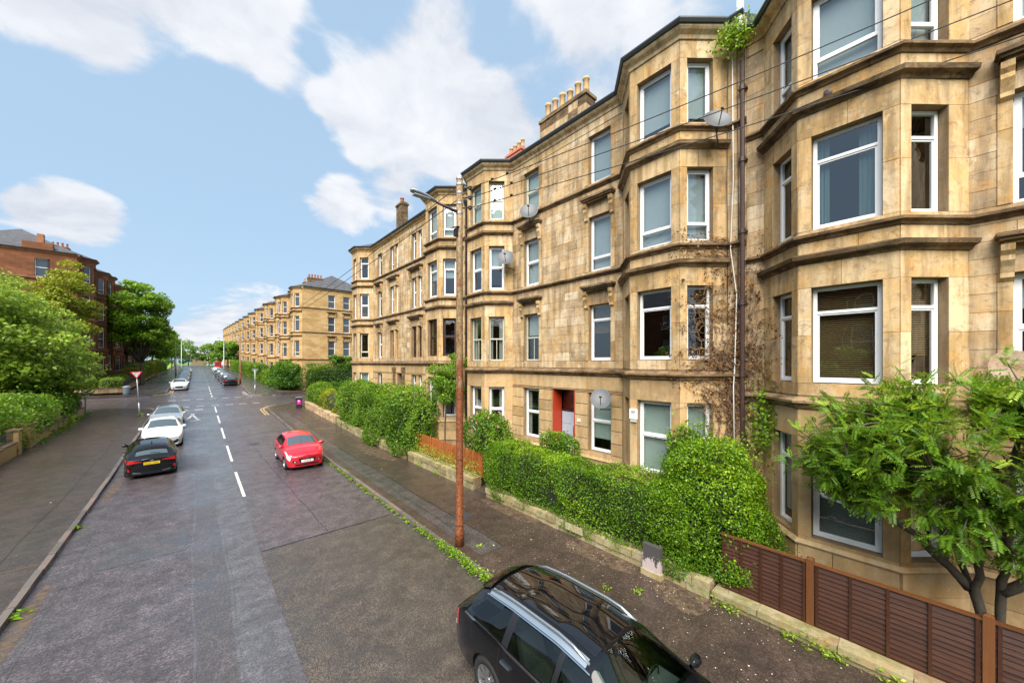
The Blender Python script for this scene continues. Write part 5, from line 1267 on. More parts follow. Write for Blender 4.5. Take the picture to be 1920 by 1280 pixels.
# beyond the side street, right
hedge('massive dark green hedge round the far corner tenement', 8.5, 11.0, 57.2, 66.5, 3.5, m_leaf_d, 15000, .24, 16, amp=.4, shag=.25, freq=.9, p=4.5, core=.82)
hedge('long dark hedge facing the side street below the far gable', 10.6, 26, 55.9, 57.4, 3.3, m_leaf_d, 15000, .22, 17, amp=.4, shag=.25, freq=.9, p=4.5, core=.82)
tree('bushy garden tree rising above the far gable hedge', 16.0, 57.0, 4.0, (2.0, 1.0, 1.6), m_leaf_d, 18, 2600, .24, 18, trunk=.1)
for i, (a, b, h) in enumerate(((68, 76, 2.2), (77, 90, 3.0), (91, 104, 2.7), (105, 124, 2.9), (125, 150, 2.8))):
    hedge(['low clipped hedge beside the rusty far pole', 'squared tall hedge after the rusty far pole', 'third far hedge along the right terrace', 'fourth far hedge up the right terrace', 'most distant hedge on the right terrace'][i], XW + .1, 10.0, a, b, h, m_leaf_h if i % 2 == 0 else m_leaf_m, 5000, .26, 20 + i, amp=.2, shag=.14, freq=.9, p=8, core=.88, group='hedges up the right side')
for i, (x, s, cr, rd) in enumerate(((9.2, 152, 6, 4.2), (8.8, 168, 7, 4.8), (9.5, 185, 6.5, 5), (8, 204, 7, 5.5), (13, 222, 7.5, 7), (5, 246, 5.5, 6), (-3, 250, 5.5, 6.5), (-10, 236, 7, 7), (24, 250, 9, 9), (-22, 250, 10, 10))):
    tree(['first distant tree at the end of the right terrace', 'second distant tree on the right towards the crest', 'third distant tree on the right towards the crest', 'distant tree crowding the right of the crest', 'broad distant tree right of the pale houses', 'low distant tree straight ahead at the crest', 'low distant tree just left of the crest centre', 'distant tree left of the crest', 'background tree behind the far terrace', 'background tree behind the left avenue'][i], x, s, cr, (rd, rd, rd * .9), [m_leaf_d, m_leaf_m][i % 2], 16, 2200, .75, 40 + i, trunk=.25, group='distant trees at the crest')
# ---- left side
tree('big bushy tree spilling over the left brick wall', -10.4, 43.5, 5.2, (4.6, 6.0, 5.6), m_leaf_l, 150, 42000, .27, 60, trunk=.22, clump=.17, fork=1.4, up=.35)
hedge('dark undergrowth beneath the big left tree', -12.5, -7.3, 28, 46, 2.3, m_leaf_m, 26000, .17, 61, amp=.5, shag=.3, freq=1.0, p=4, name='undergrowth', cat='shrub', core=.7)
hedge('clipped light green hedge on the left wall', -8.3, -7.25, 31.8, 40.5, 1.45, m_leaf_l, 9000, .10, 62, amp=.12, shag=.1, p=6)
hedge('clipped hedge behind the railing near the left corner', -8.4, -7.15, 40.0, 46.0, 1.75, m_leaf_m, 9000, .11, 63, amp=.18, shag=.12, p=5)
tree('yellow green feathery tree before the red corner tenement', -10.4, 59.0, 9.9, (2.5, 3.2, 5.2), m_leaf_y, 70, 16000, .24, 64, trunk=.14, clump=.22, fork=3)
tree('tall full green street tree in front of the red tenements', -6.3, 79, 10.4, (3.7, 4.2, 6.5), m_leaf_h, 120, 20000, .36, 65, trunk=.28, clump=.17, fork=3.4, droop=.35, low=-.75)
hedge('rounded small clipped bush on the corner lawn', -11.2, -9.0, 66.2, 68.2, 1.5, m_leaf_l, 3500, .12, 66, amp=.15, shag=.1, p=2.8, z0=.3, name='bush', cat='bush')
hedge('boxy clipped bush next to the corner wall', -8.9, -6.9, 65.2, 67.4, 1.55, m_leaf_l, 3500, .12, 67, amp=.12, shag=.1, p=4, z0=.3, name='bush', cat='bush')
hedge('dark low planting before the red tenement wall', -10.2, -7.2, 69, 78, 1.5, m_leaf_d, 5000, .16, 68, amp=.25, shag=.16, p=4, name='shrub', cat='shrub')
for i, (a, b, h, m) in enumerate(((81, 88, 2.2, m_leaf_y), (89, 101, 2.6, m_leaf_m), (102, 116, 3.0, m_leaf_y), (117, 150, 3.0, m_leaf_m))):
    hedge(['lowest yellowish hedge after the red wall on the left', 'green hedge beside the dark brown far post', 'taller yellowish hedge up the left pavement', 'most distant hedge up the left pavement'][i], -9.0, -6.6, a, b, h, m, 5000, .26, 70 + i, amp=.22, shag=.14, freq=.9, p=6, core=.86, group='hedges up the left side')
for i, (x, s, cr, rd) in enumerate(((-7.6, 96, 7.5, 3.4), (-7.2, 112, 7.5, 3.8), (-7.0, 130, 7.5, 4.2), (-7.0, 150, 7.5, 4.6), (-6.5, 172, 7, 5), (-6.5, 196, 7, 5))):
    tree(['avenue tree directly behind the tall left street tree', 'second avenue tree up the left side', 'third avenue tree up the left side', 'fourth avenue tree up the left side', 'fifth avenue tree up the left side', 'last avenue tree before the crest on the left'][i], x, s, cr, (rd, rd, rd * 1.1), [m_leaf_m, m_leaf_d][i % 2], 22, 3600, .5, 80 + i, trunk=.2, group='avenue trees on the left')
# ---- rowan tree with pinnate leaves
def rowan():
    rs = np.random.RandomState(99); bx, by = 9.35, -.95
    root = empty('rowan_tree', (bx, by, .16), 'rowan tree with feathery compound leaves behind the brown panel fence', 'tree')
    c = np.array([9.0, -.75, 3.6]); rad = np.array([1.4, 2.5, 1.45])
    stems = [[(bx, by + .1, 0), (bx - .02, by + .18, .7), (bx - .05, by + .32, 1.4), (bx - .05, by + .6, 2.4), (bx, by + .75, 3.3), (bx - .1, by + .9, 4.0)],
             [(bx + .05, by + .0, 0), (bx + .02, by + .08, 1.2), (bx + .02, by + .04, 2.2), (bx - .1, by + .05, 3.2), (bx - .15, by - .1, 4.3)],
             [(bx - .05, by + .38, 1.6), (bx - .35, by + .9, 2.3), (bx - .5, by + 1.7, 2.9)], [(bx, by + .2, .6), (bx - .1, by + .32, 1.5), (bx - .3, by + .3, 2.4), (bx - .4, by + .35, 3.2)],
             [(bx + .02, by + .06, 1.6), (bx + .1, by - .5, 2.4), (bx + .1, by - 1.1, 3.1)]]
    for st in stems:
        fine_ = []; rr_ = []
        for i in range(len(st) - 1):
            for k in range(5):
                t = k / 5; q = np.array(st[i]) * (1 - t) + np.array(st[i + 1]) * t + rs.normal(size=3) * .012; fine_.append(tuple(q)); rr_.append(.066 * (1 - .15 * (i + t)) * rs.uniform(.88, 1.14))
        mb = MB(); mb.tube(fine_ + [st[-1]], rr_ + [.02], 9); mb.put('trunk', m_bark, root, smooth=True)
    ends_ = []; nodes = [np.array(p) for st in stems for p in st[2:]]
    tw = MB()
    tips = []
    while len(tips) < 460:
        d = rs.normal(size=3); d /= np.linalg.norm(d)
        if d[2] < -.8: continue
        k = rs.uniform(.35, 1) ** .5; p = c + d * rad * k; tips.append((p, d))
    tips += [(np.array([8.75, 1.6, 3.2]), np.array([-.3, 1, 0])), (np.array([8.95, 1.35, 3.4]), np.array([-.3, 1, .1])), (np.array([8.8, 1.2, 2.95]), np.array([-.4, .9, -.1])), (np.array([9.2, .25, 5.15]), np.array([0, .2, 1])), (np.array([9.15, .2, 4.7]), np.array([0, .1, 1])), (np.array([9.1, -.9, 5.2]), np.array([0, -.1, 1]))]
    A, D = [], []
    for p, d in tips:
        near = min(nodes, key=lambda q: np.linalg.norm(q - p)); mid = (near + p) / 2 + np.array([0, 0, .08]) + rs.normal(size=3) * .06
        tw.tube([tuple(near), tuple(mid), tuple(p)], [.022, .014, .005], 5)
        for t in rs.uniform(.3, 1.08, 26):
            q = near + (p - near) * t + rs.normal(size=3) * .035
            dd = d * .6 + rs.normal(size=3) * .75 + np.array([0, 0, -.05]); A.append(q); D.append(dd / np.linalg.norm(dd))
    tw.put('twigs', m_bark, root, smooth=True)
    A, D = np.array(A), np.array(D); n = len(A); L = rs.uniform(.14, .24, n); up = unit_rows(np.array([0, 0, 1.0]) + rs.normal(size=(n, 3)) * .35); side = unit_rows(np.cross(D, up)); up = np.cross(side, D)
    P, AX, NR, RN, LN = [], [], [], [], []; base = rs.beta(1.3, 1.5, n) * .85
    for k in range(13):
        t = .22 + .78 * (k // 2) / 6.0 if k < 12 else 1.0; sg = (1 if k % 2 else -1) if k < 12 else 0
        ax = unit_rows(side * sg * .85 + D * (.55 if sg else 1.) - up * .12); ll = L * (.30 if sg else .28)
        P.append(A + D * (L * t)[:, None] - up * (L * .22 * t * t)[:, None] + ax * (ll * .5)[:, None]); AX.append(ax); NR.append(up + rs.normal(size=(n, 3)) * .12); LN.append(ll); RN.append(np.clip(base + .28 * (A[:, 2] - 2.6) / 2.4 + rs.normal(size=n) * .06, 0, 1))
    P, AX, NR, LN, RN = map(np.concatenate, (P, AX, NR, LN, RN))
    put('crown', leaf_mesh('crown', P, AX, NR, LN, LN * .40, m_leaf_r, RN, .12), root)
rowan()
# ---- weeds, petals, creeper
def tufts(name, label, spots, n, leaf, spread, hgt, mat, seed, cat='weeds'):
    rs = np.random.RandomState(seed); P, A = [], []
    for (x, y, z, k) in spots:
        m = max(4, int(n * k)); q = rs.normal(size=(m, 3)) * np.array([spread * .5, spread * 1.4, 0]); q[:, 2] = rs.uniform(.0, 1, m) ** 1.3 * hgt * k; P.append(q * np.array([1, k, 1]) + np.array([x, y, z])); A.append(unit_rows(rs.normal(size=(m, 3)) * np.array([1, 1, .35]) + np.array([0, 0, .45])))
    P, A = np.concatenate(P), np.concatenate(A); m = len(P); sz = leaf * rs.uniform(.6, 1.3, m)
    return put(name, leaf_mesh(name, P, A, unit_rows(rs.normal(size=(m, 3)) * .5 + np.array([0, 0, 1])), sz, sz * .45, mat, np.clip(rs.beta(2, 2, m) + .15, 0, 1)), kind='stuff', label=label, cat=cat)
rs_ = np.random.RandomState(3)
sp_ = [(XK - .02 + rs_.normal() * .03, y, zr(y) + .06, k) for y, k in [(6.3, .7), (6.7, .9), (7.0, 1.1), (7.3, 1.2), (7.6, 1.1), (7.9, 1.2), (8.2, 1.0), (8.5, .9), (8.9, .9), (9.4, .7), (9.9, .9), (10.5, .5), (11.2, .4), (12.4, .4), (13.5, .35), (14.8, .6), (15.5, .5), (16.5, .5), (17.6, .6), (18.4, .4)]]
sp_ += [(XK - .03 + rs_.normal() * .02, y + rs_.normal() * .1, zr(y) + .03, rs_.uniform(.15, .38)) for y in np.arange(5.6, 24, .32)]
tufts('kerb_weeds', 'green weeds growing in the right gutter along the kerb', sp_, 140, .062, .10, .16, m_leaf_h, 5)
sp_ = [(XW - .06, y, zr(y) + .12, k) for y, k in [(2.7, .8), (2.5, .5), (1.6, .5), (1.2, 1.0), (.9, .8), (.2, .9), (-.1, .6), (-.9, .5), (14.6, 1), (16.1, .9), (12.6, .6)]] + [(8.45, y, zr(y) + .62, 1.3) for y in np.arange(11.9, 17.6, .55)] + [(8.5, y, .9, 1.2) for y in np.arange(12.1, 17.6, .8)] + [(5.9, 8.0, .13, .3), (6.9, 4.6, .13, .35), (7.3, 4.1, .13, .3)]
tufts('wall_weeds', 'weeds sprouting at the foot of the right garden walls', sp_, 80, .07, .12, .24, m_leaf_l, 6)
tufts('left_verge_weeds', 'grassy weeds along the left brick wall foot', [(XLW + .12, y, zr(y) + .12, rs_.uniform(.4, 1.1)) for y in np.arange(34.4, 47, .7)] + [(-3.5, 43.0, zr(43) + .12, .8), (XL + .05, 12.2, .02, .4), (XL + .04, 17.4, .02, .3)], 40, .16, .16, .22, m_leaf_h, 7)
def litter():
    rs = np.random.RandomState(12); n = 380
    x = np.where(rs.rand(n) < .55, XW - .15 - rs.exponential(.7, n), rs.uniform(5.4, 8.2, n)); y = rs.uniform(-1, 1, n); y = np.where(rs.rand(n) < .6, rs.normal(5, 2.4, n), rs.uniform(1, 20, n)); x = np.clip(x, 5.35, 8.2)
    xl = rs.uniform(-6.8, -3.2, 110); yl = rs.uniform(18, 40, 110); x = np.concatenate([x, xl]); y = np.concatenate([y, yl]); z = np.array([zr(q) for q in y]) + .131; P = np.stack([x, y, z], 1); m = len(P)
    A = rs.normal(size=(m, 3)); A[:, 2] = 0; sz = rs.uniform(.010, .032, m) * np.where(rs.rand(m) < .06, 2.2, 1)
    put('fallen_petals', leaf_mesh('fallen_petals', P, A, np.tile([0, 0, 1.0], (m, 1)) + rs.normal(size=(m, 3)) * .1, sz, sz * .8, m_petal, rs.rand(m), .1), kind='stuff', label='pale petals and litter scattered over the wet pavements', cat='petals')
litter()
def wallx(s):   # surface of the two bay flanks and the flat strip between them
    if s > 3.375: return XF - (s - 3.375) * BD / .84 if s < 4.215 else XF - BD
    if s < 2.53: return XF - (2.53 - s) * BD / .84 if s > 1.69 else XF - BD
    return XF
def creeper():
    rs = np.random.RandomState(21); root = empty('dead_creeper', (10.6, 3.1, 1.2), 'leafless brown creeper clinging round the downpipe between the bays', 'creeper')
    mb = MB(); tips = []
    def walk(s, z, ds, dz, n, r):
        pts = []
        for i in range(n):
            pts.append((wallx(s) - .05 - abs(rs.normal()) * .03, s, z)); s += ds + rs.normal() * .035; z += dz + rs.normal() * .03; ds *= .99; s = min(4.9, max(2.15, s))
            if rs.rand() < .35: tips.append((wallx(s) - .07, s, z))
        if len(pts) > 2: mb.tube(pts, [r * (1 - .75 * i / n) for i in range(n)], 4, cap=False)
        return pts
    for k in range(24):
        p = walk(rs.uniform(2.75, 3.5), rs.uniform(1.2, 1.8), rs.normal() * .005, .10, rs.randint(34, 70), .018)
        for j in range(9):
            q = p[rs.randint(4, len(p))]
            if q[2] > 3.6: walk(q[1], q[2], rs.choice([-1, 1, 1]) * rs.uniform(.02, .06), rs.uniform(-.05, .06), rs.randint(8, 20), .009)
    for z in (4.95, 5.02, 8.3, 7.95, 8.42):          # runners lying along the mouldings
        for k in range(5): walk(3.3, z + rs.uniform(0, .1), .07, rs.normal() * .006, rs.randint(9, 20), .010)
    for k in range(170): 
        s = rs.normal(3.25, .35); z = rs.choice([rs.uniform(4.6, 8.3), rs.normal(5.2, .2)]); walk(s, z, rs.normal() * .05, rs.normal() * .05, rs.randint(6, 12), .007)
    mb.put('stems', m_twig, root)
    T = np.array(tips); T = np.concatenate([T] * 2) + rs.normal(size=(len(T) * 2, 3)) * np.array([.03, .06, .06]); m = len(T); sz = rs.uniform(.03, .085, m)
    put('dry_leaves', leaf_mesh('dry_leaves', T, rs.normal(size=(m, 3)), rs.normal(size=(m, 3)) + np.array([-1, 0, 0]), sz, sz * .7, m_dry, rs.rand(m), .4), root)
creeper()
def ivy(label, c, sz3, n, leaf, mat, seed, name, cat):
    rs = np.random.RandomState(seed); root = empty(name, c, label, cat); P = np.array(c) + rs.normal(size=(n, 3)) * np.array(sz3); P[:, 0] = np.minimum(P[:, 0], np.array([wallx(q) for q in P[:, 1]]) - .03)
    A = unit_rows(rs.normal(size=(n, 3)) + np.array([-.3, 0, .3])); s = leaf * rs.uniform(.6, 1.3, n); put('foliage', leaf_mesh('foliage', P, A, unit_rows(rs.normal(size=(n, 3)) * .6 + np.array([-.8, -.2, .6])), s, s * .6, mat, np.clip(rs.beta(2, 2, n) + .15, 0, 1)), root)
    mb = MB()
    for k in range(9): mb.tube([c, tuple(np.array(c) + rs.normal(size=3) * np.array(sz3) * .8)], [.012, .004], 4)
    mb.put('stems', m_bark, root)
ivy('green ivy climbing beside the nearest bay at ground floor height', (10.4, 2.5, 3.7), (.12, .15, .45), 650, .085, m_leaf_m, 31, 'ivy', 'ivy')
ivy('ferns sprouting from the roof gutter above the downpipe', (10.35, 3.1, 13.6), (.10, .22, .20), 700, .09, m_leaf_h, 32, 'gutter_fern', 'plant')

for i, (x, y) in enumerate(((-12.5, -6), (-13, 5), (-12.5, 14.5))):
    tree(['garden tree opposite the brown fence, beyond the left frame edge', 'garden tree opposite the clipped hedge, beyond the left frame edge', 'garden tree opposite the picket fence, beyond the left frame edge'][i], x, y, 4.6, (2.6, 3.0, 3.2), m_leaf_m, 26, 4200, .34, 110 + i, trunk=.18, group='garden trees beyond the left frame edge')
# ------------------------------------------------------------------ cars
def paint(name, c, metal=.0, rough=.28, spec=.5):
    t = NT(name); p = t.obj()
    col = t.mix(t.ramp(t.noise(p, 2.5, 5), [(.4, 0.), (.75, 1.)]), c, scl(c, .88))
    drops = t.ramp(t.noise(p, 130, 2, .4), [(.60, 0.), (.68, 1.)])
    return t.done(t.principled(col, t.math('ADD', rough, t.math('MULTIPLY', t.noise(p, 9, 4), .08)), metal, spec, t.bump(drops, .05, .004), 1.0))
m_pblack = paint('black_car_paint', (.003, .003, .004), .0, .45, .08); m_pred = paint('red_car_paint', (.56, .008, .02), .1); m_pwhite = paint('white_car_paint', (.72, .73, .74)); m_psilver = paint('silver_car_paint', (.38, .42, .45), .6)
m_pblue = paint('dark_blue_car_paint', (.02, .035, .06), .2); m_pgrey = paint('grey_car_paint', (.09, .10, .11), .5)
m_tyre = plain('tyre_rubber', (.014, .013, .013), .75, var=.3); m_rim = plain('alloy_rim', (.50, .51, .53), .28, .9, var=.06); m_chrome = plain('chrome_trim', (.62, .64, .66), .14, 1.0, var=.03)
m_tail = plain('red_tail_lamp', (.50, .006, .01), .16, var=.2, coat=1); m_clear = plain('clear_lamp', (.72, .74, .76), .12, .25, var=.2, scale=25, coat=1); m_seat = plain('dark_seat', (.035, .035, .038), .8)
m_trim = plain('satin_black_trim', (.010, .010, .011), .35, var=.2); m_plate_y = plain('yellow_number_plate', (.80, .55, .01), .4, var=.03); m_plate_w = plain('white_number_plate', (.78, .78, .76), .4, var=.03); m_rail = plain('brushed_rail', (.45, .50, .54), .3, .85, var=.08)
m_amber = plain('amber_lamp', (.75, .22, .02), .3)
m_underbody = plain('car_underside', (.006, .006, .006), .9)
class Car:
    """lofted body; st rows: x, half width at belt, belt height, half width at top edge, top height, drop of the top edge"""
    def __init__(s, st, sill=.22, wheels=(1.3, -1.25), R_=.33, arch=.37, mid=.55, bulge_f=.10, bulge_r=.08, crown=1.0, dark=True):
        s.wheels, s.R = wheels, R_
        st = np.array(st, float)[::-1]; xs = np.arange(st[0, 0], st[-1, 0] + 1e-6, .02); xs[-1] = st[-1, 0]
        c = [np.interp(xs, st[:, 0], st[:, k]) for k in range(1, 6)]
        def sm(a, n):
            k = np.hanning(2 * n + 3)[1:-1]; k /= k.sum(); return np.convolve(np.pad(a, (n, n), 'edge'), k, 'valid')
        s.wb, s.zb, s.wt, s.zt, s.dr = sm(c[0], 7), sm(c[1], 4), sm(c[2], 4), sm(c[3], 4), sm(c[4], 4); s.xs = xs
        zs = np.full(len(xs), sill)
        s.ar = zs.copy()
        for w in wheels:
            dx = np.abs(xs - w); s.ar = np.maximum(s.ar, np.where(dx < arch, R_ - .02 + np.sqrt(np.maximum(0, arch ** 2 - dx ** 2)), sill))
        na, nb, nc = 9, 8, 9; rows = []
        for i in range(len(xs)):
            y, z = [], []; a = s.ar[i]; wb, zb, wt, zt, dr = s.wb[i], s.zb[i], s.wt[i], s.zt[i], s.dr[i]; ze = zt - dr
            for k in range(na):
                t = k / na; zz = a + (zb - a) * t; f = (zz - sill) / max(.05, zb - sill)
                y.append(wb * (.955 + .045 * math.sin(min(1, f * 1.25) * math.pi / 2)) + .018 * math.sin(f * math.pi) - (.03 * max(0, f - .85) / .15)); z.append(zz)
            yb = y[-1] - .012
            for k in range(nb):
                t = k / nb; y.append(yb + (wt - yb) * t + .028 * math.sin(math.pi * t) * min(1, (ze - zb) * 3)); z.append(zb + (ze - zb) * t)
            for k in range(nc + 1):
                t = k / nc; y.append(wt * (1 - t)); z.append(ze + dr * (1 - (1 - t) ** 2.3))
            y, z = np.array(y), np.array(z)
            for _ in range(2):
                y[1:-1] = .25 * y[:-2] + .5 * y[1:-1] + .25 * y[2:]; z[1:-1] = .25 * z[:-2] + .5 * z[1:-1] + .25 * z[2:]
            rows.append(np.stack([np.full(len(y), xs[i]), y, z], 1))
        s.G = np.array(rows); s.n = s.G.shape[1]; s.nv = (na, na + nb, na + nb + nc); s.bf, s.br = bulge_f, bulge_r
    def vi(s, v):
        a, b, c = s.nv; return v * a if v < 1 else (a + (v - 1) * (b - a) if v < 2 else b + (v - 2) * (c - b))
    def P(s, x, v, side=1):
        i = np.clip((x - s.xs[0]) / .02, 0, len(s.xs) - 1.001); j = min(s.vi(v), s.n - 1.001); i0, j0 = int(i), int(j); fi, fj = i - i0, j - j0; G = s.G
        p = (G[i0, j0] * (1 - fi) + G[i0 + 1, j0] * fi) * (1 - fj) + (G[i0, j0 + 1] * (1 - fi) + G[i0 + 1, j0 + 1] * fi) * fj
        return np.array([p[0], p[1] * side, p[2]])
    def body(s, holes=()):
        G = s.G; inv = []
        for j in range(s.n - 1):
            a_, b_, c_ = s.nv; q = j + .5; inv.append(q / a_ if q < a_ else (1 + (q - a_) / (b_ - a_) if q < b_ else 2 + (q - b_) / (c_ - b_)))
        def inside(x, v):
            for P4 in holes:
                sg = [(P4[(k + 1) % 4][0] - P4[k][0]) * (v - P4[k][1]) - (P4[(k + 1) % 4][1] - P4[k][1]) * (x - P4[k][0]) for k in range(4)]
                if all(q > 0 for q in sg) or all(q < 0 for q in sg): return True
            return False
        m, n = G.shape[:2]; A = G.reshape(-1, 3); M = A * np.array([1, -1, 1]); V = np.concatenate([A, M]); o = m * n; F = []
        for i in range(m - 1):
            for j in range(n - 1):
                if holes and inside(s.xs[i] + .01, inv[j]): continue
                a, b, c, d = i * n + j, (i + 1) * n + j, (i + 1) * n + j + 1, i * n + j + 1; F.append((a, b, c, d)[::-1]); F.append((o + a, o + b, o + c, o + d))
        V = [tuple(v) for v in V]
        for e, i in ((1, m - 1), (-1, 0)):
            base = len(V); K = 12; bl = s.bf if e > 0 else s.br
            for j in range(n):
                for k in range(K + 1):
                    t = -1 + 2 * k / K; zf = G[i, j, 2]; V.append((G[i, j, 0] + e * bl * (1 - abs(t) ** 2.4) * (.55 + .45 * min(1, j / (n * .35))), G[i, j, 1] * t, zf))
            for j in range(n - 1):
                for k in range(K):
                    a, b, c, d = base + j * (K + 1) + k, base + j * (K + 1) + k + 1, base + (j + 1) * (K + 1) + k + 1, base + (j + 1) * (K + 1) + k; F.append((a, b, c, d) if e > 0 else (a, b, c, d)[::-1])
        return V, F
    def cap(s, a, z, e, off):
        i = -1 if e > 0 else 0; g = s.G[i]; j = np.interp(z, g[:, 2], np.arange(s.n)); y = np.interp(z, g[:, 2], g[:, 1]); bl = s.bf if e > 0 else s.br
        return (g[0, 0] + e * (bl * (1 - abs(a) ** 2.4) * (.55 + .45 * min(1, j / (s.n * .35))) + off), y * a, z)
    def patch(s, c4, side, off=.004, nu=10, nv=6):
        """c4: four (x, v) corners in order; follows the body, set slightly proud"""
        V = []; c4 = [np.array(c, float) for c in c4]
        for i in range(nu + 1):
            for j in range(nv + 1):
                u, w = i / nu, j / nv; q = (c4[0] * (1 - u) + c4[1] * u) * (1 - w) + (c4[3] * (1 - u) + c4[2] * u) * w
                p = s.P(q[0], q[1], side); e = .02; dx = s.P(q[0] + e, q[1], side) - s.P(q[0] - e, q[1], side); dv = s.P(q[0], min(2.999, q[1] + .04), side) - s.P(q[0], q[1] - .04, side)
                nn = np.cross(dx, dv); nn /= max(1e-9, np.linalg.norm(nn)); nn *= 1 if (nn[1] * side > 0 or (abs(nn[1]) < .05 and nn[2] > 0)) else -1
                if q[1] > 2 and nn[2] < 0: nn = -nn
                V.append(tuple(p + nn * off))
        return V, [(i * (nv + 1) + j, (i + 1) * (nv + 1) + j, (i + 1) * (nv + 1) + j + 1, i * (nv + 1) + j + 1) for i in range(nu) for j in range(nv)]
    def top(s, x0, x1, v0=2.1, off=.004, nu=12, inset=0.0):
        """patch across the full width between two stations (screens, roof panels)"""
        V, n = [], 9
        vs = list(np.linspace(v0, 2.999, n))
        for i in range(nu + 1):
            x = x0 + (x1 - x0) * i / nu; e = .02; row = [(v, 1) for v in vs] + [(v, -1) for v in vs[::-1]][0:]
            for (v, sd) in row:
                xx = x - inset * (1 - (v - v0) / (3 - v0)); p = s.P(xx, v, sd); dx = s.P(xx + e, v, 1) - s.P(xx - e, v, 1); nn = np.array([-dx[2], 0, dx[0]]); nn /= max(1e-9, np.linalg.norm(nn)); V.append(tuple(p + nn * off))
        w = 2 * n; return V, [(i * w + j, (i + 1) * w + j, (i + 1) * w + j + 1, i * w + j + 1) for i in range(nu) for j in range(w - 1)]
def wheel_mesh(Rt, wd, spokes):
    t = MB(); t.lathe([(Rt * .66, -wd / 2), (Rt * .93, -wd / 2), (Rt, -wd * .32), (Rt, wd * .32), (Rt * .93, wd / 2), (Rt * .66, wd / 2), (Rt * .66, -wd / 2)], 28, (0, 0, 0), 'y', cap=False)
    r = MB(); r.lathe([(Rt * .67, -wd * .4), (Rt * .69, wd * .48), (Rt * .63, wd * .5), (Rt * .60, wd * .2), (Rt * .60, -wd * .4)], 28, (0, 0, 0), 'y', cap=False)
    d = MB(); d.lathe([(.0, wd * .05), (Rt * .6, wd * .05), (Rt * .6, .0)], 20, (0, 0, 0), 'y')
    for k in range(spokes):
        an = 2 * math.pi * k / spokes; c, q = math.cos(an), math.sin(an); w = Rt * .055
        for sg in (-.13, .13):
            c2, q2 = math.cos(an + sg), math.sin(an + sg)
            V = []
            for (rr, ww, yy) in ((Rt * .10, w, wd * .36), (Rt * .66, w * .8, wd * .46)):
                for (sx, yo) in ((-1, 0), (1, 0), (1, -.03), (-1, -.03)):
                    px_, pz_ = c * rr if rr < Rt * .2 else c2 * rr, q * rr if rr < Rt * .2 else q2 * rr; V.append((px_ - q * sx * ww, yy + yo, pz_ + c * sx * ww))
            r.add(V, [(0, 1, 5, 4), (1, 2, 6, 5), (2, 3, 7, 6), (3, 0, 4, 7)])
    r.lathe([(.0, wd * .42), (Rt * .16, wd * .40), (Rt * .16, wd * .2)], 14, (0, 0, 0), 'y', cap=False)
    return t.mesh('tyre', m_tyre, True), r.mesh('rim', m_rim), d.mesh('brake_disc', m_trim)
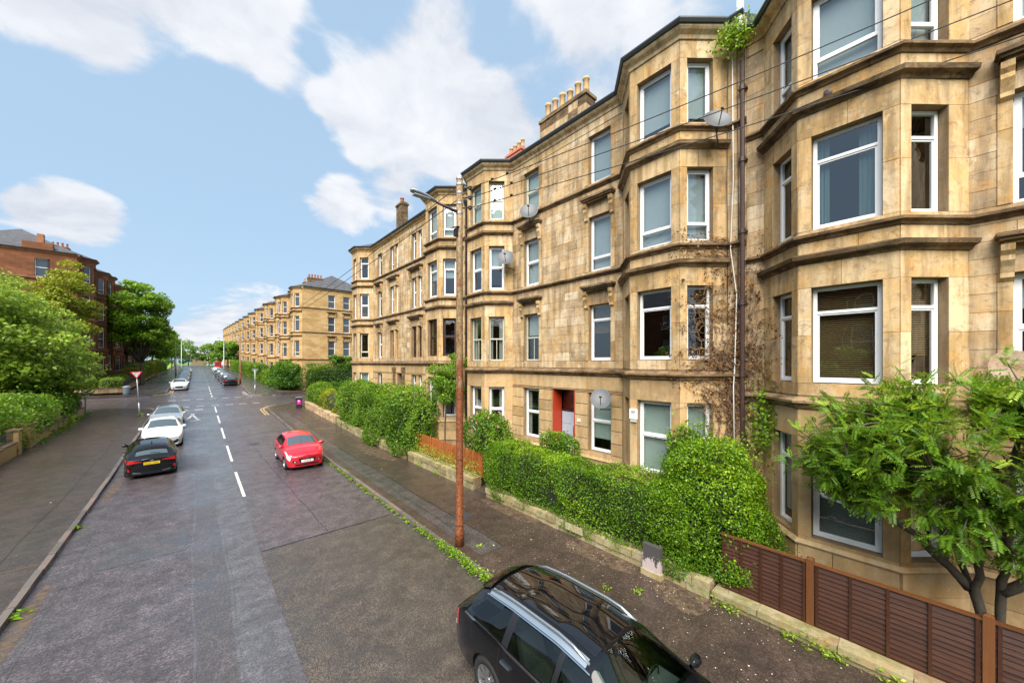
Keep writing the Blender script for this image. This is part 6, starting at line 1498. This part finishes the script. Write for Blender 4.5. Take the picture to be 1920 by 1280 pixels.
def car(label, spec, pos, yaw, pm, plate=None, rails=False, front=True, rear=True, group=None, name='parked_car'):
    """pos on the road, yaw = heading angle about z (0 = +x)"""
    s0 = pos[1]; z0 = zr(s0); tilt = math.atan2(zr(s0 + 1.3) - zr(s0 - 1.3), 2.6)
    root = empty(name, (pos[0], s0, z0), label, 'car', group); root.rotation_euler = (0, -tilt * math.sin(yaw), yaw)
    C_ = spec['car']; k = dict(local=True)
    def mk(nm, VF, mat, parent=root, smooth=True): return put(nm, mesh(nm, VF[0], VF[1], mat, smooth), parent, **k)
    hs = []
    if spec.get('clear'):
        for q in spec['side']:
            cx_, cv_ = sum(p[0] for p in q) / 4, sum(p[1] for p in q) / 4; hs.append([(cx_ + (p[0] - cx_) * .93, cv_ + (p[1] - cv_) * .92) for p in q])
        for (xa, xb) in (spec['screen'], spec['rear'][:2]):
            lo_, hi_ = min(xa, xb) + .04, max(xa, xb) - .04; hs.append([(lo_, 2.14), (hi_, 2.14), (hi_, 3.01), (lo_, 3.01)])
    bod = mk('body', C_.body(hs), pm)
    x1, x0 = C_.xs[-1], C_.xs[0]; W = spec['W']
    mb = MB(); mb.box(x0 + .15, x1 - .15, -W + .16, W - .16, .14, .52); put('underbody', mb.mesh('underbody', m_underbody), root, **k)
    tm, rm, dm = spec['wheel']
    for wx in C_.wheels:
        for sd in (1, -1):
            w = put('wheel', tm, root, (wx, sd * (W - .115), C_.R), (0, 0, 0 if sd > 0 else math.pi), **k)
            put('rim', rm, w, (0, 0, 0), **k); put('brake_disc', dm, w, (0, 0, 0), **k)
    ws = spec['screen']; rs_ = spec['rear']
    mk('windscreen', C_.top(ws[0], ws[1], 2.06, .005), m_cglass if spec.get('clear') else m_pale_glass)
    mk('rear_window', C_.top(rs_[0], rs_[1], rs_[2] if len(rs_) > 2 else 2.08, .005), spec['glass'] if spec.get('clear') else m_pale_glass)
    for sd in (1, -1):
        for q in spec['side']: mk('side_window', C_.patch(q, sd, .006, 12, 6), spec['glass'])
        for q in spec.get('trim', ()): mk('window_trim', C_.patch(q, sd, .009, 24, 1), m_chrome)
        for q in spec.get('pillar', ()): mk('pillar_trim', C_.patch(q, sd, .0075, 1, 6), m_trim)
        for x in spec['doors']: mk('door_seam', C_.patch([(x - .004, .12), (x + .004, .12), (x + .004, .99), (x - .004, .99)], sd, .0015, 1, 8), m_underbody)
        for x in spec['handles']:
            p = C_.P(x, .84, sd); mb = MB(); mb.box(x - .10, x + .10, p[1] + (.0 if sd > 0 else -.035), p[1] + (.035 if sd > 0 else 0), p[2] - .014, p[2] + .014); put('door_handle', mb.mesh('door_handle', spec.get('hm', pm)), root, **k)
        mk('sill_trim', C_.patch([(C_.wheels[1] + .42, .02), (C_.wheels[0] - .42, .02), (C_.wheels[0] - .42, .16), (C_.wheels[1] + .42, .16)], sd, .006, 12, 2), m_trim)
        mx = ws[1] - .12 if False else spec['mirror']; p = C_.P(mx, 1.12, sd); mb = MB(); V = []
        for (dy, sx, sz) in ((.0, .03, .03), (.06, .05, .05), (.10, .085, .075), (.19, .095, .08), (.235, .06, .055)):
            for j in range(10):
                an = 2 * math.pi * j / 10; V.append((mx + .02 + sx * math.cos(an) * .8, p[1] + sd * (dy - .07), p[2] + .06 + sz * math.sin(an)))
        mb.add(V, [(i * 10 + j, i * 10 + (j + 1) % 10, (i + 1) * 10 + (j + 1) % 10, (i + 1) * 10 + j) for i in range(4) for j in range(10)] + [tuple(40 + j for j in range(10))]); put('mirror', mb.mesh('mirror', [spec.get('mm') or pm], True), root, **k)
        if rails:
            pts = [Vector(C_.P(x, 2.02, sd)) + Vector((0, -.015 * sd, .055 if 0 < i < 8 else .0)) for i, x in enumerate(np.linspace(rails[0], rails[1], 9))]
            mb = MB(); mb.tube(pts, .021, 8); put('roof_rail', mb.mesh('roof_rail', m_rail, True), root, **k)
            mk('rail_base', C_.patch([(rails[1] + .02, 1.93), (rails[0] - .02, 1.93), (rails[0] - .02, 2.12), (rails[1] + .02, 2.12)], sd, .004, 20, 2), m_rail)
    def face(nm, e, pts, mat, off=.006, parent=root, nu=8):
        """polygon on the nose or tail in (a, z)"""
        (a0, z0_), (a1, z1_), (a2, z2), (a3, z3) = pts; V = []; nv = 4
        for i in range(nu + 1):
            for j in range(nv + 1):
                u, w = i / nu, j / nv; A = (a0 * (1 - u) + a1 * u) * (1 - w) + (a3 * (1 - u) + a2 * u) * w; Z = (z0_ * (1 - u) + z1_ * u) * (1 - w) + (z3 * (1 - u) + z2 * u) * w; V.append(C_.cap(A, Z, e, off))
        return mk(nm, (V, [(i * (nv + 1) + j, (i + 1) * (nv + 1) + j, (i + 1) * (nv + 1) + j + 1, i * (nv + 1) + j + 1) for i in range(nu) for j in range(nv)]), mat, parent)
    mt = {'clear': m_clear, 'trim': m_trim, 'tail': m_tail, 'chrome': m_chrome, 'amber': m_amber, 'paint': pm, 'galv': m_galv}
    if front:
        for (nm, pts, m, *o) in spec['nose']: face(nm, 1, pts, mt[m], *(o or [.006]))
        for (nm, q, m) in spec.get('noseside', ()):
            for sd in (1, -1): mk(nm, C_.patch(q, sd, .007, 8, 4), mt[m])
        px_ = C_.cap(0, spec['platez'][0], 1, .02)
        if plate != 'none':
            mb = MB(); mb.box(px_[0] - .012, px_[0] + .004, -.26, .26, px_[2] - .055, px_[2] + .055); po = put('number_plate', mb.mesh('number_plate', m_plate_w), root, **k)
            if plate and plate[0] == 'f': mesh_text(po, plate[1], .098, (px_[0] + .006, 0, px_[2]), (R(90), 0, R(90)))
    if rear:
        for (nm, pts, m, *o) in spec['tail']: face(nm, -1, pts, mt[m], *(o or [.006]))
        for (nm, q, m) in spec.get('tailside', ()):
            for sd in (1, -1): mk(nm, C_.patch(q, sd, .007, 8, 4), mt[m])
        px_ = C_.cap(0, spec['platez'][1], -1, .02)
        if plate != 'none':
            mb = MB(); mb.box(px_[0] - .004, px_[0] + .012, -.26, .26, px_[2] - .055, px_[2] + .055); po = put('number_plate', mb.mesh('number_plate', m_plate_y), root, **k)
            if plate and plate[0] == 'r': mesh_text(po, plate[1], .098, (px_[0] - .006, 0, px_[2]), (R(90), 0, R(-90)))
    # cabin: seats and dashboard seen through the glass
    for sd in (1, -1) if spec.get('clear') else ():
        for sx in spec['seats']:
            mb = MB(); mb.box(sx - .28, sx + .22, sd * .36 - .24, sd * .36 + .24, .42, .60); mb.add([(sx - .30, sd * .36 - .23, .58), (sx - .30, sd * .36 + .23, .58), (sx - .44, sd * .36 + .20, 1.06), (sx - .44, sd * .36 - .20, 1.06), (sx - .18, sd * .36 - .23, .58), (sx - .18, sd * .36 + .23, .58), (sx - .34, sd * .36 + .20, 1.08), (sx - .34, sd * .36 - .20, 1.08)], BOXF)
            mb.box(sx - .46, sx - .38, sd * .36 - .12, sd * .36 + .12, 1.08, 1.24); put('seat', mb.mesh('seat', m_seat), root, **k)
    for (nm, fn) in spec.get('extra', ()): fn(root, C_, mk)
    return root
m_dark_glass = solid_glass('tinted_car_glass', 1.7, (.008, .009, .009)); m_pale_glass = solid_glass('wet_car_glass', 2.7, (.05, .06, .06), .08); m_cglass = glass('clear_car_glass', 1.6, (.55, .66, .60))
WH1 = wheel_mesh(.345, .225, 8); WH2 = wheel_mesh(.31, .19, 7); WH3 = wheel_mesh(.33, .21, 5)
# station rows: x, belt half width, belt z, top half width, top z, edge drop
EST_ = dict(car=Car([(2.34, .70, .68, .60, .74, .03), (2.15, .84, .78, .68, .84, .04), (1.7, .91, .90, .76, .98, .05), (1.12, .93, .97, .78, 1.06, .05), (1.0, .93, .98, .76, 1.12, .06), (.35, .935, 1.0, .60, 1.53, .09), (-.2, .935, 1.01, .59, 1.585, .085), (-1.1, .93, 1.03, .58, 1.565, .085), (-1.75, .92, 1.05, .56, 1.50, .09), (-2.0, .90, 1.05, .55, 1.40, .09), (-2.22, .86, 1.02, .60, 1.10, .06), (-2.36, .80, .94, .60, .98, .04)], wheels=(1.42, -1.36), R_=.345, arch=.40, sill=.24), W=.93, wheel=WH1, glass=m_dark_glass, clear=True,
    screen=(1.0, .36), rear=(-1.86, -2.26), mirror=.92, doors=(.88, -.12, -1.08), handles=(.08, -.90), hm=m_chrome, mm=None, seats=(.25, -.65), platez=(.52, .82),
    side=([(-.02, 1.14), (.80, 1.14), (.36, 1.86), (-.02, 1.86)], [(-.92, 1.14), (-.10, 1.14), (-.10, 1.86), (-.92, 1.86)], [(-1.98, 1.2), (-1.06, 1.14), (-1.06, 1.86), (-1.70, 1.80)]),
    trim=([(-2.02, 1.04), (.90, 1.04), (.90, 1.10), (-2.02, 1.10)], [(-1.74, 1.885), (.34, 1.885), (.34, 1.915), (-1.74, 1.915)]), pillar=([(-1.06, 1.12), (-.92, 1.12), (-.92, 1.88), (-1.06, 1.88)], [(-.10, 1.12), (-.02, 1.12), (-.02, 1.88), (-.10, 1.88)]),
    nose=[('grille', [(-.5, .52), (.5, .52), (.45, .68), (-.45, .68)], 'trim'), ('headlight', [(.55, .60), (.95, .62), (.95, .70), (.58, .68)], 'clear'), ('headlight', [(-.55, .60), (-.95, .62), (-.95, .70), (-.58, .68)], 'clear')],
    tail=[('tail_lamp', [(.66, .66), (.98, .62), (.98, .93), (.80, .90)], 'tail'), ('tail_lamp', [(-.66, .66), (-.98, .62), (-.98, .93), (-.80, .90)], 'tail'), ('bumper_trim', [(-.9, .30), (.9, .30), (.9, .38), (-.9, .38)], 'chrome')],
    tailside=[('tail_lamp', [(-2.34, .62), (-2.20, .62), (-2.24, 1.0), (-2.33, 1.0)], 'tail'), ('reversing_lamp', [(-2.345, .60), (-2.31, .60), (-2.31, .72), (-2.345, .72)], 'clear')])
HAT = dict(car=Car([(2.12, .66, .62, .56, .70, .03), (1.95, .80, .74, .66, .82, .04), (1.5, .87, .86, .72, .95, .05), (1.05, .885, .93, .74, 1.03, .05), (.92, .89, .94, .72, 1.08, .06), (.18, .89, .95, .58, 1.42, .07), (-.5, .89, .97, .57, 1.45, .07), (-1.3, .885, 1.0, .55, 1.40, .07), (-1.68, .87, 1.02, .54, 1.30, .07), (-2.05, .83, .98, .60, 1.03, .05), (-2.16, .80, .92, .62, .96, .03), (-2.22, .77, .86, .62, .90, .03)], wheels=(1.33, -1.31), R_=.33, arch=.375, sill=.2, bulge_r=.12), W=.885, wheel=WH3, glass=m_dark_glass,
    screen=(.92, .19), rear=(-1.72, -2.04, 2.12), mirror=.80, doors=(.78, -.20, -1.05), handles=(-.02, -.86), seats=(.15, -.7), platez=(.45, .70),
    side=([(-.12, 1.12), (.68, 1.12), (.24, 1.86), (-.12, 1.86)], [(-1.02, 1.16), (-.19, 1.12), (-.19, 1.86), (-.92, 1.82)], [(-1.5, 1.30), (-1.08, 1.18), (-1.0, 1.80), (-1.3, 1.72)]),
    pillar=([(-.19, 1.1), (-.12, 1.1), (-.12, 1.88), (-.19, 1.88)],),
    nose=[('grille', [(-.6, .30), (.6, .30), (.5, .52), (-.5, .52)], 'trim'), ('headlight', [(.5, .60), (.97, .62), (.97, .70), (.55, .66)], 'clear'), ('headlight', [(-.5, .60), (-.97, .62), (-.97, .70), (-.55, .66)], 'clear')],
    tail=[('tail_lamp', [(.40, .775), (.99, .72), (.99, .87), (.42, .80)], 'tail'), ('tail_lamp', [(-.40, .775), (-.99, .72), (-.99, .87), (-.42, .80)], 'tail'), ('emblem', [(-.07, .80), (.07, .80), (.07, .85), (-.07, .85)], 'chrome', .012), ('diffuser', [(-.8, .21), (.8, .21), (.7, .34), (-.7, .34)], 'trim'),
          ('chrome_exhaust_trim', [(.45, .27), (.80, .31), (.78, .345), (.47, .30)], 'chrome', .012), ('chrome_exhaust_trim', [(-.45, .27), (-.80, .31), (-.78, .345), (-.47, .30)], 'chrome', .012), ('reflector', [(.90, .40), (.97, .40), (.97, .52), (.90, .52)], 'tail', .008), ('reflector', [(-.90, .40), (-.97, .40), (-.97, .52), (-.90, .52)], 'tail', .008), ('bumper_line', [(-.85, .55), (.85, .55), (.85, .572), (-.85, .572)], 'trim', .004)],
    tailside=[('tail_lamp', [(-2.2, .80), (-1.98, .84), (-2.0, .98), (-2.19, .98)], 'tail')])
def spoiler(root, C_, mk):
    V, F = C_.top(-1.56, -1.80, 2.0, .05, 4); mk('spoiler', (V, F), m_pblack); mb = MB(); mb.tube([(-1.98, .05, 1.12), (-2.02, -.28, 1.10)], .012, 5); put('wiper', mb.mesh('wiper', m_trim), root, local=True)
    mb = MB(); mb.add([(-1.35, -.02, 1.42), (-1.15, -.02, 1.44), (-1.15, .02, 1.44), (-1.35, .02, 1.42), (-1.33, 0, 1.51), (-1.31, 0, 1.51)], [(0, 1, 5, 4), (2, 3, 4, 5), (1, 2, 5), (3, 0, 4)]); put('aerial_fin', mb.mesh('aerial_fin', m_trim), root, local=True)
HATB = dict(HAT, extra=[('spoiler', spoiler)])
SUP = dict(car=Car([(1.86, .64, .66, .56, .74, .03), (1.70, .78, .77, .66, .86, .05), (1.3, .85, .90, .72, .99, .06), (.98, .865, .95, .74, 1.05, .06), (.86, .865, .96, .72, 1.10, .06), (.38, .865, .98, .62, 1.44, .07), (-.3, .865, 1.0, .61, 1.50, .07), (-1.0, .865, 1.02, .59, 1.48, .07), (-1.45, .86, 1.03, .57, 1.40, .07), (-1.72, .83, 1.0, .60, 1.10, .05), (-1.86, .78, .92, .60, .97, .04), (-1.92, .74, .86, .6, .90, .03)], wheels=(1.22, -1.20), R_=.31, arch=.36, sill=.2, bulge_f=.14), W=.865, wheel=WH2, glass=m_dark_glass,
    screen=(.86, .39), rear=(-1.47, -1.74, 2.12), mirror=.74, doors=(.74, -.22), handles=(-.05,), seats=(.12, -.7), platez=(.47, .74),
    side=([(-.16, 1.12), (.64, 1.12), (.40, 1.86), (-.16, 1.86)], [(-.98, 1.16), (-.23, 1.12), (-.23, 1.86), (-.9, 1.84)]), pillar=([(-.23, 1.1), (-.16, 1.1), (-.16, 1.88), (-.23, 1.88)], [(-1.3, 1.25), (-.98, 1.16), (-.92, 1.84), (-1.16, 1.8)]),
    nose=[('grille', [(-.46, .40), (.46, .40), (.56, .60), (-.56, .60)], 'trim', .005), ('emblem', [(-.06, .575), (.06, .575), (.06, .635), (-.06, .635)], 'chrome', .014), ('fog_lamp_recess', [(.66, .40), (.92, .43), (.90, .52), (.66, .47)], 'trim', .006), ('fog_lamp_recess', [(-.66, .40), (-.92, .43), (-.90, .52), (-.66, .47)], 'trim', .006), ('fog_lamp', [(.72, .425), (.80, .43), (.80, .475), (.72, .465)], 'clear', .012), ('fog_lamp', [(-.72, .425), (-.80, .43), (-.80, .475), (-.72, .465)], 'clear', .012), ('lower_lip', [(-.8, .26), (.8, .26), (.75, .33), (-.75, .33)], 'trim', .008)],
    noseside=[('headlight', [(1.22, .86), (1.82, .60), (1.845, 1.0), (1.46, 1.16)], 'clear'), ('side_repeater', [(.78, .78), (.9, .78), (.9, .86), (.78, .86)], 'amber')],
    tail=[('tail_lamp', [(.6, .62), (.98, .62), (.98, .84), (.66, .80)], 'tail'), ('tail_lamp', [(-.6, .62), (-.98, .62), (-.98, .84), (-.66, .80)], 'tail')])
SAL = dict(car=Car([(2.20, .66, .62, .56, .70, .03), (2.02, .82, .75, .68, .83, .04), (1.5, .90, .88, .76, .97, .05), (1.02, .91, .95, .77, 1.04, .05), (.9, .91, .96, .75, 1.09, .06), (.16, .91, .98, .60, 1.45, .08), (-.5, .91, .99, .59, 1.49, .08), (-1.4, .905, 1.02, .57, 1.45, .08), (-1.85, .89, 1.03, .55, 1.35, .08), (-2.1, .86, 1.0, .6, 1.08, .05), (-2.24, .80, .92, .62, .96, .03), (-2.28, .77, .86, .62, .9, .03)], wheels=(1.36, -1.32), R_=.33, arch=.38, sill=.2, bulge_f=.13), W=.905, wheel=WH3, glass=m_dark_glass,
    screen=(.9, .17), rear=(-1.88, -2.12, 2.12), mirror=.78, doors=(.76, -.2, -1.05), handles=(-.02, -.86), seats=(.15, -.7), platez=(.42, .72),
    side=HAT['side'], pillar=HAT['pillar'],
    nose=[('grille', [(-.62, .34), (.62, .34), (.52, .58), (-.52, .58)], 'trim'), ('emblem', [(-.06, .53), (.06, .53), (.06, .59), (-.06, .59)], 'chrome', .012), ('headlight', [(.5, .585), (.97, .61), (.97, .69), (.55, .65)], 'clear'), ('headlight', [(-.5, .585), (-.97, .61), (-.97, .69), (-.55, .65)], 'clear'), ('air_intake', [(.68, .27), (.93, .31), (.93, .45), (.72, .42)], 'trim'), ('air_intake', [(-.68, .27), (-.93, .31), (-.93, .45), (-.72, .42)], 'trim')],
    noseside=[('headlight', [(1.72, .9), (2.16, .72), (2.18, .96), (1.9, 1.05)], 'clear')],
    tail=[('tail_lamp', [(.5, .7), (.99, .68), (.99, .85), (.55, .8)], 'tail'), ('tail_lamp', [(-.5, .7), (-.99, .68), (-.99, .85), (-.55, .8)], 'tail')], tailside=[('tail_lamp', [(-2.26, .78), (-2.0, .82), (-2.02, .98), (-2.25, .98)], 'tail')])
EST = dict(EST_, glass=m_cglass); ESTF = dict(EST_, clear=False)
UPc, DN = R(90), R(-90)
def wetg(sp): return dict(sp, glass=m_dark_glass)
# foreground estate, roof with a glossy black glass panel
def roofglass(root, C_, mk):
    mk('roof_glass', C_.top(.30, -1.55, 2.22, .004, 20), plain('black_roof_glass', (.004, .004, .005), .03, 0, .9, var=.1))
    mk('rear_spoiler', C_.top(-1.74, -1.98, 2.02, .035, 4), m_pblack)
    mb = MB(); mb.tube([(.55, -.30, 1.02), (.62, -.55, 1.05)], .012, 5); mb.lathe([(.17, -.012), (.185, 0), (.17, .012)], 18, (.62, .38, .93), 'x', cap=False); put('steering_wheel', mb.mesh('steering_wheel', m_trim), root, local=True)
    mb = MB(); mb.box(.55, 1.0, -.70, .70, .72, .90); put('dashboard', mb.mesh('dashboard', plain('grey_dashboard', (.06, .065, .07), .6)), root, local=True)
    mb = MB(); mb.box(1.42, 1.5, -.2, .2, 1.0, 1.01); 
car('black estate car with silver roof rails parked in the foreground', dict(EST, extra=[('roof', roofglass)]), (4.24, 2.98), DN, m_pblack, rails=(.28, -1.72))
car('black hatchback with yellow rear plate parked at the left kerb', HATB, (-1.66, 25.1), UPc + R(4), m_pblack, ('r', 'FD25 TWC'))
car('red hatchback parked facing the camera on the right', dict(SUP, glass=m_dark_glass, screen=(.86, .39)), (4.05, 21.6), DN, m_pred, ('f', 'Y4 RVB'))
car('white saloon parked nose to nose with the black hatchback', SAL, (-1.55, 31.3), DN + R(2), m_pwhite, 'none')
car('silver hatchback parked behind the white saloon', SAL, (-1.6, 37.3), DN, m_psilver, 'none', rails=(.1, -1.5))
LC = [(68.6, m_pwhite, 'white car first in the row beyond the junction on the left'), (74.6, m_pgrey, 'dark grey car second in the far left row'), (80.6, m_psilver, 'silver car third in the far left row'), (86.8, m_pblue, 'dark blue car fourth in the far left row'), (93, m_psilver, 'silver car fifth in the far left row'), (99.4, m_pgrey, 'grey car sixth in the far left row'), (106, m_pblue, 'blue car seventh in the far left row'), (113, m_psilver, 'silver car eighth in the far left row'), (121, m_pwhite, 'white car last in the far left row')]
RC = [(73.6, m_pblack, 'black car first in the row beyond the junction on the right'), (79.4, m_pgrey, 'grey car second in the far right row'), (85.2, m_psilver, 'silver car third in the far right row'), (91.2, m_pblue, 'dark blue car fourth in the far right row'), (97.4, m_psilver, 'silver car fifth in the far right row'), (104, m_pgrey, 'grey car sixth in the far right row'), (111, m_pblack, 'black car seventh in the far right row'), (119, m_pwhite, 'white car eighth in the far right row'), (128, m_pwhite, 'white car ninth in the far right row')]
protos = {}
def place_car(x, s, yaw, pm, lab, spec_name, spec, group):
    key = (spec_name, pm.name)
    if key not in protos: protos[key] = car(lab, spec, (x, s), yaw, pm, 'none', group=group); return
    o = copy_tree(protos[key]); tilt = math.atan2(zr(s + 1.3) - zr(s - 1.3), 2.6)
    o.location = (x, s, zr(s)); o.rotation_euler = (0, -tilt * math.sin(yaw), yaw); o['label'] = lab; o['group'] = group
for i, (s, m, lab) in enumerate(LC): place_car(-1.75, s, DN, m, lab, 'sal' if i % 2 == 0 else 'hat', SAL if i % 2 == 0 else HAT, 'cars parked up the far left kerb')
for i, (s, m, lab) in enumerate(RC): place_car(4.1, s, UPc, m, lab, 'hat' if i % 2 == 0 else 'est', HAT if i % 2 == 0 else ESTF, 'cars parked up the far right kerb')
# red van among the far right cars
def van(x, s):
    e = empty('red_van', (x, s, zr(s)), 'bright red van standing among the far parked cars', 'van'); z = zr(s)
    prof = [(-2.4, .35), (-2.4, 2.15), (-2.2, 2.3), (1.2, 2.3), (1.75, 1.45), (2.45, 1.15), (2.55, .35)]; n = len(prof)
    V = [(x - .95, s + a, z + b) for a, b in prof] + [(x + .95, s + a, z + b) for a, b in prof]; put('body', mesh('body', V, [(i, (i + 1) % n, n + (i + 1) % n, n + i) for i in range(n)] + [tuple(range(n))[::-1], tuple(range(n, 2 * n))], m_pred), e)
    for sx in (-.88, .88):
        for sy in (-1.5, 1.6):
            mb = MB(); mb.lathe([(.1, -.1), (.33, -.1), (.33, .1), (.1, .1)], 14, (x + sx, s + sy, z + .33), 'x'); mb.put('wheel', m_tyre, e)
    mb = MB(); mb.box(x - .7, x + .7, s - 2.42, s - 2.40, z + 1.3, z + 1.95); mb.put('rear_window', m_fglass, e)
van(5.9, 168)
